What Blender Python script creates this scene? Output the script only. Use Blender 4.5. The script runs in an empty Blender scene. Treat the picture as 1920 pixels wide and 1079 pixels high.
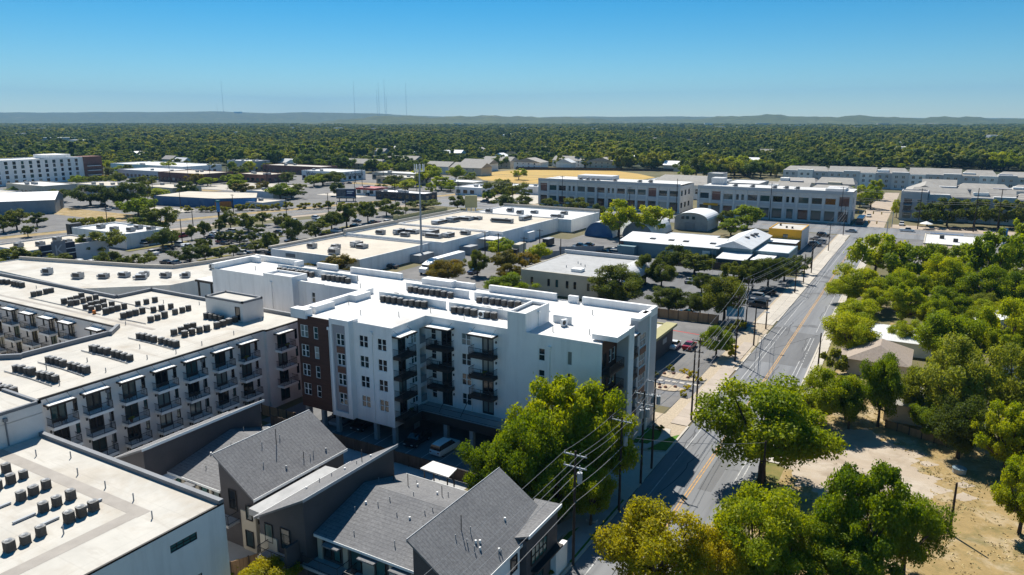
import bpy, bmesh, math, random
import numpy as np
from mathutils import Vector, Matrix
rad = math.radians
S = bpy.context.scene
C = S.collection
random.seed(11); rng = np.random.default_rng(11)

# ------------------------------------------------------------------ camera, sky, sun, exposure
# World axes follow the street grid: +Y runs along the main street away from the viewer, +X towards its right-hand side.
cam = bpy.data.cameras.new('camera'); cam_o = bpy.data.objects.new('camera', cam); C.objects.link(cam_o)
cam_o.location = (0, 0, 45); cam_o.rotation_euler = (rad(90 - 12.92), 0, rad(30.1))
cam.sensor_width = 36; cam.lens = 36 * 1375 / 1920; cam.clip_start = 1; cam.clip_end = 40000
S.camera = cam_o
HAZE = 6.0e-5
SUN_EL, SUN_AZ = 52, 136.1          # elevation; direction towards the sun, degrees counter-clockwise from +X
w = bpy.data.worlds.new('World'); S.world = w; w.use_nodes = True
nt = w.node_tree; bg = nt.nodes['Background']
sky = nt.nodes.new('ShaderNodeTexSky'); sky.sky_type = 'NISHITA'; sky.sun_disc = False
sky.sun_elevation = rad(SUN_EL); sky.sun_rotation = rad(90 - SUN_AZ); sky.altitude = 150
sky.air_density = 0.85; sky.dust_density = 0.0; sky.ozone_density = 8
hsv = nt.nodes.new('ShaderNodeHueSaturation'); hsv.inputs['Saturation'].default_value = 1.35
nt.links.new(sky.outputs[0], hsv.inputs['Color']); wb = nt.nodes.new('ShaderNodeMix'); wb.data_type = 'RGBA'; wb.blend_type = 'MULTIPLY'; wb.inputs[0].default_value = 1; wb.inputs[7].default_value = (1.04, 1.0, .80, 1)   # camera white balance
nt.links.new(hsv.outputs[0], wb.inputs[6]); nt.links.new(wb.outputs[2], bg.inputs[0]); bg.inputs[1].default_value = 0.057
sun = bpy.data.lights.new('sun', 'SUN'); sun.energy = 3.6; sun.angle = rad(0.53); sun.color = (1.0, 0.95, 0.86)
sun_o = bpy.data.objects.new('sun', sun); C.objects.link(sun_o)
sun_o.rotation_euler = Vector((-math.cos(rad(SUN_AZ)) * math.cos(rad(SUN_EL)), -math.sin(rad(SUN_AZ)) * math.cos(rad(SUN_EL)), -math.sin(rad(SUN_EL)))).to_track_quat('-Z', 'Y').to_euler()
S.view_settings.view_transform = 'Standard'; S.view_settings.look = 'None'
S.view_settings.exposure = 1.1; S.view_settings.gamma = 1.0; S.view_settings.use_curve_mapping = False
S.render.engine = 'CYCLES'; S.cycles.max_bounces = 8; S.cycles.diffuse_bounces = 5; S.cycles.glossy_bounces = 3
S.cycles.transmission_bounces = 4; S.cycles.volume_bounces = 1; S.cycles.caustics_reflective = False; S.cycles.caustics_refractive = False
S.cycles.use_denoising = True

# ------------------------------------------------------------------ helpers
def tag(o, label=None, cat=None, group=None, kind=None):
    if label: o['label'] = label
    if cat: o['category'] = cat
    if group: o['group'] = group
    if kind: o['kind'] = kind
    return o
def thing(name, label, cat, loc=(0, 0, 0), rz=0, group=None):
    o = bpy.data.objects.new(name, None); C.objects.link(o); o.empty_display_size = .5
    o.location = loc; o.rotation_euler = (0, 0, rz)
    return tag(o, label, cat, group)
def obj(name, me, parent=None, loc=(0, 0, 0), rz=0, scale=None, mat=None):
    o = bpy.data.objects.new(name, me); C.objects.link(o)
    if parent: o.parent = parent
    o.location = loc; o.rotation_euler = (0, 0, rz)
    if scale: o.scale = scale
    if mat:
        o.material_slots[0].link = 'OBJECT'; o.material_slots[0].material = mat
    return o
class MB:
    """collects faces of one piece"""
    def __init__(s): s.v = []; s.f = []; s.m = []
    def face(s, pts, mi=0):
        n = len(s.v); s.v += [tuple(p) for p in pts]; s.f.append(tuple(range(n, n + len(pts)))); s.m.append(mi); return s
    def box(s, x0, y0, z0, x1, y1, z1, mi=0):
        n = len(s.v)
        s.v += [(x0, y0, z0), (x1, y0, z0), (x1, y1, z0), (x0, y1, z0), (x0, y0, z1), (x1, y0, z1), (x1, y1, z1), (x0, y1, z1)]
        for f in ((0, 3, 2, 1), (4, 5, 6, 7), (0, 1, 5, 4), (1, 2, 6, 5), (2, 3, 7, 6), (3, 0, 4, 7)):
            s.f.append(tuple(n + i for i in f)); s.m.append(mi)
        return s
    def prism(s, poly, z0, z1, mi=0, top=True, bottom=False, mt=None):
        n = len(s.v); k = len(poly)
        zz0 = z0 if hasattr(z0, '__len__') else [z0] * k; zz1 = z1 if hasattr(z1, '__len__') else [z1] * k
        s.v += [(p[0], p[1], z) for p, z in zip(poly, zz0)] + [(p[0], p[1], z) for p, z in zip(poly, zz1)]
        for i in range(k):
            j = (i + 1) % k; s.f.append((n + i, n + j, n + k + j, n + k + i)); s.m.append(mi)
        if top: s.f.append(tuple(range(n + k, n + 2 * k))); s.m.append(mi if mt is None else mt)
        if bottom: s.f.append(tuple(range(n + k - 1, n - 1, -1))); s.m.append(mi)
        return s
    def cyl(s, cx, cy, z0, z1, r, n=12, r1=None, mi=0, mt=None):
        r1 = r if r1 is None else r1; b = len(s.v)
        for z, q in ((z0, r), (z1, r1)):
            s.v += [(cx + q * math.cos(2 * math.pi * i / n), cy + q * math.sin(2 * math.pi * i / n), z) for i in range(n)]
        for i in range(n):
            j = (i + 1) % n; s.f.append((b + i, b + j, b + n + j, b + n + i)); s.m.append(mi)
        s.f.append(tuple(range(b + n, b + 2 * n))); s.m.append(mi if mt is None else mt)
        s.f.append(tuple(range(b + n - 1, b - 1, -1))); s.m.append(mi)
        return s
    def tube(s, pts, r, n=6, mi=0, r1=None):
        pts = [Vector(p) for p in pts]; b = len(s.v); k = len(pts)
        for i, p in enumerate(pts):
            d = (pts[min(i + 1, k - 1)] - pts[max(i - 1, 0)]).normalized()
            a = d.cross(Vector((0, 0, 1)) if abs(d.z) < .95 else Vector((1, 0, 0))).normalized(); c = d.cross(a)
            q = r if r1 is None else r + (r1 - r) * i / (k - 1)
            for t in range(n):
                an = 2 * math.pi * t / n; s.v.append(tuple(p + a * q * math.cos(an) + c * q * math.sin(an)))
        for i in range(k - 1):
            for t in range(n):
                u = (t + 1) % n; s.f.append((b + i * n + t, b + i * n + u, b + (i + 1) * n + u, b + (i + 1) * n + t)); s.m.append(mi)
        s.f.append(tuple(b + t for t in range(n))); s.m.append(mi)
        s.f.append(tuple(b + (k - 1) * n + t for t in reversed(range(n)))); s.m.append(mi)
        return s
    def mesh(s, name, *mats):
        me = bpy.data.meshes.new(name); me.from_pydata(s.v, [], s.f)
        for m in mats: me.materials.append(m)
        if len(mats) > 1: me.polygons.foreach_set('material_index', s.m)
        bm = bmesh.new(); bm.from_mesh(me); bmesh.ops.recalc_face_normals(bm, faces=bm.faces); bm.to_mesh(me); bm.free()
        me.update(); return me
    def build(s, name, mats, parent=None, **k):
        return obj(name, s.mesh(name, *(mats if isinstance(mats, (list, tuple)) else (mats,))), parent, **k)
ORD = ['first', 'second', 'third', 'fourth', 'fifth', 'sixth', 'seventh', 'eighth', 'ninth', 'tenth', 'eleventh', 'twelfth', 'thirteenth', 'fourteenth', 'fifteenth', 'sixteenth', 'seventeenth', 'eighteenth', 'nineteenth']
TENS = ['', '', 'twenty', 'thirty', 'forty', 'fifty', 'sixty', 'seventy', 'eighty', 'ninety']
def ordw(i):
    i += 1
    if i < 20: return ORD[i - 1]
    if i >= 100: return ('hundred and ' + ordw(i - 101)) if i > 100 else 'hundredth'
    t, u = divmod(i, 10)
    return TENS[t] + '-' + ORD[u - 1] if u else {20: 'twentieth', 30: 'thirtieth', 40: 'fortieth', 50: 'fiftieth', 60: 'sixtieth', 70: 'seventieth', 80: 'eightieth', 90: 'ninetieth'}[i]
CA, SA = math.cos(rad(-30.1)), math.sin(rad(-30.1))
def bearing(X, Y): return math.atan2(X * CA - Y * SA, X * SA + Y * CA)     # left to right as seen from the viewpoint

# ------------------------------------------------------------------ procedural materials
def mat(name, col, rough=.85, var=.12, scale=.6, bump=0, bscale=None, spec=.3, metal=0, col2=None, stretch=None, rnd=0, detail=4):
    m = bpy.data.materials.new(name); m.use_nodes = True; n = m.node_tree.nodes; l = m.node_tree.links
    b = n['Principled BSDF']; b.inputs['Roughness'].default_value = rough; b.inputs['Specular IOR Level'].default_value = spec; b.inputs['Metallic'].default_value = metal
    tc = n.new('ShaderNodeTexCoord'); mp = n.new('ShaderNodeMapping'); l.new(tc.outputs['Object'], mp.inputs[0])
    if stretch: mp.inputs['Scale'].default_value = stretch
    no = n.new('ShaderNodeTexNoise'); no.inputs['Scale'].default_value = scale; no.inputs['Detail'].default_value = detail; no.inputs['Roughness'].default_value = .62
    l.new(mp.outputs[0], no.inputs['Vector'])
    rp = n.new('ShaderNodeValToRGB'); c2 = col2 or tuple(min(1, c * (1 + var)) for c in col); c1 = col if col2 else tuple(c * (1 - var) for c in col)
    rp.color_ramp.elements[0].position = .32; rp.color_ramp.elements[1].position = .68
    rp.color_ramp.elements[0].color = (*c1, 1); rp.color_ramp.elements[1].color = (*c2, 1); l.new(no.outputs['Fac'], rp.inputs[0])
    out = rp.outputs[0]
    if rnd:
        oi = n.new('ShaderNodeObjectInfo'); hs = n.new('ShaderNodeHueSaturation'); mr = n.new('ShaderNodeMapRange'); mr.inputs['To Min'].default_value = 1 - rnd; mr.inputs['To Max'].default_value = 1 + rnd
        l.new(oi.outputs['Random'], mr.inputs[0]); l.new(mr.outputs[0], hs.inputs['Value']); l.new(out, hs.inputs['Color']); out = hs.outputs[0]
    l.new(out, b.inputs['Base Color'])
    if bump:
        n2 = n.new('ShaderNodeTexNoise'); n2.inputs['Scale'].default_value = bscale or scale * 8; n2.inputs['Detail'].default_value = 3; l.new(mp.outputs[0], n2.inputs['Vector'])
        bp = n.new('ShaderNodeBump'); bp.inputs['Strength'].default_value = bump; bp.inputs['Distance'].default_value = .05; l.new(n2.outputs['Fac'], bp.inputs['Height']); l.new(bp.outputs[0], b.inputs['Normal'])
    return m
def stains(m, dark, amount=.5, scale=.12, lo=.5, hi=.72, stretch=(1, 1, 1)):
    """ageing stains with a shape of their own over an existing material"""
    n = m.node_tree.nodes; l = m.node_tree.links; b = n['Principled BSDF']; src = b.inputs['Base Color'].links[0].from_socket
    tc = n.new('ShaderNodeTexCoord'); mp = n.new('ShaderNodeMapping'); mp.inputs['Scale'].default_value = stretch; l.new(tc.outputs['Object'], mp.inputs[0])
    no = n.new('ShaderNodeTexNoise'); no.inputs['Scale'].default_value = scale; no.inputs['Detail'].default_value = 7; no.inputs['Roughness'].default_value = .68; no.inputs['Distortion'].default_value = .4; l.new(mp.outputs[0], no.inputs['Vector'])
    rp = n.new('ShaderNodeValToRGB'); rp.color_ramp.elements[0].position = lo; rp.color_ramp.elements[1].position = hi
    rp.color_ramp.elements[0].color = (0, 0, 0, 1); rp.color_ramp.elements[1].color = (amount,) * 3 + (1,); l.new(no.outputs['Fac'], rp.inputs[0])
    mx = n.new('ShaderNodeMix'); mx.data_type = 'RGBA'; l.new(rp.outputs[0], mx.inputs[0]); l.new(src, mx.inputs[6]); mx.inputs[7].default_value = (*dark, 1); l.new(mx.outputs[2], b.inputs['Base Color'])
    return m
def lines(m, axis, pitch, dark=.75, width=.08, bump=.4):
    """board or shingle courses: darker joints at a pitch along one axis"""
    n = m.node_tree.nodes; l = m.node_tree.links; b = n['Principled BSDF']; src = b.inputs['Base Color'].links[0].from_socket
    tc = n.new('ShaderNodeTexCoord'); sx = n.new('ShaderNodeSeparateXYZ'); l.new(tc.outputs['Object'], sx.inputs[0])
    d = n.new('ShaderNodeMath'); d.operation = 'DIVIDE'; l.new(sx.outputs[axis], d.inputs[0]); d.inputs[1].default_value = pitch
    fr = n.new('ShaderNodeMath'); fr.operation = 'FRACT'; l.new(d.outputs[0], fr.inputs[0])
    lt = n.new('ShaderNodeMath'); lt.operation = 'LESS_THAN'; l.new(fr.outputs[0], lt.inputs[0]); lt.inputs[1].default_value = width
    mx = n.new('ShaderNodeMix'); mx.data_type = 'RGBA'; mx.blend_type = 'MULTIPLY'; l.new(lt.outputs[0], mx.inputs[0]); l.new(src, mx.inputs[6]); mx.inputs[7].default_value = (dark,) * 3 + (1,); l.new(mx.outputs[2], b.inputs['Base Color'])
    return m
def glass_mat(name, tint, blind=.25):
    m = bpy.data.materials.new(name); m.use_nodes = True; n = m.node_tree.nodes; l = m.node_tree.links; b = n['Principled BSDF']
    b.inputs['Roughness'].default_value = .06; b.inputs['Specular IOR Level'].default_value = .7
    oi = n.new('ShaderNodeObjectInfo'); rp = n.new('ShaderNodeValToRGB'); rp.color_ramp.interpolation = 'CONSTANT'
    e = rp.color_ramp.elements; e[0].position = 0; e[0].color = (*tint, 1); e[1].position = .45; e[1].color = (.012, .03, .032, 1)
    for p, c in ((.62, (.03, .075, .075)), (1 - blind * .7, (.16, .2, .19)), (1 - blind * .3, (.36, .36, .32))):
        x = e.new(p); x.color = (*c, 1)
    l.new(oi.outputs['Random'], rp.inputs[0]); l.new(rp.outputs[0], b.inputs['Base Color'])
    return m
M = {}
M['stucco_white'] = stains(mat('stucco_white', (.83, .82, .80), .9, .03, .4, bump=.15, bscale=9), (.58, .57, .55), .6, .6, .46, .75, (1, 1, .12))
M['stucco_greige'] = stains(mat('stucco_greige', (.70, .665, .63), .92, .05, .5, bump=.15, bscale=9), (.55, .52, .49), .35, .5, .48, .75, (1, 1, .2))
M['stucco_tan'] = mat('stucco_tan', (.50, .45, .36), .92, .05, .5)
M['concrete_light'] = stains(mat('concrete_light', (.58, .575, .56), .9, .06, .5), (.42, .41, .4), .4, .3, .5, .75)
M['stucco_grey'] = mat('stucco_grey', (.55, .55, .55), .9, .06, .5)
M['panel_grey'] = mat('panel_grey', (.33, .32, .335), .8, .03, .5)
M['panel_bluegrey'] = mat('panel_bluegrey', (.44, .45, .465), .75, .03, .5)
M['brown_siding'] = lines(mat('brown_siding', (.085, .038, .026), .7, .2, .7, stretch=(.25, .25, 4)), 2, .2, .6, .1)
M['brown_panel'] = mat('brown_panel', (.16, .075, .048), .7, .2, .7, stretch=(.3, .3, 5))
M['membrane_white'] = stains(mat('membrane_white', (.60, .595, .58), .8, .06, .3), (.36, .33, .29), .6, .16, .5, .76, (1, .5, 1))
M['membrane_cream'] = stains(stains(mat('membrane_cream', (.49, .465, .415), .85, .1, .25), (.33, .26, .18), .65, .11, .5, .76), (.34, .3, .25), .6, .5, .56, .70, (.15, 1, 1))
M['membrane_old'] = stains(stains(mat('membrane_old', (.52, .47, .39), .9, .08, .15), (.34, .27, .2), .6, .09, .52, .78), (.2, .17, .14), .7, .6, .62, .72)
for k_ in ('membrane_cream', 'membrane_white'): lines(lines(M[k_], 0, 3.1, .93, .03), 1, 9.2, .94, .012)
M['membrane_strip'] = mat('membrane_strip', (.34, .31, .275), .9, .1, .6)
M['metal_roof'] = lines(stains(mat('metal_roof', (.62, .63, .63), .55, .06, .4, spec=.4), (.4, .36, .32), .5, .2), 0, .6, .82, .1)
M['metal_white'] = mat('metal_white', (.8, .8, .79), .5, .03, .3)
M['metal_dark'] = mat('metal_dark', (.022, .023, .026), .5, .2, 1, spec=.45)
M['metal_grey'] = mat('metal_grey', (.26, .275, .29), .5, .1, .8, spec=.45)
M['coping'] = mat('coping', (.17, .18, .195), .6, .1, .6)
M['dark_trim'] = mat('dark_trim', (.03, .026, .024), .6, .15, 1)
M['white_trim'] = mat('white_trim', (.78, .78, .76), .7, .03, 1)
M['dark_siding'] = lines(mat('dark_siding', (.078, .073, .076), .75, .1, .6), 2, .18, .7, .1)
M['navy_siding'] = M['dark_siding']
M['shingle'] = lines(lines(stains(mat('shingle', (.185, .184, .186), .95, .25, 4.0, bump=.3, bscale=14, detail=6), (.115, .115, .122), .6, .35, .45, .75), 1, .42, .8, .2), 0, .31, .9, .14)
M['shingle_tan'] = mat('shingle_tan', (.33, .27, .22), .95, .14, 3, bump=.3, bscale=14)
M['shingle_grey'] = mat('shingle_grey', (.335, .315, .285), .95, .1, .5, bump=.2, bscale=6)
M['glass'] = glass_mat('glass', (.008, .011, .014), .3)
M['glass_dark'] = glass_mat('glass_dark', (.008, .01, .012), .06)
M['glass_green'] = glass_mat('glass_green', (.05, .13, .12), .1)
M['asphalt'] = stains(mat('asphalt', (.15, .152, .156), .92, .16, .35, bump=.2, bscale=20, stretch=(1, .15, 1)), (.08, .08, .083), .7, .1, .5, .72, (1, .22, 1))
M['asphalt_road'] = stains(stains(mat('asphalt_road', (.195, .2, .208), .92, .1, .5, bump=.2, bscale=20, stretch=(1, .06, 1)), (.125, .127, .133), .75, .32, .5, .66, (1, .035, 1)), (.11, .112, .116), .9, .06, .60, .64, (1, 1, 1))
M['asphalt_lot'] = stains(mat('asphalt_lot', (.17, .165, .16), .92, .12, .3, bump=.2, bscale=16), (.095, .092, .09), .8, .09, .46, .7)
M['concrete'] = stains(mat('concrete', (.46, .42, .36), .9, .08, .5, rnd=.08), (.3, .27, .23), .5, .5, .5, .75)
M['concrete_tan'] = stains(mat('concrete_tan', (.40, .34, .28), .9, .08, .5, rnd=.06), (.3, .24, .18), .5, .4, .5, .75)
M['concrete_grey'] = stains(mat('concrete_grey', (.38, .38, .375), .9, .08, .5), (.2, .2, .2), .5, .3, .5, .75)
M['brick_street'] = stains(mat('brick_street', (.38, .31, .24), .95, .1, .4), (.26, .2, .15), .6, .15, .48, .7)
M['paint_white'] = stains(mat('paint_white', (.45, .45, .44), .8, .15, 2), (.24, .24, .24), .85, 1.3, .46, .6)
M['asphalt_seam'] = mat('asphalt_seam', (.06, .06, .063), .8, .1, 1)
M['paint_yellow'] = stains(mat('paint_yellow', (.46, .27, .1), .8, .15, 2), (.2, .17, .14), .8, 1.2, .5, .62)
M['lawn'] = mat('lawn', (.07, .16, .012), .95, .25, 1.6, bump=.4)
M['verge'] = mat('verge', (.22, .17, .06), .95, .2, .6, col2=(.12, .13, .03), bump=.4)
M['dry_grass'] = stains(stains(mat('dry_grass', (.34, .24, .105), .95, .2, .9, col2=(.25, .18, .075), bump=.8, bscale=4, detail=8), (.42, .34, .23), .8, .22, .5, .64), (.12, .115, .04), .75, .3, .52, .7)
M['field'] = stains(mat('field', (.44, .29, .085), .95, .1, .05, bump=.3), (.26, .22, .05), .6, .022, .48, .76, (1, 2.4, 1))
M['dirt'] = stains(stains(mat('dirt', (.38, .31, .235), .95, .1, .2, bump=.5, bscale=6), (.47, .41, .335), .8, .1, .48, .66, (1, 2.5, 1)), (.25, .195, .14), .7, .3, .5, .72)
M['gravel_dark'] = mat('gravel_dark', (.16, .16, .165), .95, .2, 4, bump=.5)
M['gravel_tan'] = mat('gravel_tan', (.40, .33, .24), .95, .2, 3, bump=.5)
M['ground'] = stains(stains(mat('ground', (.17, .135, .075), .95, .15, .05, col2=(.10, .10, .04), bump=.3, bscale=3), (.24, .18, .1), .7, .03, .52, .7), (.05, .06, .02), .7, .012, .45, .7)
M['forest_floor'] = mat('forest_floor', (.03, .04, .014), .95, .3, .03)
M['wood_fence'] = lines(mat('wood_fence', (.30, .19, .10), .9, .2, .8, stretch=(3, 3, .4), rnd=.12), 0, .16, .5, .12)
M['wood_dark'] = lines(mat('wood_dark', (.085, .065, .05), .9, .25, .8, stretch=(3, 3, .4)), 0, .16, .5, .12)
M['pole_wood'] = mat('pole_wood', (.05, .035, .028), .9, .25, 1.5, stretch=(3, 3, .3))
M['galv'] = mat('galv', (.34, .36, .38), .45, .08, 1, spec=.5)
M['wire'] = mat('wire', (.30, .29, .28), .5, .1, 1)
M['black_wire'] = mat('black_wire', (.03, .03, .03), .6, .1, 1)
M['teal'] = lines(stains(mat('teal', (.16, .25, .28), .7, .08, .4), (.12, .16, .17), .5, .4), 0, .4, .85, .12)
M['yellow_wall'] = stains(mat('yellow_wall', (.60, .31, .02), .8, .05, .4), (.45, .22, .03), .4, .3)
M['blue_wall'] = stains(mat('blue_wall', (.055, .13, .26), .8, .15, .3), (.22, .28, .32), .5, .15)
M['brick'] = stains(mat('brick', (.20, .095, .07), .9, .2, 1.2), (.27, .2, .16), .5, .3)
M['red_trim'] = mat('red_trim', (.35, .04, .03), .6, .1, 1)
M['blue_trim'] = mat('blue_trim', (.05, .22, .5), .5, .08, 1)
M['orange'] = mat('orange', (.6, .18, .03), .7, .15, 1)
M['steel_siding'] = lines(stains(mat('steel_siding', (.23, .26, .29), .6, .06, .4, spec=.4), (.15, .17, .19), .6, .2, .48, .72, (1, 1, .3)), 1, .5, .82, .12)
M['khaki'] = mat('khaki', (.36, .33, .17), .9, .06, .8)
M['bark'] = mat('bark', (.075, .055, .042), .95, .3, 2, bump=.5, stretch=(2, 2, .4))
M['tyre'] = mat('tyre', (.014, .014, .015), .85, .1, 2)
M['rim'] = mat('rim', (.4, .41, .43), .35, .05, 2, metal=.7)
M['lamp_glass'] = mat('lamp_glass', (.6, .6, .58), .2, .05, 2, spec=.6)
M['tail_red'] = mat('tail_red', (.3, .01, .01), .3, .05, 2)
M['plastic_teal'] = mat('plastic_teal', (.02, .17, .18), .6, .08, 1)
M['canvas_white'] = mat('canvas_white', (.72, .72, .7), .8, .05, 1)
def paint(name, col):
    m = mat(name, col, .28, .03, 1, spec=.5); m.node_tree.nodes['Principled BSDF'].inputs['Coat Weight'].default_value = .5; return m
CARCOL = {'w': ('white', (.72, .72, .71)), 'k': ('black', (.012, .012, .014)), 's': ('silver', (.33, .34, .35)), 'r': ('red', (.30, .012, .014)), 'b': ('dark blue', (.02, .045, .10)), 't': ('teal', (.02, .14, .16)), 'o': ('orange-red', (.55, .10, .02))}
for k, (nm, c) in CARCOL.items(): M['car_' + k] = paint('paint_' + nm.replace(' ', '_').replace('-', '_'), c)
def leaf_mat(name, a, b, c, rw=.45, patch=0):
    m = bpy.data.materials.new(name); m.use_nodes = True; n = m.node_tree.nodes; l = m.node_tree.links
    n.remove(n['Principled BSDF']); o = n['Material Output']
    at = n.new('ShaderNodeAttribute'); at.attribute_name = 'hue'; oi = n.new('ShaderNodeObjectInfo')
    ad = n.new('ShaderNodeMath'); ad.operation = 'MULTIPLY_ADD'; l.new(oi.outputs['Random'], ad.inputs[0]); ad.inputs[1].default_value = rw; 
    hf = n.new('ShaderNodeMath'); hf.operation = 'MULTIPLY'; l.new(at.outputs['Fac'], hf.inputs[0]); hf.inputs[1].default_value = 1 - rw; l.new(hf.outputs[0], ad.inputs[2])
    rp = n.new('ShaderNodeValToRGB'); e = rp.color_ramp.elements; e[0].color = (*a, 1); e[0].position = .12; e[1].color = (*c, 1); e[1].position = .92; x = e.new(.5); x.color = (*b, 1)
    l.new(ad.outputs[0], rp.inputs[0])
    if patch:      # stands of different species, by where the tree stands
        pn = n.new('ShaderNodeTexNoise'); pn.inputs['Scale'].default_value = .0042; pn.inputs['Detail'].default_value = 3; l.new(oi.outputs['Location'], pn.inputs['Vector']); pm = n.new('ShaderNodeMath'); pm.operation = 'MULTIPLY_ADD'; l.new(pn.outputs['Fac'], pm.inputs[0]); pm.inputs[1].default_value = patch; sb = n.new('ShaderNodeMath'); sb.operation = 'SUBTRACT'; l.new(ad.outputs[0], sb.inputs[0]); sb.inputs[1].default_value = patch / 2; l.new(sb.outputs[0], pm.inputs[2]); l.new(pm.outputs[0], rp.inputs[0])
    d = n.new('ShaderNodeBsdfDiffuse'); t = n.new('ShaderNodeBsdfTranslucent'); g = n.new('ShaderNodeBsdfGlossy'); g.inputs['Roughness'].default_value = .5
    g.inputs['Color'].default_value = (.5, .5, .5, 1)
    mx = n.new('ShaderNodeMixShader'); mx.inputs[0].default_value = .47; l.new(rp.outputs[0], d.inputs[0]); 
    hs = n.new('ShaderNodeHueSaturation'); hs.inputs['Hue'].default_value = .485; hs.inputs['Saturation'].default_value = 1.1; hs.inputs['Value'].default_value = 1.5; l.new(rp.outputs[0], hs.inputs['Color']); l.new(hs.outputs[0], t.inputs[0])
    l.new(d.outputs[0], mx.inputs[1]); l.new(t.outputs[0], mx.inputs[2])
    m2 = n.new('ShaderNodeMixShader'); m2.inputs[0].default_value = .018; l.new(mx.outputs[0], m2.inputs[1]); l.new(g.outputs[0], m2.inputs[2]); l.new(m2.outputs[0], o.inputs[0])
    return m
LEAF = {
 'E': leaf_mat('leaf_elm', (.10, .160, .010), (.215, .28, .012), (.40, .41, .016)),
 'P': leaf_mat('leaf_pecan', (.075, .135, .010), (.175, .24, .012), (.33, .36, .016)),
 'O': leaf_mat('leaf_live_oak', (.05, .078, .014), (.095, .125, .018), (.165, .18, .022)),
 'M': leaf_mat('leaf_mesquite', (.12, .155, .025), (.19, .225, .03), (.27, .29, .04)),
 'Y': leaf_mat('leaf_yellowing', (.20, .21, .010), (.38, .345, .012), (.56, .46, .016)),
 'A': leaf_mat('leaf_autumn_olive', (.09, .095, .014), (.15, .135, .018), (.23, .17, .02)),
 'S': leaf_mat('leaf_shrub', (.085, .115, .014), (.16, .175, .02), (.24, .225, .026)),
 'F': leaf_mat('leaf_far_wood', (.055, .095, .025), (.115, .165, .025), (.27, .27, .03), .6, 1.5),
 'R': leaf_mat('leaf_rust', (.22, .05, .01), (.32, .08, .012), (.4, .14, .02)),
}

# ------------------------------------------------------------------ the setting: ground, roads, lots, far hills
def struct(name, mb, m, parent=None, z=None):
    o = mb.build(name, m, parent)
    if not parent: o['kind'] = 'structure'
    return o
def sheet(name, pts, z, m, parent=None):
    return struct(name, MB().face([(x, y, z) for x, y in pts]), m, parent)
def rect(x0, y0, x1, y1): return [(x0, y0), (x1, y0), (x1, y1), (x0, y1)]
sheet('ground', rect(-16000, -1200, 6000, 16000), 0, M['ground'])
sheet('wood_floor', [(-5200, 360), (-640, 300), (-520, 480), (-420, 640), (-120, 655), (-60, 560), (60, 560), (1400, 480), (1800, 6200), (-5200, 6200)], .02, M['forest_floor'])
# main street with its curbs, walks and markings
def xl(Y): return -28.4
def xr(Y): return float(np.interp(Y, [0, 110, 190, 318], [-16.2, -16.4, -18.8, -20]))
def xcn(Y): return float(np.interp(Y, [0, 110, 190, 318], [-22.5, -22.7, -23.6, -25]))
YS = [20, 60, 80, 100, 120, 140, 160, 180, 200, 230, 260, 290, 318]
mb = MB(); mb.face([(xl(y), y, .02) for y in YS] + [(xr(y), y, .02) for y in reversed(YS)])
street = struct('main_street', mb, M['asphalt_road'])
# resurfaced strip seen as a darker square of tar
sheet('tar_patch', rect(-28.2, 139, -17.6, 163), .024, M['asphalt'], street)
sheet('tar_patch', rect(-21.9, 84, -20.2, 131), .024, M['asphalt'], street)
def stripe(fx, y0, y1, wd, m, name, dash=None, z=.03):
    mb = MB(); y = y0
    while y < y1:
        e = min(y1, y + (dash[0] if dash else 12)); mb.face([(fx(y) - wd / 2, y, z), (fx(y) + wd / 2, y, z), (fx(e) + wd / 2, e, z), (fx(e) - wd / 2, e, z)]); y = e + (dash[1] if dash else 0)
    return struct(name, mb, m, street)
stripe(lambda y: xcn(y) - .17, 40, 312, .16, M['paint_yellow'], 'centre_line'); stripe(lambda y: xcn(y) + .17, 40, 312, .16, M['paint_yellow'], 'centre_line')
stripe(lambda y: xl(y) + 1.75, 50, 108, .13, M['paint_white'], 'lane_line'); stripe(lambda y: xl(y) + 1.75, 124, 166, .13, M['paint_white'], 'lane_line'); stripe(lambda y: xl(y) + 2.5, 128, 166, .11, M['paint_white'], 'lane_line')
stripe(lambda y: xl(y) + 1.75, 108, 124, .13, M['paint_white'], 'lane_line', (.8, 1.1)); stripe(lambda y: xl(y) + 1.75, 168, 300, .13, M['paint_white'], 'lane_line')
stripe(lambda y: xr(y) - 2.0, 86, 143, .13, M['paint_white'], 'lane_line'); stripe(lambda y: xr(y) - 1.35, 86, 141, .13, M['paint_white'], 'lane_line'); stripe(lambda y: xr(y) - 1.35, 141, 150, .13, M['paint_white'], 'lane_line', (.8, 1.0))
stripe(lambda y: xr(y) - 2.0, 150, 160, .12, M['paint_white'], 'lane_line'); stripe(lambda y: xr(y) - 1.35, 150, 160, .12, M['paint_white'], 'lane_line'); stripe(lambda y: xr(y) - 1.5, 165, 300, .13, M['paint_white'], 'lane_line')
cr2 = random.Random(21)
for i in range(22):
    x, y = cr2.uniform(-27.6, -18), cr2.uniform(72, 300); pts_ = [(x, y)]
    for _ in range(8): x += cr2.uniform(-.35, .35); y += cr2.uniform(.7, 2.4); pts_.append((x, y))
    mb = MB()
    for (a, b), (c, d) in zip(pts_, pts_[1:]): mb.face([(a - .06, b, .026), (a + .06, b, .026), (c + .06, d, .026), (c - .06, d, .026)])
    struct('tar_seam', mb, M['asphalt_seam'], street)
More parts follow.
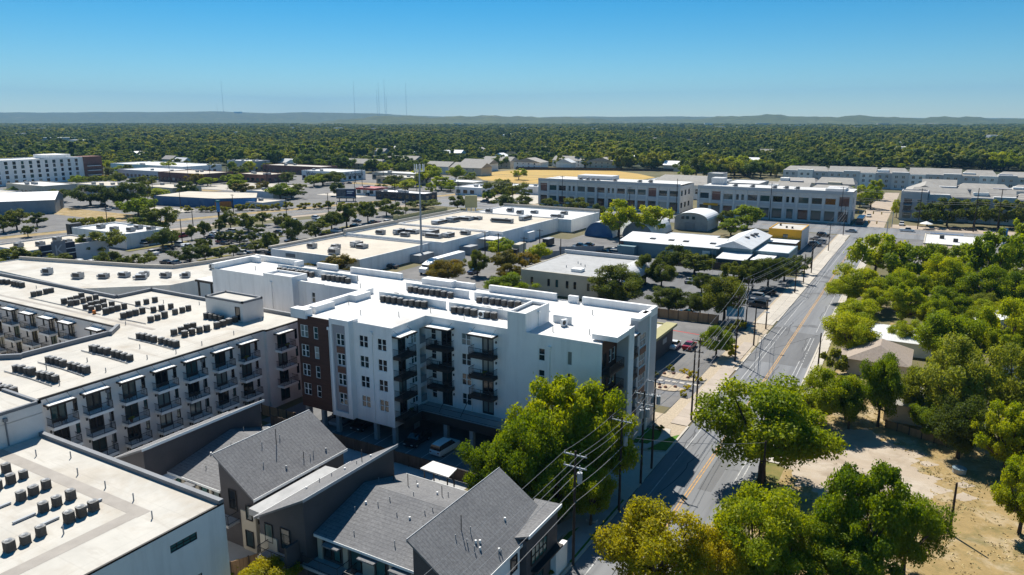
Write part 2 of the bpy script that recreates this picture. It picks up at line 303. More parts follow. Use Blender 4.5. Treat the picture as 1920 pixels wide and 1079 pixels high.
# kerbs and the slabs of the walks
kl = MB(); 
for a, b in ((40, 77), (80.5, 82.5), (91.5, 102), (114, 126), (131, 143), (151, 158), (170, 300)): kl.box(-28.7, a, 0, -28.4, b, .15)
struct('kerb', kl, M['concrete'])
kr = MB()
for a, b in zip(YS[2:], YS[3:]): kr.prism([(xr(a), a), (xr(a) + .3, a), (xr(b) + .3, b), (xr(b), b)], 0, .15)
struct('kerb', kr, M['concrete'])
walk = sheet('walk_bed', rect(-33.2, 40, -28.7, 318), .012, M['gravel_tan'])
def slabs(x0, x1, ys, m, h, fx=None, parent=walk):
    for a, b in ys:
        o = fx((a + b) / 2) if fx else 0
        MB().box(x0 + o, a + .02, 0, x1 + o, b - .02, h).build('paving_slab', m, parent)
rngw = lambda a, b, s: [(y, min(y + s, b)) for y in np.arange(a, b - .1, s)]
slabs(-30.9, -29.0, rngw(48, 78, 2.2), M['concrete_grey'], .10)
slabs(-31.3, -28.72, rngw(102, 132, 3.2), M['concrete_tan'], .11)
slabs(-31.4, -29.3, rngw(131, 150, 3.2), M['concrete_tan'], .10)
slabs(-32.6, -30.6, rngw(166, 318, 5), M['concrete'], .11); slabs(-30.57, -28.72, rngw(166, 318, 5), M['concrete'], .105)
rw = sheet('walk_bed', [(xr(80) + .3, 80), (xr(80) + 3, 80), (xr(318) + 3, 318), (xr(318) + .3, 318)], .012, M['verge'])
slabs(.35, 2.1, rngw(96, 318, 3.2), M['concrete'], .11, xr, rw)
sheet('driveway', [(-33.6, 77.5), (-30.9, 77.5), (-28.42, 76.5), (-28.42, 92), (-30.2, 91), (-33.6, 90)], .125, M['concrete'])
# near block: aprons, lots, planting beds
sheet('parking_court', rect(-86, 71.6, -33.7, 104), .015, M['asphalt'])
pc = MB()
for i in range(14): x = -73.5 + i * 2.75; pc.box(x, 72.6, .018, x + .12, 77.6, .022)
struct('stall_lines', pc, M['paint_white'], bpy.data.objects['parking_court'])
sheet('shop_lot', rect(-57, 108, -33.2, 160), .016, M['asphalt_lot'])
sheet('red_curb_line', [(-50, 151), (-41, 150.4), (-41, 150.9), (-50, 151.6)], .02, M['red_trim'], bpy.data.objects['shop_lot'])
sheet('gravel_bed', [(-41.5, 113), (-31.8, 113.4), (-31.8, 124), (-40.5, 126)], .03, M['gravel_dark'])
for (cx, cy, a, b) in ((-37.2, 116.2, 3.4, 1.5), (-36.6, 122.8, 4.6, 1.7)):
    MB().prism([(cx + a * math.cos(t) * (1 + .12 * math.sin(3 * t)), cy + b * math.sin(t)) for t in np.linspace(0, 2 * math.pi, 22)[:-1]], 0, .16).build('gravel_island', M['gravel_tan'])['kind'] = 'structure'
for i in range(9): MB().box(-43 + i * 1.25, 118.6 + i * .12, 0, -42.1 + i * 1.25, 119.4 + i * .12, .12).build('stepping_stone', M['concrete'], bpy.data.objects['gravel_bed'])
sheet('gravel_yard', [(-38, 99.5), (-31.4, 99.5), (-31.4, 105), (-38, 105.2)], .02, M['gravel_tan'])
lawn = [(-37, 92.4), (-31.6, 93.4), (-30.9, 95.2), (-31.5, 98.5), (-37, 98.4)]
MB().prism(lawn, 0, .09).build('lawn', M['lawn'])['kind'] = 'structure'
MB().prism([(-31.2, 91.6), (-28.75, 92.6), (-28.75, 98.5), (-29.6, 97.2)], 0, .1).build('lawn', M['lawn'])['kind'] = 'structure'
MB().prism([(-34.6, 89.6), (-31.4, 91.5), (-29.8, 97), (-30.5, 99.6), (-31.3, 99.6), (-31, 95.5), (-31.8, 93.1), (-35.6, 91.5)], 0, .12).build('curved_walk', M['concrete'])['kind'] = 'structure'
MB().prism([(-31.5, 62), (-28.75, 62), (-28.75, 76.8), (-30.3, 77.6), (-31.5, 77)], 0, .06).build('lawn', M['lawn'])['kind'] = 'structure'
MB().prism([(-33.6, 56), (-31.9, 56), (-31.9, 66), (-30.4, 70), (-31.5, 73.5), (-33, 73.5), (-32.4, 70), (-33.6, 66.5)], 0, .09).build('curved_walk', M['concrete_grey'])['kind'] = 'structure'
sheet('mulch_bed', rect(-47, 61.5, -33.6, 71.4), .01, M['ground'])
sheet('townhouse_court', rect(-84, 38, -33.7, 71.5), .008, M['concrete_grey'])
# right-hand side: dirt lot and dry grass
sheet('dry_grass', [(-14, 60), (16, 60), (24, 96), (14, 118), (0, 128), (-14, 128)], .008, M['dry_grass'])
sheet('dry_grass', [(-13.5, 128.2), (2, 128.2), (6, 150), (-12, 150)], .009, M['dry_grass'])
sheet('dry_grass', [(-8, 168), (4, 168), (6, 180), (-6, 182)], .009, M['dry_grass'])
lp = [(-14.2, 93), (-13, 100), (-10.5, 107), (-6.5, 112.5), (-2, 114), (1.5, 111), (3.4, 106.5), (3, 102.5), (0, 97.5), (-3, 92.5), (-6, 89), (-10, 88), (-13, 89)]
lr = random.Random(9); cx_, cy_ = -5.2, 101.0; ph_ = [lr.uniform(0, 6.28) for _ in range(6)]; edge = []
for i in range(150):
    t_ = 2 * math.pi * i / 150; k_ = 1 + .10 * math.sin(3 * t_ + ph_[0]) + .07 * math.sin(7 * t_ + ph_[1]) + .05 * math.sin(13 * t_ + ph_[2]) + .04 * math.sin(29 * t_ + ph_[3]) + lr.uniform(-.035, .035)
    edge.append((cx_ + 8.3 * k_ * math.cos(t_), cy_ + 11.6 * k_ * math.sin(t_)))
sheet('dirt_lot', edge, .014, M['dirt']); lp = edge
for i in range(26):      # bare spots worn into the grass round it
    t_ = lr.uniform(0, 6.28); q_ = lr.uniform(.98, 1.5); x_, y_ = cx_ + 8.3 * q_ * math.cos(t_), cy_ + 11.6 * q_ * math.sin(t_); r_ = lr.uniform(.3, 1.3)
    if x_ > -13.5: sheet('bare_spot', [(x_ + r_ * (1 + .35 * math.sin(2 * a + t_) + .2 * math.sin(5 * a)) * math.cos(a), y_ + r_ * (1 + .3 * math.sin(3 * a + q_)) * math.sin(a)) for a in np.linspace(0, 6.28, 20)[:-1]], .0145 + i * .0002, M['dirt'], bpy.data.objects['dirt_lot'])
sheet('side_drive', [(2, 66), (22, 82), (20, 84), (0, 69)], .012, M['concrete'])
# lots behind the white building
sheet('store_yard', rect(-140, 104, -76, 152), .01, M['asphalt_lot'])
sheet('store_yard', [(-139, 152), (-97, 152), (-97, 300), (-121, 300), (-121, 252), (-139, 252)], .012, M['asphalt_lot'])
sheet('office_lot', rect(-97, 195, -72, 262), .014, M['asphalt'])
ol = MB()
for i in range(12): ol.box(-96, 200 + i * 2.8, .018, -91, 200.12 + i * 2.8, .021); ol.box(-84, 200 + i * 2.8, .018, -74, 200.12 + i * 2.8, .021)
struct('stall_lines', ol, M['paint_white'], bpy.data.objects['office_lot'])
sheet('shaded_lot', rect(-72, 162, -33.2, 222), .013, M['asphalt'])
sheet('corner_lot', rect(-44, 232, -33.2, 316), .014, M['asphalt_lot'])
big = sheet('store_lot', [(-262, 92), (-176, 104), (-176, 268), (-236, 300), (-262, 200)], .012, M['asphalt_lot'])
bl = MB()
for x in (-250, -232, -214, -196):
    for i in range(46): bl.box(x, 122 + i * 2.8, .016, x + 5, 122.12 + i * 2.8, .019)
struct('stall_lines', bl, M['paint_white'], big)
for i, (x, y, l_) in enumerate([(-206, 158, 12), (-206, 192, 26), (-222, 170, 14), (-222, 196, 14), (-243, 164, 26), (-243, 196, 18), (-210, 135, 10), (-218, 228, 30)]):
    MB().prism(rect(x - 1.3, y - l_ / 2, x + 1.3, y + l_ / 2), 0, .15).build('planting_island', M['verge'])['kind'] = 'structure'
art = [(-345, -40), (-318, 60), (-298, 148), (-284, 218), (-268, 280), (-250, 340), (-236, 400)]
def ribbon(name, ctr, wd, z, m, off=0, parent=None):
    L_, R_ = [], []
    for i, p in enumerate(ctr):
        a = Vector(ctr[max(i - 1, 0)]); b = Vector(ctr[min(i + 1, len(ctr) - 1)]); d = (b - a).normalized(); n = Vector((d.y, -d.x))
        q = Vector(p) + n * off; L_.append(q - n * wd / 2); R_.append(q + n * wd / 2)
    mb = MB()
    for i in range(len(ctr) - 1): mb.face([(*L_[i], z), (*R_[i], z), (*R_[i + 1], z), (*L_[i + 1], z)])
    return struct(name, mb, m, parent)
ar = ribbon('avenue', art, 21, .03, M['asphalt_lot']); ribbon('verge', art, 7, .02, M['dry_grass'], -14); ribbon('verge', art, 5, .02, M['brick_street'], 13)
ribbon('lane_line', art, .3, .04, M['paint_white'], -3.5, ar); ribbon('lane_line', art, .3, .04, M['paint_yellow'], 0, ar); ribbon('lane_line', art, .3, .04, M['paint_white'], 3.5, ar)
ribbon('railway_bed', art, 5, .024, M['gravel_dark'], -21)
cr = sheet('cross_street', [(-250, 318), (70, 318), (70, 347), (-250, 347)], .034, M['asphalt_road'])
sheet('lane_line', rect(-240, 332.3, -34, 332.6), .04, M['paint_yellow'], cr); sheet('lane_line', rect(-14, 332.3, 60, 332.6), .04, M['paint_yellow'], cr)
sheet('walk_strip', rect(-190, 347.4, -33, 351.6), .06, M['brick_street']); sheet('walk_strip', rect(-16, 347.4, 60, 360), .06, M['brick_street'])
sheet('far_street', [(-31, 347.2), (-18.5, 347.2), (-19.5, 420), (-21, 520), (-29, 520), (-31, 420)], .036, M['brick_street'])
sheet('corner_forecourt', rect(-16, 262, 30, 317.5), .02, M['asphalt_lot'])
sheet('mid_lots', [(-640, 150), (-330, 110), (-306, 190), (-286, 300), (-262, 400), (-330, 500), (-460, 470), (-640, 380)], .006, M['asphalt_lot'])
for r_, m_ in ((rect(-392, 196, -318, 214), 'field'), (rect(-380, 226, -324, 240), 'concrete'), (rect(-440, 322, -372, 372), 'concrete'), (rect(-330, 330, -296, 352), 'concrete'), (rect(-470, 300, -400, 318), 'field'), (rect(-372, 400, -318, 412), 'field'), (rect(-300, 352, -230, 366), 'concrete'), (rect(-560, 268, -500, 300), 'concrete')):
    sheet('paved_yard' if m_ == 'concrete' else 'dry_verge', r_, .016, M[m_ if m_ == 'concrete' else 'dry_grass'])
fp = [(-327, 506), (-300, 474), (-262, 462), (-222, 476), (-198, 520), (-196, 565), (-222, 596), (-262, 628), (-300, 612), (-338, 576), (-338, 540)]
sheet('ball_field', fp, .03, M['field'])
sheet('store_front_lot', rect(-240, 352, -190, 470), .014, M['concrete'])
# far hills
F_, HZ_ = 1375., 224.
def cam2w(x, y): return (x * CA - y * -SA if 0 else x * CA + y * SA, -x * SA + y * CA)
A_ = [(-300, 212), (0, 212), (250, 211), (430, 210), (520, 213), (580, 211.5), (700, 213), (770, 217), (850, 219), (1000, 220), (1100, 219), (1300, 219), (1500, 220), (1920, 222), (2200, 223)]
B_ = [(-300, 243), (0, 243), (380, 240), (560, 232), (640, 224), (760, 217.5), (900, 219), (1010, 218), (1080, 222), (1140, 226), (1200, 228), (1290, 226), (1335, 217.5), (1420, 217), (1600, 219), (1920, 222), (2200, 223)]
pxs = np.arange(-200, 2121, 13); ds = np.concatenate([np.linspace(3600, 6200, 34), np.linspace(6300, 11500, 36)])
vv, ff = [], []
def wob(a, b): return math.sin(a * 1.7 + 1.3 * math.sin(b * .9)) * .5 + math.sin(a * 4.1 + b * 2.3) * .3 + math.sin(a * 9.7 - b * 3.1) * .2
for d in ds:
    for p in pxs:
        ya = np.interp(p, *zip(*A_)); yb = np.interp(p, *zip(*B_))
        ra = 10200 + 500 * math.sin(p * .004); rb = 5900 + 350 * math.sin(p * .006 + 1)
        ta = 45 + (HZ_ - ya) / F_ * ra; tb = 45 + (HZ_ - yb) / F_ * rb
        za = ta * math.exp(-((d - ra) / (2100 if d < ra else 900)) ** 2); zb = tb * math.exp(-((d - rb) / (1050 if d < rb else 700)) ** 2)
        z = max(za, zb) + (5 + (9 if zb > za else 0)) * wob(p * .021, d * .0017) * min(1, max(za, zb) / 30) - 2
        x, y = cam2w((p - 960) / F_ * d, d); vv.append((x, y, z))
nc = len(pxs)
for i in range(len(ds) - 1):
    for j in range(nc - 1): ff.append((i * nc + j, i * nc + j + 1, (i + 1) * nc + j + 1, (i + 1) * nc + j))
me = bpy.data.meshes.new('hills'); me.from_pydata(vv, [], ff); me.polygons.foreach_set('use_smooth', [True] * len(ff))
hm = stains(mat('hill_wood', (.022, .042, .016), .98, .4, .012, col2=(.085, .105, .03), detail=10), (.22, .19, .14), .6, .003, .64, .67); me.materials.append(hm)
ho = obj('hills', me); ho['kind'] = 'structure'

# ------------------------------------------------------------------ trees
def tree_proto(name, seed, nclump, nleaf, leaf, flat=.74, spread=1.0, limbs=9, trunk=.055, open_=.0, jit=.62):
    r = np.random.default_rng(seed)
    d = r.normal(size=(nclump, 3)); d /= np.linalg.norm(d, axis=1)[:, None]; d[:, 2] = np.where(d[:, 2] < 0, d[:, 2] * .72, d[:, 2])
    rad_ = r.uniform(.38, .9, nclump) ** .75
    cen = d * rad_[:, None] * np.array([spread, spread, flat]); cen[:, 2] += .92
    az = np.arctan2(d[:, 1], d[:, 0]); ph = r.uniform(0, 6.28, 3); lobe = 1 + .16 * np.sin(2 * az + ph[0]) + .13 * np.sin(3 * az + ph[1]) + .10 * np.sin(5 * az + 4 * d[:, 2] + ph[2])
    cen[:, :2] *= lobe[:, None]; cr_ = r.uniform(.12, .30, nclump) * (1 - open_)
    k = r.choice(nclump, nleaf, p=cr_ ** 2 / np.sum(cr_ ** 2))
    dd = r.normal(size=(nleaf, 3)); dd /= np.linalg.norm(dd, axis=1)[:, None]
    rr = r.uniform(.3, 1.0, nleaf) ** .65; rr = np.where(r.random(nleaf) < .14, rr * r.uniform(1.05, 1.5, nleaf), rr)
    pos = cen[k] + dd * (rr * cr_[k])[:, None] * np.array([1, 1, .72])
    pos += r.normal(scale=.018, size=pos.shape)
    big_ = (pos - np.array([0, 0, .85])); big_ /= np.linalg.norm(big_, axis=1)[:, None] + 1e-6
    nrm = dd * (.75 - .6 * jit) + big_ * .3 + r.normal(scale=jit, size=dd.shape) + np.array([0, 0, .3]); nrm /= np.linalg.norm(nrm, axis=1)[:, None]
    t = np.cross(nrm, r.normal(size=dd.shape)); t /= np.linalg.norm(t, axis=1)[:, None]; b = np.cross(nrm, t)
    s = leaf * r.uniform(.6, 1.35, nleaf)[:, None]
    v = np.stack([pos - t * s, pos - b * s * .55 + nrm * s * .12, pos + t * s, pos + b * s * .55 + nrm * s * .12], 1).reshape(-1, 3)
    me = bpy.data.meshes.new(name + '_crown'); n = nleaf
    me.vertices.add(4 * n); me.vertices.foreach_set('co', v.ravel())
    me.loops.add(4 * n); me.loops.foreach_set('vertex_index', np.arange(4 * n)); me.polygons.add(n); me.polygons.foreach_set('loop_start', np.arange(0, 4 * n, 4))
    try: me.polygons.foreach_set('loop_total', np.full(n, 4))
    except Exception: pass
    me.update(calc_edges=True)
    hue = np.clip(r.uniform(0, 1, nclump)[k] * .6 + r.uniform(0, .4, n), 0, 1)
    at = me.attributes.new('hue', 'FLOAT', 'FACE'); at.data.foreach_set('value', hue.astype(np.float32))
    me.materials.append(LEAF['P'])
    tb = MB(); fork = Vector((0, 0, .42)); tb.tube([(0, 0, -.02), (.01, .01, .22), fork], trunk * 1.25, 7, r1=trunk * .8)
    order = np.argsort(-cr_)[:limbs]
    for i in order:
        c = Vector(cen[i]); mid = fork.lerp(c, .5) + Vector((0, 0, -.06)); tb.tube([fork, mid, c], trunk * .55, 5, r1=trunk * .16)
    tm = tb.mesh(name + '_trunk', M['bark'])
    return me, tm
NEAR = [tree_proto('near', 100 + i, 74, 27000, .028, open_=.05 * i, limbs=26) for i in range(6)]
MID = [tree_proto('mid', 200 + i, 36, 5600, .055, limbs=9, jit=.38) for i in range(5)]
LOW = [tree_proto('low', 300 + i, 18, 1100, .12, limbs=4, jit=.2) for i in range(5)]
SHRUB = [tree_proto('shrub', 400 + i, 18, 1500, .09, flat=.55, limbs=5, trunk=.03) for i in range(2)]
def lname(k): return {'E': 'elm_tree', 'P': 'pecan_tree', 'O': 'live_oak', 'M': 'mesquite_tree', 'Y': 'yellowing_tree', 'A': 'olive_brown_tree', 'S': 'shrub', 'F': 'wood_tree'}[k]
LDESC = {'E': 'lime green tree', 'P': 'mid green tree', 'O': 'dark green rounded tree', 'M': 'pale feathery green tree', 'Y': 'yellowing tree', 'A': 'olive brown tree', 'S': 'low green shrub', 'F': 'broad green tree'}
def plant(X, Y, h, r_, k, lod, label, group, cat=None):
    pr = {'n': NEAR, 'm': MID, 'l': LOW, 's': SHRUB}[lod]; cm, tm = pr[random.randrange(len(pr))]
    t = thing(lname(k), label, cat or ('shrub' if k == 'S' else 'tree'), (X, Y, 0), random.uniform(0, 6.28), group)
    s = (r_ * 1.02, r_ * 1.02, h / 1.62)
    if lod == 's': obj('foliage', cm, t, (0, 0, -h * .25), 0, (r_ * 1.02, r_ * 1.02, h / 1.32), LEAF[k]); obj('stem', tm, t, (0, 0, 0), 0, s)
    else: obj('crown', cm, t, (0, 0, 0), 0, s, LEAF[k]); obj('trunk', tm, t, (0, 0, 0), 0, s)
    return t

# ------------------------------------------------------------------ building kit
class Fac:
    """one wall plane: S looks towards -Y, E towards +X, N +Y, W -X"""
    def __init__(s, side, at): s.side, s.at = side, at
    def p(s, u, z, d=0):
        return {'S': (u, s.at + d, z), 'N': (u, s.at - d, z), 'E': (s.at - d, u, z), 'W': (s.at + d, u, z)}[s.side]
    def rz(s): return {'S': 0, 'E': math.pi / 2, 'N': math.pi, 'W': -math.pi / 2}[s.side]
def wall_holes(mb, fac, u0, u1, z0, z1, holes=(), rev=.14, mi=0):
    us = sorted({u0, u1, *[h[0] for h in holes], *[h[1] for h in holes]}); zs = sorted({z0, z1, *[h[2] for h in holes], *[h[3] for h in holes]})
    for a, b in zip(us, us[1:]):
        for c, d in zip(zs, zs[1:]):
            um, zm = (a + b) / 2, (c + d) / 2
            if any(h[0] < um < h[1] and h[2] < zm < h[3] for h in holes): continue
            mb.face([fac.p(a, c), fac.p(b, c), fac.p(b, d), fac.p(a, d)], mi)
    for h in holes:
        a, b, c, d = h[:4]; r = h[4] if len(h) > 4 else rev
        q = [(a, c), (b, c), (b, d), (a, d)]
        for i in range(4):
            j = (i + 1) % 4; mb.face([fac.p(*q[i]), fac.p(*q[j]), fac.p(*q[j], r), fac.p(*q[i], r)], mi)
    return mb
WC = {}
def win_meshes(w_, h_, style, fm, gm):
    k = (round(w_, 2), round(h_, 2), style, fm, gm)
    if k not in WC:
        b = MB(); t = .07; x, z = w_ / 2, h_ / 2
        b.box(-x, -.03, -z, -x + t, .06, z); b.box(x - t, -.03, -z, x, .06, z); b.box(-x + t, -.03, -z, x - t, .06, -z + t); b.box(-x + t, -.03, z - t, x - t, .06, z)
        if style == 'double':
            b.box(-.07, -.028, -z + t, .07, .058, z - t)
            b.box(-x + t, -.02, -.04, -.07, .05, .04); b.box(.07, -.02, -.04, x - t, .05, .04)
        elif style == 'single': b.box(-x + t, -.02, -.04, x - t, .05, .04)
        elif style == 'grid':
            for i in (1, 2, 3): b.box(-x + w_ * i / 4 - .03, -.02, -z + t, -x + w_ * i / 4 + .03, .05, z - t)
            b.box(-x + t, -.019, -.03, x - t, .049, .03)
        elif style == 'door':
            b.box(-.09, -.028, -z + t, .09, .058, z - t); b.box(-x + t, -.02, -z + t, -.09, .05, -z + .3); b.box(.09, -.02, -z + t, x - t, .05, -z + .3)
            b.box(-x + t, -.021, -z + .3, -x + .16, .049, z - t); b.box(x - .16, -.021, -z + .3, x - t, .049, z - t)
        WC[k] = (b.mesh('window', M[fm]), MB().face([(-x, .035, -z), (x, .035, -z), (x, .035, z), (-x, .035, z)]).mesh('pane', M[gm]))
    return WC[k]
def window(parent, fac, u, z, w_, h_, style='double', fm='white_trim', gm='glass', name='window', d=.07):
    a, b = win_meshes(w_, h_, style, fm, gm); o = obj(name, a, parent, fac.p(u, z, d), fac.rz()); obj('pane', b, o); return o
def hole(u, z, w_, h_, r=None): return (u - w_ / 2, u + w_ / 2, z - h_ / 2, z + h_ / 2) + ((r,) if r else ())
BC = {}
def balcony(parent, fac, u0, u1, zf, depth, slab_m='dark_trim', thick=.3, edge_m=None, rail_m='metal_dark', solid=False):
    """slab with a railing round three sides; zf is its floor"""
    w_ = u1 - u0; k = (round(w_, 2), depth, slab_m, thick, rail_m, solid)
    if k not in BC:
        s = MB().box(0, -depth, -thick, w_, 0, 0); sm = s.mesh('balcony', M[slab_m])
        r = MB(); R_ = .025
        if solid:
            r.box(.0, -depth, .03, w_, -depth + .06, 1.05); r.box(0, -depth + .06, .03, .05, -.02, 1.05); r.box(w_ - .05, -depth + .06, .03, w_, -.02, 1.05)
        else:
            for z in (.12, 1.05):
                r.box(0.02, -depth + .02, z - R_, w_ - .02, -depth + .07, z + R_); r.box(.02, -depth + .07, z - R_, .07, -.02, z + R_); r.box(w_ - .07, -depth + .07, z - R_, w_ - .02, -.02, z + R_)
            for x in (.025, w_ / 2, w_ - .065): r.box(x, -depth + .025, 0, x + .04, -depth + .065, 1.1)
            n = int(w_ / .13)
            for i in range(1, n): x = w_ * i / n; r.box(x - .009, -depth + .036, .12, x + .009, -depth + .054, 1.05)
            n = int(depth / .13)
            for i in range(1, n):
                y = -depth * i / n
                for x in (.045, w_ - .045): r.box(x - .009, y - .009, .12, x + .009, y + .009, 1.05)
        BC[k] = (sm, r.mesh('railing', M[rail_m]), MB().box(.0, -depth - .02, -thick + .02, w_, -depth, -.05).mesh('fascia', M[edge_m]) if edge_m else None)
    sm, rm, em = BC[k]
    o = obj('balcony', sm, parent, fac.p(u0, zf, -.005), fac.rz()); obj('railing', rm, o)
    if em: obj('fascia', em, o)
    return o
def canopy(parent, fac, u0, u1, z, depth, top_m='canvas_white', edge_m='dark_trim', rods=True):
    w_ = u1 - u0; k = ('c', round(w_, 2), depth, top_m)
    if k not in BC:
        b = MB().box(0, -depth, -.12, w_, 0, .1).mesh('canopy', M[edge_m]); t = MB().box(.12, -depth + .12, .101, w_ - .12, -.05, .13).mesh('canopy_top', M[top_m])
        r = MB()
        for x in (.4, w_ - .4): r.tube([(x, -depth * .75, .13), (x, 0, .75)], .025, 4)
        BC[k] = (b, t, r.mesh('tie_rod', M['metal_dark']))
    o = obj('canopy', BC[k][0], parent, fac.p(u0, z, -.006), fac.rz()); obj('canopy_top', BC[k][1], o)
    if rods: obj('tie_rod', BC[k][2], o)
    return o
def downspout(parent, fac, u, z0, z1, m='white_trim'):
    b = MB().box(-.06, -.14, z0, .06, -.01, z1); b.box(-.2, -.3, z1, .2, -.01, z1 + .4); return obj('downspout', b.mesh('downspout', M[m]), parent, fac.p(u, 0), fac.rz())
def sconce(parent, fac, u, z):
    if 'sc' not in BC: BC['sc'] = MB().box(-.09, -.16, -.15, .09, -.01, .15).mesh('wall_lamp', M['metal_dark'])
    return obj('wall_lamp', BC['sc'], parent, fac.p(u, z), fac.rz())
def parapet(parent, x0, y0, x1, y1, z0, z1, m, name='parapet'): return MB().box(x0, y0, z0, x1, y1, z1).build(name, m, parent)

# ------------------------------------------------------------------ white apartment block with brown end (centre)
R = 17.2; FZ = [4.1, 7.1, 10.1, 13.1]
W = thing('apartment_building', 'white five-storey apartment block with brown left end, raised over open parking', 'building', (-73, 74, 0))
W.location = (0, 0, 0)
WIN_H, WIN_Z = 1.75, 1.55
fS1, fBay, fS2, fE1, fRec, fE2 = Fac('S', 74.4), Fac('S', 74.05), Fac('S', 75.0), Fac('E', -62.5), Fac('S', 82.8), Fac('E', -35.0)
# brown end
hs = [hole(-78.45, z + WIN_Z, 1.5, 1.85) for z in FZ] + [hole(-76.15, z + WIN_Z, .85, 1.85) for z in FZ]
wl = wall_holes(MB(), fS1, -79.7, -73.1, 2.85, R - .15, hs); wall_holes(wl, Fac('W', -79.7), 74.4, 90.4, 2.85, R - .15); wl.face([(-79.7, 74.4, 2.85), (-73.1, 74.4, 2.85), (-73.1, 90.4, 2.85), (-79.7, 90.4, 2.85)]); wl.build('brown_wall', M['brown_siding'], W)['label'] = 'brown boarded end wall'
for z in FZ: window(W, fS1, -78.45, z + WIN_Z, 1.5, 1.85); window(W, fS1, -76.15, z + WIN_Z, .85, 1.85, 'single')
# framed bay
hs = [hole(-71.3, z + WIN_Z - .2, 1.5, 1.75) for z in FZ]
fr = MB(); fr.box(-73.1, 74.05, 2.75, -72.65, 76, R + .25); fr.box(-70.15, 74.05, 2.75, -69.4, 76, R + .25); fr.box(-72.65, 74.05, R - .55, -70.15, 76, R + .25); fr.box(-72.65, 74.05, 2.75, -70.15, 76, 3.5); fr.build('bay_frame', M['stucco_white'], W)
wall_holes(MB(), Fac('S', 74.3), -72.65, -70.15, 3.5, R - .55, hs).build('bay_panel', M['panel_grey'], W)
for i, z in enumerate(FZ):
    window(W, Fac('S', 74.3), -71.3, z + WIN_Z - .2, 1.5, 1.75)
    if i < 3: MB().box(-72.05, 74.24, z + 2.35, -70.55, 74.297, z + 3.3).build('infill_panel', M['brown_panel'], W)
# white front with two window columns, then the return wall with balconies and breezeway
wl = MB(); hs = [hole(u, z + WIN_Z - .1, 1.6, 1.75) for u in (-67.6, -64.3) for z in FZ]
wall_holes(wl, fS2, -69.4, -62.5, 2.6, R, hs)
hE = [hole(79.9, z + WIN_Z, 1.3, 1.75) for z in FZ] + [hole(77.1, z + 1.2, 1.7, 2.4) for z in FZ] + [(81.2, 83.3 - .6, z + .15, z + 2.55, 2.2) for z in FZ]
wall_holes(wl, fE1, 75.0, 82.8, 2.6, R, hE)
hR = [hole(-58.9, z + 1.2, 1.8, 2.4) for z in FZ] + [hole(-61.2, z + WIN_Z, .9, 1.75) for z in FZ] + [hole(-55.5, z + WIN_Z, 1.6, 1.75) for z in FZ] + [hole(-51.9, z + 1.2, 1.9, 2.4) for z in FZ]
wall_holes(wl, fRec, -62.5, -48.6, 3.4, R, hR)
fRt = Fac('S', 82.6); hT = [hole(-43.3, z + 1.35, .95, 1.75) for z in FZ] + [hole(-39.2, z + 1.5, .7, 1.9) for z in FZ]
wall_holes(wl, fRt, -48.6, -35.0, 0, R, hT); wl.face([(-48.6, 82.6, 0), (-48.6, 82.8, 0), (-48.6, 82.8, R), (-48.6, 82.6, R)])
wl.face([(-73.1, 75, 2.6), (-62.5, 75, 2.6), (-62.5, 101.6, 2.6), (-73.1, 101.6, 2.6)]); wl.face([(-62.5, 82.8, 3.4), (-35, 82.8, 3.4), (-35, 101.6, 3.4), (-62.5, 101.6, 3.4)])
# court side, tower, far wings
fCt = Fac('S', 90.4); hC = [hole(-92.5, z + 1.5, .8, 1.9) for z in FZ] + [hole(-86.2, z + 1.5, .8, 1.9) for z in FZ] + [hole(-83, z + 1.7, .8, 1.2) for z in FZ[:3]]
wall_holes(wl, fCt, -119, -79.7, 0, R, hC)
wall_holes(wl, Fac('N', 101.6), -119, -35, 0, R); wall_holes(wl, Fac('W', -119), 90.4, 101.6, 0, R)
wl.build('wall', M['stucco_white'], W)
for z in FZ:
    for u in (-67.6, -64.3): window(W, fS2, u, z + WIN_Z - .1, 1.6, 1.75)
    window(W, fE1, 79.9, z + WIN_Z, 1.3, 1.75); window(W, fE1, 77.1, z + 1.2, 1.7, 2.4, 'door', 'metal_dark', 'glass_dark', 'balcony_door')
    balcony(W, fE1, 75.1, 78.6, z, 1.4, 'dark_trim', .45); sconce(W, fE1, 78.35, z + 2)
    window(W, fRec, -58.9, z + 1.2, 1.8, 2.4, 'door', 'metal_dark', 'glass_dark', 'balcony_door'); window(W, fRec, -51.9, z + 1.2, 1.9, 2.4, 'door', 'metal_dark', 'glass', 'balcony_door')
    window(W, fRec, -61.2, z + WIN_Z, .9, 1.75, 'single'); window(W, fRec, -55.5, z + WIN_Z, 1.6, 1.75)
    if z > 5: balcony(W, fRec, -61.5, -57.6, z, 1.5, 'dark_trim', .45); balcony(W, fRec, -54.2, -50.3, z, 1.5, 'dark_trim', .45)
    for u in (-57.7, -50.5): sconce(W, fRec, u, z + 1.9)
    window(W, fRt, -43.3, z + 1.35, .95, 1.75, 'single'); window(W, fRt, -39.2, z + 1.5, .7, 1.9, 'slit')
    for u in (-92.5, -86.2): window(W, fCt, u, z + 1.5, .8, 1.9, 'single')
    MB().box(-62.62, 81.2, z + .15, -62.56, 82.7, z + 1.2).build('breezeway_rail', M['metal_grey'], W)
MB().box(-64.75, 81.15, 3.5, -64.7, 82.78, R - 1).build('breezeway_back', M['metal_dark'], W)
canopy(W, fE1, 75.0, 78.8, 15.95, 1.5); canopy(W, fRec, -61.6, -57.5, 15.95, 1.6); canopy(W, fRec, -54.4, -50.2, 15.95, 1.6)
downspout(W, fS2, -66.0, 2.9, 15.8); downspout(W, fS1, -73.45, 2.6, 15.6); downspout(W, fRt, -42.1, .5, 15.4); downspout(W, fRec, -54.6, 3.6, 15.9)
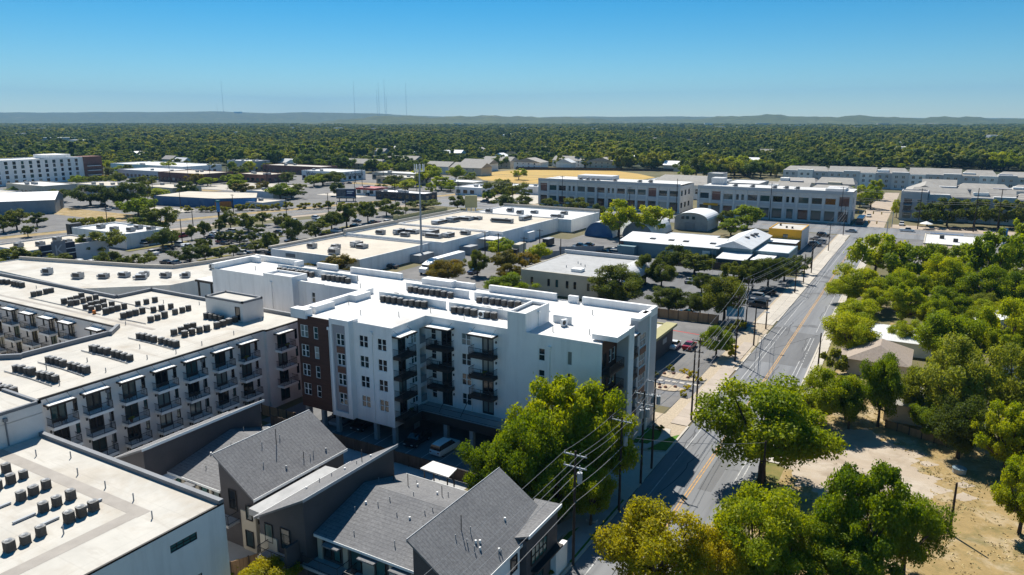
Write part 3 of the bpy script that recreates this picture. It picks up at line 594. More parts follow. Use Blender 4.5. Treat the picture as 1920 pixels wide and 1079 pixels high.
# roof sheets and parapets
rf = MB().face([(-79.6, 74.5, R - .2), (-73.1, 74.5, R - .2), (-73.1, 75.1, R - .2), (-62.6, 75.1, R - .2), (-62.6, 82.9, R - .2), (-35.1, 82.7, R - .2), (-35.1, 101.5, R - .2), (-118.9, 101.5, R - .2), (-118.9, 90.5, R - .2), (-79.6, 90.5, R - .2)])
roof = rf.build('roof', M['membrane_white'], W)
Wp = lambda *a: parapet(W, *a, M['stucco_white'])
Wp(-79.7, 75.4, -78.8, 90.4, R - .2, R + .75); Wp(-80.6, 74.0, -77.6, 75.4, R - .55, R + .8); Wp(-78.8, 76.2, -77.7, 80.2, R - .2, R + .8); Wp(-78.8, 84.5, -77.3, 88.0, R - .2, R + .8)
Wp(-119, 90.4, -118.3, 101.6, R - .2, R + .9); Wp(-118.3, 99.2, -116, 99.9, R - .2, R + .9); Wp(-118, 101, -106, 101.62, R - .2, R + .9); Wp(-106.6, 99.6, -106, 101, R - .2, R + .9); Wp(-102, 101, -97, 101.62, R - .2, R + .9); Wp(-93.5, 101, -81.5, 101.62, R - .2, R + .9)
Wp(-76, 99.8, -69.8, 101.62, R - .2, R + .9); Wp(-69.8, 101, -66, 101.62, R - .2, R + .75); Wp(-63, 101, -50.6, 101.62, R - .2, R + .9); Wp(-48.4, 101, -46.8, 101.62, R - .2, R + .9); Wp(-46.0, 101, -34, 101.62, R - .2, R + .95); Wp(-34.6, 96.5, -34.0, 101, R - .2, R + .95)
Wp(-79.5, 74.45, -79.4, 74.5, R - .15, R + .0); Wp(-104, 90.3, -90, 90.7, R - .2, R + .1)
# roof stair box (flush with the front wall)
MB().prism(rect(-48.6, 82.598, -45.8, 89.5), R - .2, 19.45, top=False).build('stair_box', M['stucco_white'], W); MB().box(-48.55, 82.65, 19.2, -45.85, 89.45, 19.25).build('stair_box_roof', M['membrane_white'], W)
for a in ((-48.6, 82.598, -45.8, 82.85), (-48.6, 89.25, -45.8, 89.5), (-48.6, 82.85, -48.35, 89.25), (-46.05, 82.85, -45.8, 89.25)): parapet(W, *a, 19.45, 19.75, M['stucco_white'], 'box_coping')
downspout(W, Fac('E', -45.8), 86.2, R, 18.9); MB().box(-45.2, 89.6, R - .2, -42.4, 89.85, R + .9).build('screen_wall', M['stucco_white'], W)
# stair tower in the court
tw = MB().prism(rect(-103.2, 89.0, -96, 92.6), 0, R + .5); tw.build('stair_tower', M['stucco_white'], W); MB().box(-103.0, 89.2, R + .5, -96.2, 92.4, R + .52).build('tower_roof', M['membrane_white'], W)
for a in ((-103.2, 89, -96, 89.3), (-103.2, 92.3, -96, 92.6), (-103.2, 89.3, -102.9, 92.3), (-96.3, 89.3, -96, 92.3)): parapet(W, *a, R + .5, R + .95, M['stucco_white'], 'tower_coping')
downspout(W, Fac('S', 89.0), -101.2, 1, R - .8)
# street end (+X): brown recess with balconies, grey fin, framed window bay
fB = Fac('E', -35.0); Yb = (82.75, 88.4)
hs = [hole(84.2, z + 1.2, 1.5, 2.4) for z in FZ] + [hole(u, z + WIN_Z, .8, 1.8) for u in (86.2, 87.4) for z in FZ]
wall_holes(MB(), fB, 82.6, 101.6, 0, R + .0, hs + [(90.4, 92.6, z + .1, z + 2.6) for z in FZ]).build('brown_wall', M['brown_siding'], W)
for z in FZ:
    window(W, fB, 84.2, z + 1.2, 1.5, 2.4, 'door', 'metal_dark', 'glass', 'balcony_door')
    for u in (86.2, 87.4): window(W, fB, u, z + WIN_Z, .8, 1.8, 'single')
    balcony(W, fB, 83.0, 87.9, z, 1.35, 'dark_trim', .3); balcony(W, fB, 90.3, 93.2, z, 1.35, 'dark_trim', .3)
    window(W, fB, 91.5, z + 1.35, 2.2, 2.5, 'door', 'metal_dark', 'glass_dark', 'balcony_door')
MB().box(-35, 82.6, 0, -34.8, 82.95, R).build('corner_board', M['stucco_white'], W)
MB().box(-35, 88.4, 0, -33.4, 90.25, R + .5).build('grey_fin', M['panel_bluegrey'], W); MB().box(-33.4, 88.4, 0, -33.25, 90.25, R + .8).build('fin_edge', M['stucco_white'], W)
MB().box(-36.8, 84.2, R + .02, -33.3, 90.25, R + .7).build('roof_slab', M['stucco_white'], W)
canopy(W, fB, 90.3, 93.3, 16.1, 1.5)
bay = MB(); bay.box(-35, 93.3, 0, -33.9, 97.6, 2.9); wall_holes(bay, Fac('E', -33.9), 93.3, 97.6, 2.9, R + .6, [hole(95.5, z + WIN_Z - .1, 2.4, 1.9) for z in FZ]); bay.face([(-35, 93.3, 2.9), (-33.9, 93.3, 2.9), (-33.9, 93.3, R + .6), (-35, 93.3, R + .6)]); bay.face([(-35, 97.6, 2.9), (-33.9, 97.6, 2.9), (-33.9, 97.6, R + .6), (-35, 97.6, R + .6)]); bay.face([(-35, 93.3, R + .6), (-33.9, 93.3, R + .6), (-33.9, 97.6, R + .6), (-35, 97.6, R + .6)])
bay.build('grey_bay', M['panel_bluegrey'], W)
for i, z in enumerate(FZ):
    window(W, Fac('E', -33.9), 95.5, z + WIN_Z - .1, 2.4, 1.9, 'grid')
    if i < 3: MB().box(-33.895, 94.3, z + 2.45, -33.83, 96.7, z + 3.35).build('infill_panel', M['brown_panel'], W)
MB().box(-35, 97.6, 0, -33.7, 98.1, R + .95).build('bay_edge', M['stucco_white'], W); MB().box(-34.95, 98.1, 0, -34.0, 101.6, R - .2).build('end_pier', M['panel_bluegrey'], W)
MB().box(-35, 93.28, R + .6, -33.6, 97.6, R + .95).build('bay_cap', M['stucco_white'], W)
# deck over the parking, columns, garage core
MB().box(-62.5, 76.5, 2.9, -61.0, 82.8, 3.95).build('deck', M['concrete_grey'], W); MB().box(-61.0, 79.4, 2.9, -47, 82.8, 3.95).build('deck', M['concrete_grey'], W)
rl = MB()
for z in (4.15, 5.0): rl.box(-61.05, 79.42, z - .025, -47, 79.47, z + .025); rl.box(-61.08, 75.2, z - .025, -61.03, 79.47, z + .025)
for x in np.arange(-61, -47, .14): rl.box(x - .01, 79.435, 4.15, x + .01, 79.455, 5.0)
for y in np.arange(75.3, 79.4, .14): rl.box(-61.065, y - .01, 4.15, -61.045, y + .01, 5.0)
rl.build('deck_railing', M['metal_dark'], W)
for x0 in (-58.6, -54.9): MB().tube([(x0, 80.2, 3.97), (x0 + .1, 82.5, 6.2)], .05, 5).build('deck_brace', M['metal_dark'], W)
MB().box(-61.05, 75.2, 2.7, -60.95, 79.5, 3.95).box(-61, 79.3, 2.7, -47, 79.4, 3.95).build('deck_fascia', M['dark_trim'], W)
for (x, y) in [(-72.7, 74.6), (-66.2, 75.4), (-62.9, 75.5), (-62.9, 80.5), (-57, 79.7), (-52.6, 79.7), (-48.2, 79.7), (-79.2, 75), (-76, 75), (-76, 80), (-79.2, 82), (-69, 82), (-57, 87), (-52.6, 87)]:
    MB().box(x - .3, y - .3, 0, x + .3, y + .3, 2.9).build('column', M['concrete_grey'], W)
MB().box(-72, 91, 0, -36, 91.3, 3.4).build('garage_wall', M['concrete_grey'], W); MB().box(-46.9, 82.9, 0, -46.6, 91, 3.4).build('garage_wall', M['concrete_grey'], W)
MB().box(-35.02, 82.62, 0, -34.6, 101.58, 3.1).build('base_wall', M['panel_bluegrey'], W)
# roof patio on the far left wing
pt = thing('patio_pavilion', 'flat-roofed rooftop patio shelter with dark posts left of the white block', 'pavilion', (-126, 103, 0))
pt.location = (0, 0, 0)
MB().box(-131.5, 95.6, 12.2, -119.05, 101.5, 12.6).build('shelter_roof', M['dark_trim'], pt); MB().box(-131.3, 95.8, 12.61, -119.2, 101.3, 12.66).build('roof_top', M['membrane_white'], pt)
for x in (-131, -127, -123): MB().box(x - .15, 95.9, 6.2, x + .15, 96.2, 12.2).build('post', M['dark_trim'], pt)
MB().box(-141, 95.2, 5.6, -119.05, 103, 6.2).build('deck', M['concrete'], pt); MB().box(-140, 95.4, 0, -119.1, 103, 5.6).build('wall', M['stucco_grey'], pt)
rl = MB()
for z in (6.5, 7.2): rl.box(-141, 95.25, z - .03, -131, 95.31, z + .03)
for x in np.arange(-141, -131, .5): rl.box(x - .02, 95.26, 6.2, x + .02, 95.3, 7.2)
rl.build('railing', M['metal_dark'], pt)
MB().box(-124, 98, 6.2, -119.1, 101.4, 12.2).build('back_wall', M['dark_siding'], pt)
fr = MB()
for x, y in ((-129.5, 97), (-128, 97.4), (-126.2, 96.8), (-124.9, 97.6)): fr.box(x - .5, y - .4, 6.2, x + .5, y + .4, 6.7); fr.box(x - .5, y + .3, 6.7, x + .5, y + .4, 7.1)
fr.build('bench', M['metal_dark'], pt)
# screen walls on the roof
WALLS = [(-75.4, 87.9, -62.5), (-75.8, 95.3, -63.2), (-61.8, 87.8, -51.0), (-62.0, 95.1, -48.8), (-106.8, 95.8, -95.5), (-95.1, 95.3, -86.7)]
for x0, y, x1 in WALLS: MB().box(x0, y - .1, R - .2, x1, y + .1, R + 1.05).build('screen_wall', M['stucco_white'], W)
for (x, y) in [(-77, 82.5), (-66, 81), (-71.5, 79), (-57, 84.6), (-83.6, 92.6), (-42, 96), (-38.2, 86.5), (-43, 85.2), (-111, 94), (-63.4, 85.2)]:
    MB().cyl(x, y, R - .2, R + .55, .06, 6).build('vent_pipe', M['metal_grey'], W)

# ------------------------------------------------------------------ condensing units (air conditioners) on the roofs
def ac_meshes():
    b = MB(); n = 16; r = .42
    ring = [(max(-r, min(r, 1.25 * r * math.cos(2 * math.pi * (i + .5) / n))), max(-r, min(r, 1.25 * r * math.sin(2 * math.pi * (i + .5) / n)))) for i in range(n)]
    b.prism(ring, .1, .98, bottom=True); cp = MB().prism([(x * 1.06, y * 1.06) for x, y in ring], .98, 1.05, bottom=True)
    b.prism([(x * 1.04, y * 1.04) for x, y in ring], .1, .16, bottom=True)
    for i in range(n):
        x, y = ring[i]; x2, y2 = ring[(i + 1) % n]
        for f in (.25, .5, .75): q = (x + (x2 - x) * f, y + (y2 - y) * f); d = 1.03; b.box(q[0] * d - .012, q[1] * d - .012, .2, q[0] * d + .012, q[1] * d + .012, .95)
    t = MB().cyl(0, 0, 1.051, 1.065, .31, 16); 
    g = MB()
    for q in (.05, .17, .28): 
        for i in range(16):
            a0, a1 = 2 * math.pi * i / 16, 2 * math.pi * (i + 1) / 16; g.face([(q * math.cos(a0), q * math.sin(a0), 1.075), ((q + .05) * math.cos(a0), (q + .05) * math.sin(a0), 1.085), ((q + .05) * math.cos(a1), (q + .05) * math.sin(a1), 1.085), (q * math.cos(a1), q * math.sin(a1), 1.075)])
    p = MB().box(-.42, -.42, 0, .42, .42, .09)
    return b.mesh('casing', M['ac_case']), cp.mesh('top_cover', M['ac_top']), t.mesh('fan', M['metal_dark']), g.mesh('fan_guard', M['galv']), p.mesh('pad', M['ac_pad'])
M['ac_case'] = mat('ac_case', (.10, .093, .086), .55, .25, 3, rnd=.2); M['ac_top'] = mat('ac_top', (.2, .195, .185), .5, .15, 3, rnd=.2); M['ac_pad'] = mat('ac_pad', (.12, .11, .1), .9, .2, 2)
ACM = ac_meshes()
def ac_unit(x, y, z, label, group, s=1.0, full=True):
    t = thing('condenser_unit', label, 'air conditioner', (x, y, z), random.uniform(-.12, .12), group); s *= random.uniform(.93, 1.06); t.scale = (s, s, s * random.uniform(.92, 1.08))
    obj('casing', ACM[0], t); c = obj('top_cover', ACM[1], t); obj('pad', ACM[4], t); obj('fan', ACM[2], c)
    if full: obj('fan_guard', ACM[3], c)
    return t
def ac_row(pts, z, where, group, s=1.0, full=True):
    pts = sorted(pts, key=lambda p: bearing(*p))
    for i, (x, y) in enumerate(pts):
        ac_unit(x + random.uniform(-.07, .07), y + random.uniform(-.07, .07), z, f'dark condenser, {ordw(i)} from left, {where}', group, s, full)
lin = lambda a, b, n: [(a[0] + (b[0] - a[0]) * i / max(1, n - 1), a[1] + (b[1] - a[1]) * i / max(1, n - 1)) for i in range(n)]
GW = 'condensers on the white apartment roof'
names = ['front-left', 'back-left', 'front-right', 'back-right', 'far-wing left', 'far-wing right']
for (x0, y, x1), nm, n in zip(WALLS, names, (8, 8, 7, 8, 8, 6)):
    x1_ = x0 + 1.5 + 1.16 * (n - 1)
    fp_ = lin((x0 + 1.6, y - 1.05), (x1_, y - 1.05), n)
    if nm == 'front-right': del fp_[4]
    ac_row(fp_, R - .2, f'row before the {nm} roof screen', GW, .9)
    ac_row(lin((x0 + 1.3, y + .95), (x1_ - .2, y + .95), n if n < 7 else 8), R - .2, f'row behind the {nm} roof screen', GW, .9, False)
def mini_split(x, y, z, rz, label):
    t = thing('split_unit', label, 'air conditioner', (x, y, z), rz)
    MB().box(-.5, -.18, .12, .5, .18, 1.0).build('casing', M['metal_white'], t); MB().cyl(0, 0, -.01, .01, .32, 16).build('fan', M['metal_dark'], t, loc=(-.12, -.185, .56)).rotation_euler = (math.pi / 2, 0, 0)
    for s in (-.35, .35): MB().box(s - .05, -.25, 0, s + .05, .25, .12).build('foot', M['metal_grey'], t)
mini_split(-55.2, 86.5, R - .2, .2, 'white split unit among dark condensers before the right roof screen'); mini_split(-42.9, 88.4, R - .2, 1.2, 'white split unit standing alone right of the roof stair box')
GL = 'condensers on the cream apartment roof'
LZ = 12.85
LROWS = [((-143.5, 70.1), (-144.1, 73.7), 4, 'short row nearest the far left corner'), ((-156.8, 73.2), (-153.4, 73.1), 4, 'row at the far left roof edge'), ((-161, 72.8), (-158.9, 73.2), 3, 'cut-off row at the left picture edge'),
 ((-132.9, 69.8), (-134.6, 74), 4, 'leftmost row of the dense cluster'), ((-130.4, 69.5), (-131.1, 74.5), 5, 'second row of the dense cluster'), ((-126, 69.6), (-127, 73.4), 4, 'third row of the dense cluster'), ((-123.3, 69), (-123.8, 73), 4, 'fourth row of the dense cluster'),
 ((-119.7, 69.4), (-120.4, 73.1), 4, 'row right of the dense cluster'), ((-120.4, 75.6), (-120.1, 78.8), 3, 'trio near the far roof edge'), ((-114.4, 69.2), (-114.9, 72.8), 4, 'middle row of the far roof'), ((-114, 74.3), (-113.4, 77.2), 3, 'trio behind the middle row'), ((-108.6, 70.2), (-109, 72.9), 3, 'trio before the stair block'), ((-109.5, 75.2), (-109.7, 78), 3, 'trio left of the stair block'),
 ((-98.8, 67.3), (-99.6, 71.4), 4, 'left row of the corner cluster'), ((-96.6, 67.5), (-96.2, 71.2), 4, 'right row of the corner cluster'), ((-102.5, 76), (-99.2, 76.3), 4, 'row tight against the stair block'), ((-96.3, 73.2), (-96.5, 76.9), 4, 'row right of the stair block'),
 ((-101.6, 63.5), (-98, 63.4), 4, 'left group of the first pair by the courtyard'), ((-96.5, 63.6), (-92.9, 63.5), 4, 'right group of the first pair by the courtyard'), ((-101.7, 56.3), (-98.2, 56.4), 4, 'left group of the second pair by the courtyard'), ((-96.5, 56.4), (-93, 56.4), 4, 'right group of the second pair by the courtyard'),
 ((-101.8, 50.4), (-98.4, 50.5), 4, 'left group of the third pair by the courtyard'), ((-96.5, 50.4), (-93.1, 50.5), 4, 'right group of the third pair by the courtyard'), ((-101.7, 46.3), (-98.3, 46.5), 4, 'left group of the nearest pair by the courtyard'), ((-96.5, 46.5), (-93.1, 46.6), 4, 'right group of the nearest pair by the courtyard'), ((-96.4, 41.5), (-93, 41.7), 4, 'group cut by the left picture edge')]
for a, b, n, nm in LROWS: ac_row(lin(a, b, n), LZ, nm, GL, .9)
GN = 'condensers on the near white roof'
for a, b, n, nm in [((-78.4, 33.3), (-78.4, 33.3), 1, 'farthest line of the near roof'), ((-75.4, 31), (-75.5, 33.5), 3, 'row next to the farthest line'), ((-71.2, 31), (-71.4, 33.5), 3, 'second full row of the near roof'), ((-67.2, 31), (-67.3, 33.5), 3, 'third full row of the near roof'), ((-63.4, 31.1), (-63.5, 33.4), 3, 'row nearest the grey roof strip'), ((-63.1, 26.1), (-63.3, 28.7), 3, 'lowest row of the near roof')]:
    ac_row(lin(a, b, n), 10.22, nm, GN, .86)
for i, (x, y) in enumerate(((-75.5, 29.6), (-71.3, 29.6), (-67.3, 29.7), (-64.8, 30.4), (-64.6, 34.2))):
    MB().box(x - .12, y - 1.3, 10.25, x + .12, y + .6, 10.42).build('cable_duct', M['galv'])
    tag(bpy.context.scene.collection.objects[-1], f'flat metal duct lying beside the near condensers, {ordw(i)} from the left', 'duct', 'ducts on the near roof')

# ------------------------------------------------------------------ long greige apartment block (left) with balconies
LB = thing('apartment_building', 'greige four-storey apartment block with cream roof, dark balconies and a courtyard', 'building', (-100, 60, 0)); LB.location = (0, 0, 0)
LR = 13.0
outer = [(-88.6, 40.5), (-88.6, 75.6), (-88.0, 75.6), (-88.0, 84.3), (-129, 84.3), (-129, 77.2), (-185, 77.2), (-185, 22), (-84.7, 22), (-84.7, 40.5)]
court = [(-185.1, 48), (-109.2, 48), (-107, 49.8), (-107, 62), (-110, 65.2), (-185.1, 65.2)]
cream, grei = M['membrane_cream'], M['stucco_greige']
rf = MB(); z = LR - .15
for q in ([(-107, 40.5), (-88.7, 40.5), (-88.7, 75.6), (-88.1, 75.6), (-88.1, 84.2), (-107, 84.2)], [(-128.9, 65.2), (-110, 65.2), (-107, 62), (-107, 84.2), (-128.9, 84.2)], [(-185, 65.2), (-128.9, 65.2), (-128.9, 77.1), (-185, 77.1)], [(-185, 22), (-107, 22), (-107, 49.8), (-109.2, 48), (-185, 48)]): rf.face([(x, y, z) for x, y in q])
rf.build('roof', cream, LB)
# low coping round the edges
def coping(pts, z0, z1, wd, m, parent, name='coping', closed=False):
    k = len(pts)
    for i in range(k if closed else k - 1):
        a, b = Vector(pts[i]), Vector(pts[(i + 1) % k]); d = (b - a).normalized(); n = Vector((-d.y, d.x)) * wd
        MB().prism([tuple(a - d * .0), tuple(b), tuple(b + n), tuple(a + n)], z0, z1).build(name, m, parent)
coping([(-88.6, 40.5), (-88.6, 75.6), (-88.0, 75.6), (-88.0, 84.3)], LR - .2, LR + .06, .22, M['dark_trim'], LB)
coping([(-88.0, 84.3), (-129, 84.3), (-129, 77.2), (-185, 77.2)], LR - .2, LR + .42, .45, M['coping'], LB)
coping([(-107, 49.8), (-107, 62)][::-1], LR - .2, LR + .5, -.5, M['coping'], LB); coping([(-109.2, 48), (-107, 49.8)], LR - .2, LR + .5, -.5, M['coping'], LB); coping([(-107, 62), (-110, 65.2)], LR - .2, LR + .5, -.5, M['coping'], LB); coping([(-185, 48), (-109.2, 48)], LR - .2, LR + .5, -.5, M['coping'], LB); coping([(-110, 65.2), (-185, 65.2)], LR - .2, LR + .06, -.2, M['dark_trim'], LB)
# membrane seams across the roof
for a, b, c, d in ((-160, 67.2, -104, 67.9), (-92.6, 42, -92.1, 74), (-104.4, 44, -103.9, 66), (-90.6, 76, -90.2, 84)): MB().box(a, b, LR - .149, c, d, LR - .14).build('roof_seam', M['membrane_strip'] if a < -140 else cream, LB)
fL, fL2 = Fac('E', -88.6), Fac('E', -88.0)
LF = [.6, 3.55, 6.5, 9.45]
bays = [42.6, 46.9, 51.6, 56.3, 61.0, 65.8, 70.4]        # left ends of the balconies along the wall
hs = []
for y in bays:
    for zf in LF: hs += [hole(y + 1.55, zf + 1.2, 1.9, 2.35), hole(y + 3.55, zf + 1.5, .55, 1.7)]
wl = wall_holes(MB(), fL, 40.5, 75.6, 0, LR - .2, hs)
hs2 = [h for zf in LF for h in (hole(78.6, zf + 1.2, 1.9, 2.35), hole(81.6, zf + 1.5, .55, 1.7))]
wall_holes(wl, fL2, 75.6, 84.3, 0, LR - .2, hs2); wl.face([(-88.6, 75.6, 0), (-88, 75.6, 0), (-88, 75.6, LR - .2), (-88.6, 75.6, LR - .2)])
for i, q in enumerate(outer):
    if i in (0, 1, 2): continue
    p2 = outer[(i + 1) % len(outer)]
    if i == 8: continue
    wl.face([(*q, 0), (*p2, 0), (*p2, LR - .2), (*q, LR - .2)])
# courtyard walls
cfS = Fac('S', 65.2); cb = [-148.6, -142.6, -136.6, -130.6, -124.7, -116.6]; hc = []
for x in cb:
    for zf in LF: hc += [hole(x + 1.6, zf + 1.2, 1.9, 2.35), hole(x - .9, zf + 1.5, .6, 1.7)]
wall_holes(wl, cfS, -185, -110, 0, LR - .2, hc)
for a, b in zip(court[:-1], court[1:-1]): wl.face([(*a, 0), (*b, 0), (*b, LR - .2), (*a, LR - .2)])
wl.build('wall', grei, LB)
for y in bays:
    for i, zf in enumerate(LF):
        window(LB, fL, y + 1.55, zf + 1.2, 1.9, 2.35, 'door', 'dark_trim', 'glass', 'balcony_door'); window(LB, fL, y + 3.55, zf + 1.5, .55, 1.7, 'single', 'dark_trim', 'glass_dark')
        sconce(LB, fL, y + .35, zf + 2.1)
        if i: balcony(LB, fL, y, y + 3.1, zf, 1.45, 'white_trim', .36, None, 'metal_dark', solid=False)
    canopy(LB, fL, y - .1, y + 3.2, LF[3] + 2.62, 1.2)
for i, zf in enumerate(LF):
    window(LB, fL2, 78.6, zf + 1.2, 1.9, 2.35, 'door', 'dark_trim', 'glass', 'balcony_door'); window(LB, fL2, 81.6, zf + 1.5, .55, 1.7, 'single', 'dark_trim', 'glass_dark')
    if i: balcony(LB, fL2, 77.1, 80.2, zf, 1.45, 'white_trim', .36)
canopy(LB, fL2, 77, 80.3, LF[3] + 2.62, 1.2)
for x in cb:
    for i, zf in enumerate(LF):
        window(LB, cfS, x + 1.6, zf + 1.2, 1.9, 2.35, 'door', 'dark_trim', 'glass', 'balcony_door'); window(LB, cfS, x - .9, zf + 1.5, .6, 1.7, 'single', 'dark_trim', 'glass_dark')
        if i: balcony(LB, cfS, x, x + 3.2, zf, 1.45, 'white_trim', .36)
    canopy(LB, cfS, x - .1, x + 3.4, LF[3] + 2.62, 1.4)
for x in (-127, -113): downspout(LB, cfS, x, 6, 11.6, 'dark_trim')
for y in (50.2, 64.2): downspout(LB, fL, y, 2, 11.2, 'coping')
# stair block on the roof and taller block beside the near building
MB().prism(rect(-104.2, 77.4, -95.2, 81.6), LR - .2, LR + 3.0).build('stair_block', grei, LB); MB().box(-103.9, 77.7, LR + 3.0, -95.5, 81.3, LR + 3.02).build('stair_block_roof', cream, LB)
coping([(-104.2, 77.4), (-95.2, 77.4), (-95.2, 81.6), (-104.2, 81.6)], LR + 2.95, LR + 3.3, .3, M['coping'], LB, 'stair_coping', True)
window(LB, Fac('S', 77.4), -96.4, LR + 1.2, 1.1, 2.2, 'slit', 'dark_trim', 'glass_dark', 'roof_door', d=-.05)
MB().prism(rect(-92.5, 22, -84.7, 40.5), LR - .25, LR + .9).build('end_block', grei, LB); MB().box(-92.2, 22, LR + .9, -85, 40.2, LR + .92).build('end_block_roof', cream, LB)
coping([(-84.7, 22), (-84.7, 40.5), (-92.5, 40.5)], LR + .85, LR + 1.2, .35, M['coping'], LB, 'end_coping'); downspout(LB, Fac('E', -84.7), 36.6, 10.3, 13.1, 'coping')
wl = MB(); wl.face([(-84.7, 22, 0), (-84.7, 40.5, 0), (-84.7, 40.5, LR - .2), (-84.7, 22, LR - .2)]); wl.build('wall', grei, LB)
for (x, y) in [(-150, 74), (-118, 79), (-111.5, 81.5), (-105.5, 81), (-91, 72), (-90.6, 66), (-91.6, 58), (-97, 60.5), (-97.6, 53.2), (-91.4, 52), (-91.6, 46.2), (-99, 48.6), (-110.5, 67), (-90.4, 61.6), (-93.5, 79.5)]:
    MB().cyl(x, y, LR - .15, LR + .45, .06, 6).build('vent_pipe', M['metal_grey'], LB)
MB().box(-121.6, 68.2, LR - .15, -121.2, 68.6, LR + .5).build('valve', M['orange'], LB)

# ------------------------------------------------------------------ near white-roofed block, bottom left
NB = thing('apartment_building', 'grey-white apartment block cut by the lower left corner, flat cream roof', 'building'); NR = 10.2
hs = [hole(29.2, 7.4, 2.9, .75), hole(35.8, 8.5, 2.7, .75), hole(35.9, 4.3, 2.7, .75), hole(24, 8, 2.6, .75), hole(30, 3.4, 2.6, .75)]
wl = wall_holes(MB(), Fac('E', -54.3), 14, 40.2, 0, NR, hs); wl.face([(-54.3, 40.2, 0), (-84.6, 40.2, 0), (-84.6, 40.2, NR), (-54.3, 40.2, NR)]); wl.face([(-84.6, 14, 0), (-54.3, 14, 0), (-54.3, 14, NR), (-84.6, 14, NR)])
wl.build('wall', M['stucco_white'], NB)
for h in hs: window(NB, Fac('E', -54.3), (h[0] + h[1]) / 2, (h[2] + h[3]) / 2, h[1] - h[0], .75, 'grid' if h[0] > 33 else 'slit', 'dark_trim', 'glass_green')
MB().face([(-84.6, 14, NR), (-54.4, 14, NR), (-54.4, 40.1, NR), (-84.6, 40.1, NR)]).build('roof', cream, NB)
coping([(-54.3, 14), (-54.3, 40.2)], NR - .1, NR + .08, .2, M['dark_trim'], NB); coping([(-54.3, 40.2), (-84.6, 40.2)], NR - .1, NR + .45, .5, M['coping'], NB)
MB().box(-84.5, 34.6, NR + .004, -58.9, 35.9, NR + .012).build('walk_strip', M['membrane_strip'], NB); MB().box(-60.4, 14, NR + .004, -59.0, 34.6, NR + .012).build('walk_strip', M['membrane_strip'], NB)
for x, y in ((-79.6, 36.8), (-71.6, 36.6), (-66.6, 36.4), (-62.0, 36.3), (-57.6, 35.2), (-61.9, 29.8), (-76, 38.4)): MB().cyl(x, y, NR, NR + .75, .06, 6).build('vent_pipe', M['metal_grey'], NB)
fn = Fac('E', -54.3)
for zf in (3.2, 6.6): balcony(NB, Fac('N', 40.2), -58.2, -54.6, zf, 1.6, 'white_trim', .3, None, 'metal_grey'); 
canopy(NB, Fac('N', 40.2), -58.4, -54.4, 8.9, 1.4, rods=False)

# ------------------------------------------------------------------ dark shingled townhouses
def shed(parent, xh, xlw, y0, y1, zh, zl, over=.35, fascia='white_trim'):
    """shed roof: high edge at xh, low edge at xlw; with its side walls"""
    s = 1 if xlw > xh else -1; sl = (zl - zh) / (xlw - xh)
    a, b = xh - s * over, xlw + s * over; za, zb = zh - s * over * sl, zl + s * over * sl; t = .22
    r = MB(); r.prism([(a, y0 - over), (b, y0 - over), (b, y1 + over), (a, y1 + over)], [za - t, zb - t, zb - t, za - t], [za, zb, zb, za], bottom=True); ro = r.build('roof', M['shingle'], parent)
    MB().prism([(a - s * .05, y0 - over), (a, y0 - over), (a, y1 + over), (a - s * .05, y1 + over)], za - t - .06, za + .05).build('fascia', M[fascia], ro)
    MB().prism([(b, y0 - over), (b + s * .05, y0 - over), (b + s * .05, y1 + over), (b, y1 + over)], zb - t - .06, zb + .03).build('gutter', M['white_trim'], ro)
    MB().prism([(xh, y0), (xlw, y0), (xlw, y1), (xh, y1)], 0, [zh - t, zl - t, zl - t, zh - t], top=False).build('wall', M['dark_siding'], parent)
    return ro
def gable(parent, x0, x1, y0, y1, ze, zr, yr, over=.5):
    t = .2; r = MB()
    for ya, yb in ((y0 - over, yr), (y1 + over, yr)):
        r.prism([(x0, ya), (x1, ya), (x1, yb), (x0, yb)], [ze - t, ze - t, zr - t, zr - t], [ze, ze, zr, zr], bottom=True)
    ro = r.build('roof', M['shingle'], parent); MB().box(x0 + .1, y0 - over - .05, ze - .25, x1 - .1, y0 - over, ze + .02).build('gutter', M['white_trim'], ro); MB().box(x0 + .1, y1 + over, ze - .25, x1 - .1, y1 + over + .05, ze + .02).build('gutter', M['white_trim'], ro)
    MB().prism(rect(x0 + .05, y0, x1 - .05, y1), 0, ze - t, top=False).build('wall', M['dark_siding'], parent)
    return ro
def pipes(parent, ro, pts, zf):
    for x, y, h in pts: MB().cyl(x, y, zf(x, y) - .05, zf(x, y) + h, .045 if h > .3 else .11, 6).build('vent_pipe', M['metal_dark'] if h > .6 else M['white_trim'] if h < .3 else M['metal_grey'], ro)
def front_windows(parent, y, xs, z, mg='glass_green'):
    for x, wd, h in xs: window(parent, Fac('S', y), x, z, wd, h, 'slit', 'dark_trim', mg, d=-.095)
TA = thing('townhouse_row', 'dark shingled townhouse row between the greige block and the open parking', 'townhouse')
shed(TA, -72.9, -79.5, 44.4, 60.8, 9.5, 6.6); g2 = gable(TA, -72.85, -63.7, 47.4, 61, 5.7, 7.5, 55.9); s3 = shed(TA, -63.5, -58.3, 46.8, 60.2, 10.0, 6.7)
pipes(TA, g2, [(-71.3, 56.6, .5), (-69.5, 53.2, .5), (-70.6, 51.2, .25), (-69, 54.2, .45), (-68.4, 57, 1.3), (-68.9, 58, .25), (-67.6, 57.4, .25), (-66.8, 57.6, .4), (-68.7, 49, .4)], lambda x, y: 7.5 - abs(y - 55.9) * .19)
pipes(TA, s3, [(-61.9, 53.4, 1.9), (-62.4, 51.8, .5), (-62.3, 54.3, .5), (-60.5, 50.2, .45), (-59.3, 54.9, .8), (-59.2, 52.2, .3), (-59.1, 56.2, .6), (-59, 55.6, .5), (-58.9, 58, .3)], lambda x, y: 10 - (x + 63.5) * .635)
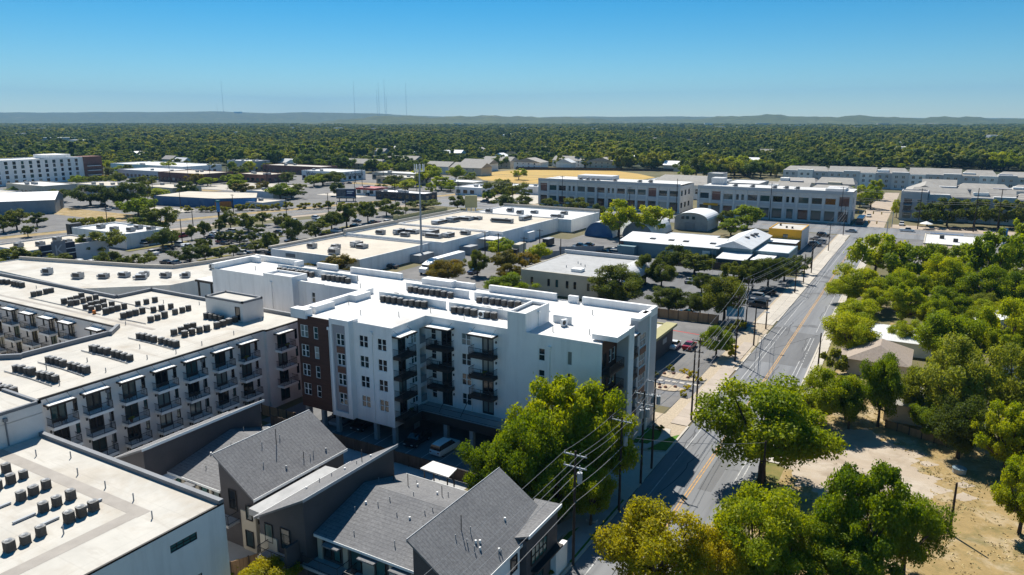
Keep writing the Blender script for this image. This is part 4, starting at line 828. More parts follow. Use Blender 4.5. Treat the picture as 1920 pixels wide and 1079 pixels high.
front_windows(TA, 46.8, [(-61.6, 1.2, 2.3)], 5.4, 'glass_dark'); front_windows(TA, 47.4, [(-71.5, .9, 2.1), (-69.6, .8, 2.1), (-67, 1.1, 2.1), (-65, 1, 2.1)], 4.4)
MB().box(-60.4, 46.66, 0, -58.2, 46.8, 4.6).build('cream_panel', M['stucco_tan'], TA); MB().box(-58.3, 46.7, 0, -58.15, 52, 4.4).build('cream_panel', M['stucco_tan'], TA)
front_windows(TA, 46.66, [(-59.2, 1.2, 1.9)], 1.5, 'glass_dark'); front_windows(TA, 46.66, [(-59, .95, 1.7)], 4.6)
window(TA, Fac('E', -58.3), 48.4, 5.0, 2.6, .9, 'slit', 'dark_trim', 'glass_green', d=-.095); window(TA, Fac('E', -58.3), 53.6, 5.3, .7, 1.1, 'slit', 'dark_trim', 'glass_green', d=-.095); window(TA, Fac('E', -58.15), 47.3, 4.4, .8, 2.0, 'slit', 'dark_trim', 'glass_green', d=-.095); window(TA, Fac('E', -58.15), 48.2, 1.6, 1.0, 1.9, 'slit', 'dark_trim', 'glass_dark', d=-.095)
MB().box(-58.28, 55.4, 5.2, -58.2, 56.1, 5.9).build('wall_vent', M['stucco_tan'], TA)
balcony(TA, Fac('S', 46.8), -63.4, -60.8, 3.2, 1.5, 'concrete_grey', .3); MB().box(-72.8, 45.9, 5.35, -71, 46.9, 5.5).build('eave_hood', M['white_trim'], TA); MB().box(-69.2, 45.8, 5.35, -67.6, 46.9, 5.5).build('eave_hood', M['shingle'], TA)
for x0, x1 in ((-72.7, -71.9), (-70.9, -70.4), (-68.5, -67.9), (-66.2, -65.8)): MB().box(x0, 47.28, 3, x1, 47.4, 5.4).build('cream_panel', M['stucco_tan'], TA)
TB = thing('townhouse_row', 'dark shingled townhouse row with three roofs nearest the street trees', 'townhouse')
s1 = shed(TB, -48.7, -55.0, 44.6, 58.0, 10.0, 6.6, fascia='galv'); g2 = gable(TB, -48.6, -35.4, 46.0, 59.3, 6.0, 8.0, 53.0); s3 = shed(TB, -35.4, -30.3, 44.2, 58.8, 10.0, 6.6, fascia='galv')
pipes(TB, s1, [(-50.6, 55, 1.4), (-51, 54.6, .4), (-51.8, 53.6, .25), (-52.6, 52.4, .4), (-53.2, 51.2, .5), (-53.9, 50, .25), (-50.4, 56.2, .25)], lambda x, y: 10 + (x + 48.7) * .54)
pipes(TB, g2, [(-47.3, 56.2, 1.3), (-45.2, 56, 1.3), (-44.8, 57, .5), (-42.6, 53.6, .4), (-48, 54.6, .4), (-44.4, 56.6, .25), (-40.8, 56, 1.1), (-41.4, 56, .25), (-40.3, 56.4, .5), (-38.9, 57.4, .25), (-46.3, 50.6, .25), (-46.7, 49.4, .45), (-44.9, 50.8, .45), (-44.2, 51.8, .45), (-42.2, 50.4, .4), (-40.7, 50.5, .25), (-39.7, 51.6, .4), (-39.2, 52.2, .4), (-37.8, 51.2, .5), (-44.6, 46.9, .45), (-39.9, 47.2, .6), (-38, 54, .3)], lambda x, y: 8 - abs(y - 53) * .27)
pipes(TB, s3, [(-33.8, 49.2, 1.5), (-33.2, 49.8, .6), (-33.6, 48, .4), (-32.8, 48.6, .4), (-32.6, 48.4, .4), (-32.2, 49.8, .25), (-32.4, 49.4, .25), (-32, 48.6, .5), (-31.8, 49.2, .25), (-32.2, 54.2, .25), (-30.8, 50.8, .25), (-30.6, 50.4, .5), (-30.5, 50.7, .5)], lambda x, y: 10 - (x + 35.4) * .667)
# low grey roof strip between the rows, and the street-side porch roof
MB().prism([(-57.6, 45.5), (-55.4, 45.3), (-55.4, 56.5), (-57.6, 56.5)], 5.4, [6.1, 6.2, 6.2, 6.1]).build('flat_strip', M['concrete_grey'], TB)
pr = MB().prism([(-30.9, 53.4), (-29.2, 53.4), (-29.2, 60.2), (-32.2, 60.2)], [6.6, 7.2, 7.2, 7.0], [6.8, 7.45, 7.45, 7.25], bottom=True).build('porch_roof', M['shingle'], TB); MB().prism([(-29.2, 53.4), (-29.1, 53.4), (-29.1, 60.2), (-29.2, 60.2)], 7.15, 7.5).build('fascia', M['white_trim'], pr)
MB().box(-30.3, 53.6, 0, -29.5, 60, 6.7).build('porch_wall', M['dark_siding'], TB); MB().box(-30.3, 44.2, 0, -30.12, 53.4, 6.2).build('white_wall', M['stucco_white'], TB); MB().box(-29.5, 58.6, 0, -28.9, 61.2, 2.9).build('white_wall', M['stucco_white'], TB)
window(TB, Fac('E', -29.5), 56, 4.6, 3.2, 1.8, 'grid', 'dark_trim', 'glass_green', d=-.095); window(TB, Fac('E', -29.5), 55.8, 1.5, 2.2, 2.2, 'slit', 'dark_trim', 'glass_green', d=-.095)
for y, z in ((52.2, 5.0), (48.8, 4.4), (46, 4.4)): window(TB, Fac('E', -30.12), y, z, 1.2, 1.6, 'slit', 'dark_trim', 'glass_dark', d=-.095)
MB().box(-30.1, 54.5, 3.0, -28.8, 60, 3.2).build('awning', M['dark_trim'], TB)
MB().box(-55.0, 44.5, 0, -52.6, 44.6, 4.6).build('cream_panel', M['stucco_tan'], TB); MB().box(-55.1, 44.6, 0, -55.0, 50, 4.2).build('cream_panel', M['stucco_tan'], TB)
front_windows(TB, 44.6, [(-51.4, 1.3, 2.3), (-53.7, 1.1, 2.0)], 5.0); front_windows(TB, 44.5, [(-53.6, 1.3, 1.8)], 1.6, 'glass_dark')
front_windows(TB, 46.0, [(-47.2, 1.0, 2.1), (-46, .9, 2.1), (-43.6, 1.3, 2.3), (-40.6, 1.2, 2.1), (-38.2, 1.1, 2.1), (-36.6, 1, 2.1)], 4.6)
balcony(TB, Fac('S', 44.6), -53.9, -50.0, 3.2, 1.5, 'concrete_grey', .3); balcony(TB, Fac('S', 46.0), -49.2, -44.4, 3.2, 1.8, 'concrete_grey', .3); balcony(TB, Fac('S', 46.0), -43.6, -37, 3.2, 1.8, 'concrete_grey', .3)
MB().box(-49.9, 43, 3.2, -49.6, 46, 5.4).build('balcony_screen', M['dark_siding'], TB)
for x0, x1 in ((-48.5, -47.9), (-45.2, -44.6), (-42.8, -41.4), (-39.6, -38.9), (-37.4, -36.9)): MB().box(x0, 45.88, 3, x1, 46.0, 5.6).build('cream_panel', M['stucco_tan'], TB)
for x0 in (-47, -42.6, -38.9): MB().box(x0, 44.9, 5.45, x0 + 2, 45.95, 5.6).build('eave_hood', M['shingle'], TB)
for x0, x1 in ((-50, -37),): MB().box(x0, 45.86, 0, x1, 46.0, 2.9).build('cream_panel', M['stucco_tan'], TB)
front_windows(TB, 45.86, [(-48, 1.4, 2), (-45, 1.2, 2), (-41.6, 1.4, 2), (-38.6, 1.2, 2)], 1.4, 'glass_dark')
# fences
def fence(name, label, p0, p1, h, m, n, post='wood_dark', z=0):
    f = thing(name, label, 'fence'); a, b = Vector(p0), Vector(p1); d = (b - a).normalized(); nn = Vector((-d.y, d.x)) * .06
    for i in range(n):
        q0 = a + (b - a) * (i / n) + d * .05; q1 = a + (b - a) * ((i + 1) / n) - d * .05
        MB().prism([tuple(q0), tuple(q1), tuple(q1 + nn), tuple(q0 + nn)], z + .05, z + h).build('fence_panel', M[m], f)
    for i in range(n + 1):
        q = a + (b - a) * (i / n); MB().box(q.x - .07, q.y - .07, z, q.x + .07, q.y + .07, z + h + .1).build('post', M[post], f)
    return f
fence('wood_fence', 'dark plank fence behind the townhouses below the parking rail', (-83, 71.0), (-45, 70.6), 1.7, 'wood_dark', 16)
fence('wood_fence', 'tan plank fence in the gap left of the brown wall', (-87.5, 73.2), (-80.5, 73.4), 1.7, 'wood_fence', 4); fence('wood_fence', 'tan plank fence under the raised brown end', (-80, 86), (-72, 86.2), 1.8, 'wood_fence', 4)
fence('wood_fence', 'tan plank fence by the cream townhouse corner', (-58, 40.8), (-55.6, 45.6), 1.8, 'wood_fence', 3)
pf = thing('parking_rail', 'thin metal railing along the edge of the open parking', 'railing'); rl = MB()
for z in (.3, 1.0): rl.box(-82, 71.9, z - .025, -47, 71.95, z + .025)
rl.build('rail', M['metal_dark'], pf)
for x in np.arange(-82, -46.9, 2.3): MB().box(x - .03, 71.9, 0, x + .03, 71.96, 1.05).build('post', M['metal_dark'], pf)
sh = thing('carport', 'small carport with ribbed cream roof behind the townhouses', 'carport')
MB().prism([(-51.6, 66.4), (-47.2, 66.2), (-47.6, 68.6), (-51.4, 68.8)], 2.85, 3.0, bottom=True).build('roof', M['metal_roof'], sh)
for x, y in ((-51.2, 66.7), (-47.6, 66.5), (-51.1, 68.5), (-47.9, 68.3)): MB().box(x - .06, y - .06, 0, x + .06, y + .06, 2.85).build('post', M['metal_dark'], sh)

# ------------------------------------------------------------------ buildings of the middle distance
def block(name, label, x0, y0, x1, y1, h, wm, rm, par=.5, wins=(), cat='building', fm='dark_trim', gm='glass_dark', parent=None, pm=None):
    t = parent or thing(name, label, cat)
    b = MB()
    for side, at, u0, u1 in (('S', y0, x0, x1), ('E', x1, y0, y1), ('N', y1, x0, x1), ('W', x0, y0, y1)):
        f = Fac(side, at); hs = [hole(u, z, a, c) for s, u, z, a, c, *_ in wins if s == side]
        wall_holes(b, f, u0, u1, 0, h, hs, .2)
        for s, u, z, a, c, *st in wins:
            if s == side: window(t, f, u, z, a, c, st[0] if st else 'slit', fm, gm, d=.12)
    b.build('wall', M[wm], t)
    MB().face([(x0 + .3, y0 + .3, h - par), (x1 - .3, y0 + .3, h - par), (x1 - .3, y1 - .3, h - par), (x0 + .3, y1 - .3, h - par)]).build('roof', M[rm], t)
    if par:
        p = M[pm or wm]
        for a in ((x0, y0, x1, y0 + .35), (x0, y1 - .35, x1, y1), (x0, y0 + .35, x0 + .35, y1 - .35), (x1 - .35, y0 + .35, x1, y1 - .35)): parapet(t, *(v + (-.003 if i < 2 else .003) for i, v in enumerate(a)), h - par - .1, h + .02, p)
    return t
def groof(parent, x0, y0, x1, y1, ze, zr, m, axis='x', over=.5, hip=0, name='roof'):
    b = MB(); X0, X1, Y0, Y1 = x0 - over, x1 + over, y0 - over, y1 + over
    if axis == 'x':
        ym = (y0 + y1) / 2; A, B_ = (X0 + hip, ym, zr), (X1 - hip, ym, zr)
        b.face([(X0, Y0, ze), (X1, Y0, ze), B_, A]); b.face([(X1, Y1, ze), (X0, Y1, ze), A, B_]); b.face([(X0, Y1, ze), (X0, Y0, ze), A]); b.face([(X1, Y0, ze), (X1, Y1, ze), B_])
    else:
        xm = (x0 + x1) / 2; A, B_ = (xm, Y0 + hip, zr), (xm, Y1 - hip, zr)
        b.face([(X0, Y1, ze), (X0, Y0, ze), A, B_]); b.face([(X1, Y0, ze), (X1, Y1, ze), B_, A]); b.face([(X0, Y0, ze), (X1, Y0, ze), A]); b.face([(X1, Y1, ze), (X0, Y1, ze), B_])
    b.face([(X0, Y0, ze - .02), (X0, Y1, ze - .02), (X1, Y1, ze - .02), (X1, Y0, ze - .02)])
    return b.build(name, M[m], parent)
def gable_house(name, label, x0, y0, x1, y1, ze, zr, wm, rm, axis='x', hip=0, wins=(), cat='house', group=None, over=.5):
    t = thing(name, label, cat, group=group); b = MB()
    for side, at, u0, u1 in (('S', y0, x0, x1), ('E', x1, y0, y1), ('N', y1, x0, x1), ('W', x0, y0, y1)):
        f = Fac(side, at); wall_holes(b, f, u0, u1, 0, ze, [hole(u, z, a, c) for s, u, z, a, c in wins if s == side])
        for s, u, z, a, c in wins:
            if s == side: window(t, f, u, z, a, c, 'single', 'white_trim', 'glass_dark', d=.08)
    if not hip:      # gable ends, just inside the roof
        e = .06
        if axis == 'x':
            for x in (x0, x1): b.face([(x, y0, ze), (x, y1, ze), (x, (y0 + y1) / 2, zr - e)])
        else:
            for y in (y0, y1): b.face([(x0, y, ze), (x1, y, ze), ((x0 + x1) / 2, y, zr - e)])
    b.build('wall', M[wm], t); groof(t, x0, y0, x1, y1, ze, zr, rm, axis, over, hip); return t
def roof_unit(x, y, z, sx, sy, h, label, group, rz=0, m='metal_grey'):
    t = thing('rooftop_unit', label, 'rooftop unit', (x, y, z), rz, group)
    MB().box(-sx / 2, -sy / 2, .15, sx / 2, sy / 2, h).build('casing', M[m], t); MB().box(-sx / 2 + .2, -sy / 2 + .2, 0, sx / 2 - .2, sy / 2 - .2, .15).build('curb', M['dark_trim'], t)
    MB().box(-sx / 2 + .15, -sy / 2 - .02, h * .35, sx / 2 - .15, -sy / 2, h * .9).build('louvre', M['metal_dark'], t); MB().cyl(sx * .2, 0, h, h + .12, min(sx, sy) * .3, 10).build('fan', M['metal_dark'], t)
    MB().box(-sx / 2 - .7, -sy * .3, .3, -sx / 2, sy * .3, h * .7).build('duct', M['galv'], t)
# big store with stepped white roofs
ST = block('store_building', 'huge low white store with stained flat roofs in the middle', -182.7, 161.4, -145.4, 195.3, 4.7, 'stucco_white', 'membrane_old', .5)
block('', '', -182, 195.4, -139.6, 224.1, 5.4, 'stucco_white', 'membrane_old', .5, parent=ST); block('', '', -181.2, 224.2, -133.9, 268.8, 5.6, 'stucco_white', 'membrane_old', .4, parent=ST); block('', '', -177, 268.9, -128.1, 297.7, 5.2, 'stucco_white', 'membrane_white', .4, parent=ST)
MB().box(-183.2, 195.3, 5, -182.1, 268.8, 6.6).build('parapet_wall', M['concrete'], ST); MB().box(-183.6, 161.2, 4.6, -182.75, 195.2, 5.5).build('parapet_wall', M['concrete'], ST); MB().box(-177.4, 297.8, 5, -128.1, 298.4, 6.3).build('parapet_wall', M['concrete'], ST)
MB().box(-176, 161.25, 2.8, -172, 161.38, 3.9).build('wall_sign', M['coping'], ST)
MB().box(-139.5, 205, 0, -135.2, 210, 2.8).build('dock_shelter', M['metal_grey'], ST); MB().box(-139.5, 216, 3.6, -132.4, 224, 3.9).build('dock_canopy', M['membrane_white'], ST); MB().box(-133.8, 240, 0, -131.8, 245, 3.4).build('dock_room', M['stucco_white'], ST); MB().box(-145.3, 185, 0, -141.5, 193, 2.4).build('dock_room', M['metal_grey'], ST)
units = [(-166, 163, 2.6, 2), (-158.5, 165.5, 2.4, 2), (-155.6, 161.4, 2.4, 2), (-152.4, 158.3, 3, 2.2), (-156, 172, 3.2, 3), (-152.5, 170.6, 3.2, 2.6),
 (-163, 192, 3, 2), (-158, 195.6, 4.4, 2), (-155, 199, 5, 2.4), (-152.8, 192.4, 3, 2), (-147.6, 199.5, 5.4, 4), (-143, 195, 6, 2), (-140, 199, 4, 3), (-137.6, 206, 3, 2.4),
 (-160, 222, 7, 3), (-158.4, 228.6, 5, 3.6), (-156.8, 235, 5.4, 4.4), (-153.6, 238.4, 3, 3), (-141, 236, 9, 2.2), (-137.2, 247, 7, 2.4),
 (-163, 262, 2.6, 2), (-156, 268, 2.6, 2), (-149, 264, 2.6, 2), (-145, 269, 2.8, 2.2), (-132.6, 272, 2.6, 2), (-131, 262.4, 5, 2.6)]
units.sort(key=lambda u: bearing(u[0], u[1]))
for i, (x, y, sx, sy) in enumerate(units):
    x, y = x * 1.05, y * 1.05; z = 4.2 if y < 195.3 else 4.9 if y < 224 else 5.2 if y < 268.8 else 4.8
    roof_unit(x, y, z, sx, sy, random.uniform(1.2, 1.9), f'grey rooftop unit on the big store, {ordw(i)} from the left', 'rooftop units on the big store', random.choice((0, 0, .05, 1.57)), random.choice(('metal_grey', 'galv', 'concrete_grey')))
pn = thing('sign_frame', 'tall khaki boxed sign frame standing on the far edge of the store roof', 'sign', (-180.6, 275, 5.2)); MB().box(-2.7, -.7, 1.2, 2.7, .7, 6.6).build('box_panel', M['khaki'], pn, rz=.5)
for s in (-2, 0, 2): MB().box(s - .15, -.15, -.6, s + .15, .15, 1.25).build('leg', M['blue_trim'], pn, rz=.5)
hs_ = thing('roof_fence', 'slatted khaki screen along the left edge of the store roof', 'screen')
for i in range(14): MB().box(-183.5, 227 + i * 2.4, 6.6, -183.3, 229.2 + i * 2.4, 8).build('slat_panel', M['khaki'], hs_)
MB().box(-183.8, 224, 5, -183.25, 226.6, 8.4).build('end_panel', M['khaki'], hs_)
# strip building behind the cream roof
SB = thing('strip_building', 'low white angled strip building behind the cream apartment roof', 'building')
poly = [(-226, 97), (-173, 95), (-158, 108), (-157.4, 118), (-160.5, 134.5), (-170.6, 145), (-176, 122), (-184, 118.6), (-226, 108)]
MB().prism(poly, 0, 6.0, top=False).build('wall', M['stucco_white'], SB); MB().face([(x, y, 5.7) for x, y in poly]).build('roof', M['membrane_cream'], SB)
coping(poly[4:], 5.8, 6.7, -.5, M['concrete'], SB)
for i, (x, y) in enumerate([(-186, 102), (-180.6, 105.4), (-177.6, 109), (-174, 112), (-171.6, 109.6), (-168, 114), (-163.6, 116.6), (-166, 127), (-163.4, 131.6), (-198, 101)]): roof_unit(x, y, 5.7, random.uniform(1.6, 2.6), 1.6, random.uniform(1.2, 1.7), f'small grey rooftop unit on the angled strip roof, {ordw(i)} along it', 'rooftop units on the strip building', random.uniform(0, .8), random.choice(('galv', 'metal_grey', 'concrete_grey')))
# tan office with curved eave
OF = block('office_building', 'low tan office with grey roof and small windows behind the white block', -94.3, 167.5, -72, 195.5, 6.0, 'stucco_tan', 'concrete_grey', .12, [('S', u, 3.2, .8, 2.0) for u in (-91, -86, -83.6, -80.6, -78.4, -74.6)], fm='dark_trim')
MB().box(-95, 195.3, 5.2, -71.4, 195.9, 7.0).build('back_parapet', M['stucco_grey'], OF); MB().box(-81.5, 171.5, 5.9, -78.6, 174, 6.7).build('skylight', M['white_trim'], OF)
cv = MB(); k = 8
for i in range(k):
    a0, a1 = math.pi / 2 * i / k, math.pi / 2 * (i + 1) / k; P0, P1 = (-72 + 4.5 * math.sin(a0), 3.5 + 2.7 * math.cos(a0)), (-72 + 4.5 * math.sin(a1), 3.5 + 2.7 * math.cos(a1))
    cv.prism([(P0[0], 167.2), (P1[0], 167.2), (P1[0], 195.8), (P0[0], 195.8)], [P0[1] - .2, P1[1] - .2, P1[1] - .2, P0[1] - .2], [P0[1], P1[1], P1[1], P0[1]], bottom=True)
cv.build('curved_eave', M['stucco_grey'], OF); MB().box(-72, 168, 0, -69, 195, 4).build('porch', M['metal_dark'], OF)
for x, y in ((-85, 176), (-83, 181), (-84.6, 182.6), (-81, 179.4)): MB().cyl(x, y, 5.8, 6.5, .12, 6).build('vent_pipe', M['metal_grey'], OF)
st_ = thing('side_stair', 'small grey railing stair at the tan office door', 'stair', (-84.6, 166.4, 0)); 
for i in range(4): MB().box(-1.4 + i * .4, -.6, 0, -1.0 + i * .4, .6, .25 + i * .25).build('step', M['concrete_grey'], st_)
MB().tube([(-1.4, -.6, 1.1), (.2, -.6, 2.1), (1.6, -.6, 2.1)], .05, 5).build('handrail', M['galv'], st_)
# dark shop with khaki edge beside the street
DS = block('shop_building', 'dark grey one-storey shop with khaki roof edge right of the white block', -56, 119, -43, 138.6, 5.0, 'dark_siding', 'membrane_cream', .25, [], pm='khaki')
for y in (121, 124.4, 127.4): MB().box(-43.0, y - 1.1, 0, -42.9, y + 1.1, 3.1).build('bay_door', M['metal_dark'], DS)
MB().box(-44.6, 118.7, 4.7, -42.3, 139, 5.2).build('eave', M['khaki'], DS); MB().box(-43.0, 132.4, 2.4, -42.94, 134.6, 3.4).build('wall_sign', M['concrete_grey'], DS)
ac_unit(-50.5, 133, 4.75, 'grey condenser alone on the dark shop roof', 'lone roof units', 1.3)
block('kiosk_annex', 'small dark annex with pale flat roof behind the dark shop', -60, 104.5, -48, 118.6, 3.2, 'dark_siding', 'membrane_cream', .2)
# teal and yellow workshops
T1 = thing('workshop_building', 'long low teal workshop with pale metal roof and skylights', 'building'); MB().prism(rect(-92, 233.3, -59.5, 245), 0, 4.6, top=False).build('wall', M['teal'], T1); MB().prism([(-92.6, 232.8), (-58.6, 232.8), (-58.6, 245.4), (-92.6, 245.4)], [4.5, 4.5, 6.0, 6.0], [4.7, 4.7, 6.2, 6.2], bottom=True).build('roof', M['metal_roof'], T1)
for x in (-82.5, -76, -71, -62): MB().box(x - .9, 237.4, 5.15, x + .9, 239.2, 5.55).build('skylight', M['metal_dark'], T1)
MB().box(-92.2, 230, 0, -86, 233.2, 3.4).build('annex', M['teal'], T1); MB().box(-92.4, 233, 0, -91.2, 234.6, 4.4).build('red_panel', M['brick'], T1); MB().box(-64, 233.2, 1.4, -61.6, 233.29, 3.6).build('door', M['white_trim'], T1)
T2 = gable_house('workshop_building', 'tall teal gabled workshop with pale ridge roof before the yellow building', -60.2, 235.5, -49.4, 267, 5.0, 7.2, 'teal', 'metal_roof', 'y', cat='building')
for y, x in ((248, -56.2), (254, -55.6), (257.4, -55.2)): MB().box(x + 2.0, y - 1, 6.55, x + 3.4, y + 1, 6.95).build('skylight', M['metal_dark'], T2)
MB().box(-55.4, 235.38, 5.3, -53.6, 235.5, 5.8).build('vent', M['metal_dark'], T2)
T3 = block('workshop_building', 'low white-roofed shed right of the teal gable', -49.2, 240, -38.5, 256, 3.9, 'teal', 'metal_roof', .1); T4 = block('workshop_building', 'flat white shed roof behind the long teal workshop', -84, 250, -66, 263, 4.2, 'stucco_grey', 'metal_roof', .1)
AW = thing('awning_shelter', 'grey awning on posts in front of the teal gable', 'shelter'); MB().prism(rect(-57.6, 225.5, -48.5, 235.3), [2.9, 2.9, 3.5, 3.5], [3.05, 3.05, 3.65, 3.65], bottom=True).build('roof', M['metal_roof'], AW); MB().prism(rect(-48.0, 229, -42, 239.6), [2.7] * 4, [2.85] * 4, bottom=True).build('roof', M['metal_white'], AW)
for x, y in ((-57.2, 226), (-53, 226), (-49, 226), (-42.4, 229.4)): MB().box(x - .08, y - .08, 0, x + .08, y + .08, 2.95).build('post', M['metal_grey'], AW)
YB = block('yellow_building', 'flat-roofed golden yellow building near the corner', -51.2, 272, -40, 288, 7.0, 'yellow_wall', 'membrane_cream', .2, [('S', -45.4, 4.6, 1.7, 1.3, 'double')]); MB().box(-39.99, 272.02, 0, -39.9, 288, 6.9).build('grey_side', M['stucco_grey'], YB); MB().box(-51.2, 263, 3.4, -40.2, 271.9, 3.6).build('awning', M['metal_white'], YB); MB().box(-50, 266, 0, -41, 271.9, 3.3).build('front_shed', M['brick'], YB)
for x, y in ((-49, 282), (-46, 277), (-44, 276.6)): MB().box(x - .3, y - .3, 6.8, x + .3, y + .3, 7.5).build('roof_vent', M['metal_dark'], YB)
def vault(name, label, x0, y0, x1, y1, zw, rise, wm, rm, em):
    t = thing(name, label, 'building'); n = 14; xm, hw = (x0 + x1) / 2, (x1 - x0) / 2 ; b = MB(); pr = [(xm - hw * math.cos(math.pi * i / n), zw + rise * math.sin(math.pi * i / n)) for i in range(n + 1)]
    for (xa, za), (xb, zb) in zip(pr, pr[1:]): b.prism([(xa, y0 - .6), (xb, y0 - .6), (xb, y1 + .6), (xa, y1 + .6)], [za - .15, zb - .15, zb - .15, za - .15], [za, zb, zb, za], bottom=True)
    b.build('vault_roof', M[rm], t); w_ = MB()
    for y in (y0, y1): w_.face([(x0, y, 0)] + [(x, y, z - .16) for x, z in pr] + [(x1, y, 0)])
    w_.build('end_wall', M[em], t)
    if zw > .5:
        s_ = MB(); s_.face([(x0 + .05, y0, 0), (x0 + .05, y1, 0), (x0 + .05, y1, zw), (x0 + .05, y0, zw)]); s_.face([(x1 - .05, y0, 0), (x1 - .05, y1, 0), (x1 - .05, y1, zw), (x1 - .05, y0, zw)]); s_.build('side_wall', M[wm], t)
    return t
vault('vaulted_shed', 'half-round shed with dark blue end wall behind the store', -119.5, 264, -107.5, 285, .3, 5.6, 'metal_white', 'metal_white', 'blue_wall'); vault('vaulted_shed', 'half-round white shed between the two tall lime trees', -106, 270, -93.5, 292, .3, 5.8, 'metal_white', 'metal_white', 'metal_grey')
Q3 = vault('vaulted_hall', 'large hall with white arched roof and grey gable wall', -94.5, 299, -80.5, 316, 4.6, 2.9, 'stucco_grey', 'metal_white', 'concrete_grey'); MB().box(-90, 298.7, 0, -86, 298.95, 3.2).build('door', M['metal_grey'], Q3)
for x in (-91, -89, -86.5): MB().box(x - .6, 298.8, 4.6, x + .6, 298.97, 5.8).build('window', M['glass_dark'], Q3)
block('side_shed', 'grey shed with white roof left of the arched hall', -104, 287, -95.8, 297, 4.6, 'stucco_grey', 'metal_white', .1)
# two-storey grey commercial blocks on the cross street
def comm(label, x0, x1, y0, y1, h, reds):
    t = thing('commercial_building', label, 'building'); f = Fac('S', y0); n = max(4, round((x1 - x0) / 5.4)); bw = (x1 - x0) / n; hs, specs = [], []
    for i in range(n):
        u = x0 + bw * (i + .5)
        if i in reds: specs += [(u, 9.6, bw * .72, 4.2, 'slit', 'brick'), (u, 3.0, bw * .72, 4.6, 'slit', 'glass_dark')]
        elif i % 4 == 3: specs += [(u - bw * .22, 9.4, bw * .22, 2.6, 'single', 'glass_dark'), (u + bw * .2, 9.4, bw * .22, 2.6, 'single', 'glass_dark'), (u, 3.0, bw * .5, 4.4, 'slit', 'glass_dark')]
        else: specs += [(u, 9.4, bw * .74, 2.6, 'grid', 'glass_dark'), (u, 2.9, bw * .74, 4.4, 'slit', 'glass_shop')]
    hs = [hole(u, z, a, c) for u, z, a, c, *_ in specs]
    b = wall_holes(MB(), f, x0, x1, 0, h - 1.2, hs, .35)
    for s_, at in (('E', x1), ('W', x0)): wall_holes(b, Fac(s_, at), y0, y1, 0, h - 1.2, [hole(y0 + 4 + j * 6, z, 3, 2.6) for j in range(int((y1 - y0 - 6) / 6)) for z in (3.4, 9.4)] if s_ == 'E' else [], .35)
    b.face([(x0, y1, 0), (x1, y1, 0), (x1, y1, h - 1.2), (x0, y1, h - 1.2)])
    b.build('wall', M['concrete_light'], t)
    for u, z, a, c, st, gm in specs:
        if gm == 'brick': MB().box(u - a / 2, y0 + .2, z - c / 2, u + a / 2, y0 + .3, z + c / 2).build('red_panel', M['brick'], t)
        else: window(t, f, u, z, a, c, st, 'dark_trim', gm, d=.25)
    for j in range(int((y1 - y0 - 6) / 6)):
        for z in (3.4, 9.4): window(t, Fac('E', x1), y0 + 4 + j * 6, z, 3, 2.6, 'grid', 'dark_trim', 'glass_dark', d=.25)
    MB().box(x0, y0 - .35, 6.0, x1, y0 - .003, 7.4).build('spandrel', M['panel_bluegrey'], t); MB().box(x0 - .4, y0 - .5, h - 1.5, x1 + .4, y0 - .002, h).build('cornice', M['panel_bluegrey'], t)
    for i in range(n + 1): MB().box(x0 + bw * i - .45, y0 - .42, 0, x0 + bw * i + .45, y0 - .005, h - 1.5).build('pier', M['concrete_light'], t)
    MB().face([(x0, y0, h - .6), (x1, y0, h - .6), (x1, y1, h - .6), (x0, y1, h - .6)]).build('roof', M['membrane_white'], t)
    return t
M['glass_shop'] = glass_mat('glass_shop', (.05, .014, .012), .1)
c1 = comm('long two-storey grey commercial block left on the cross street', -187, -109.5, 352, 376, 14.2, {0, 11}); c2 = comm('long two-storey grey commercial block at the street corner', -100, -32.6, 352, 374, 14.2, {1, 11})
for x0, x1, y0, y1, z in ((-170, -150, 364, 374, 15.6), (-98, -92, 366, 373, 16.8), (-44, -36, 356, 370, 14.8)): MB().box(x0, y0, 13.4, x1, y1, z).build('roof_block', M['stucco_grey'], c1 if x1 < -105 else c2)
for i, (x, y) in enumerate([(-165, 358), (-161, 358), (-158, 358), (-155, 358), (-146, 359), (-132, 358), (-127, 360), (-84, 358), (-76, 358), (-66, 358), (-61, 359), (-56, 358)]): roof_unit(x, y, 13.55, 1.6, 1.4, 1.3, f'small rooftop unit on the cross-street commercial roofs, {ordw(i)} from the left', 'rooftop units on the commercial blocks', 0)
MB().box(-97.4, 351.4, 4.9, -90.4, 351.55, 5.9).build('shop_sign', M['yellow_wall'], c2)
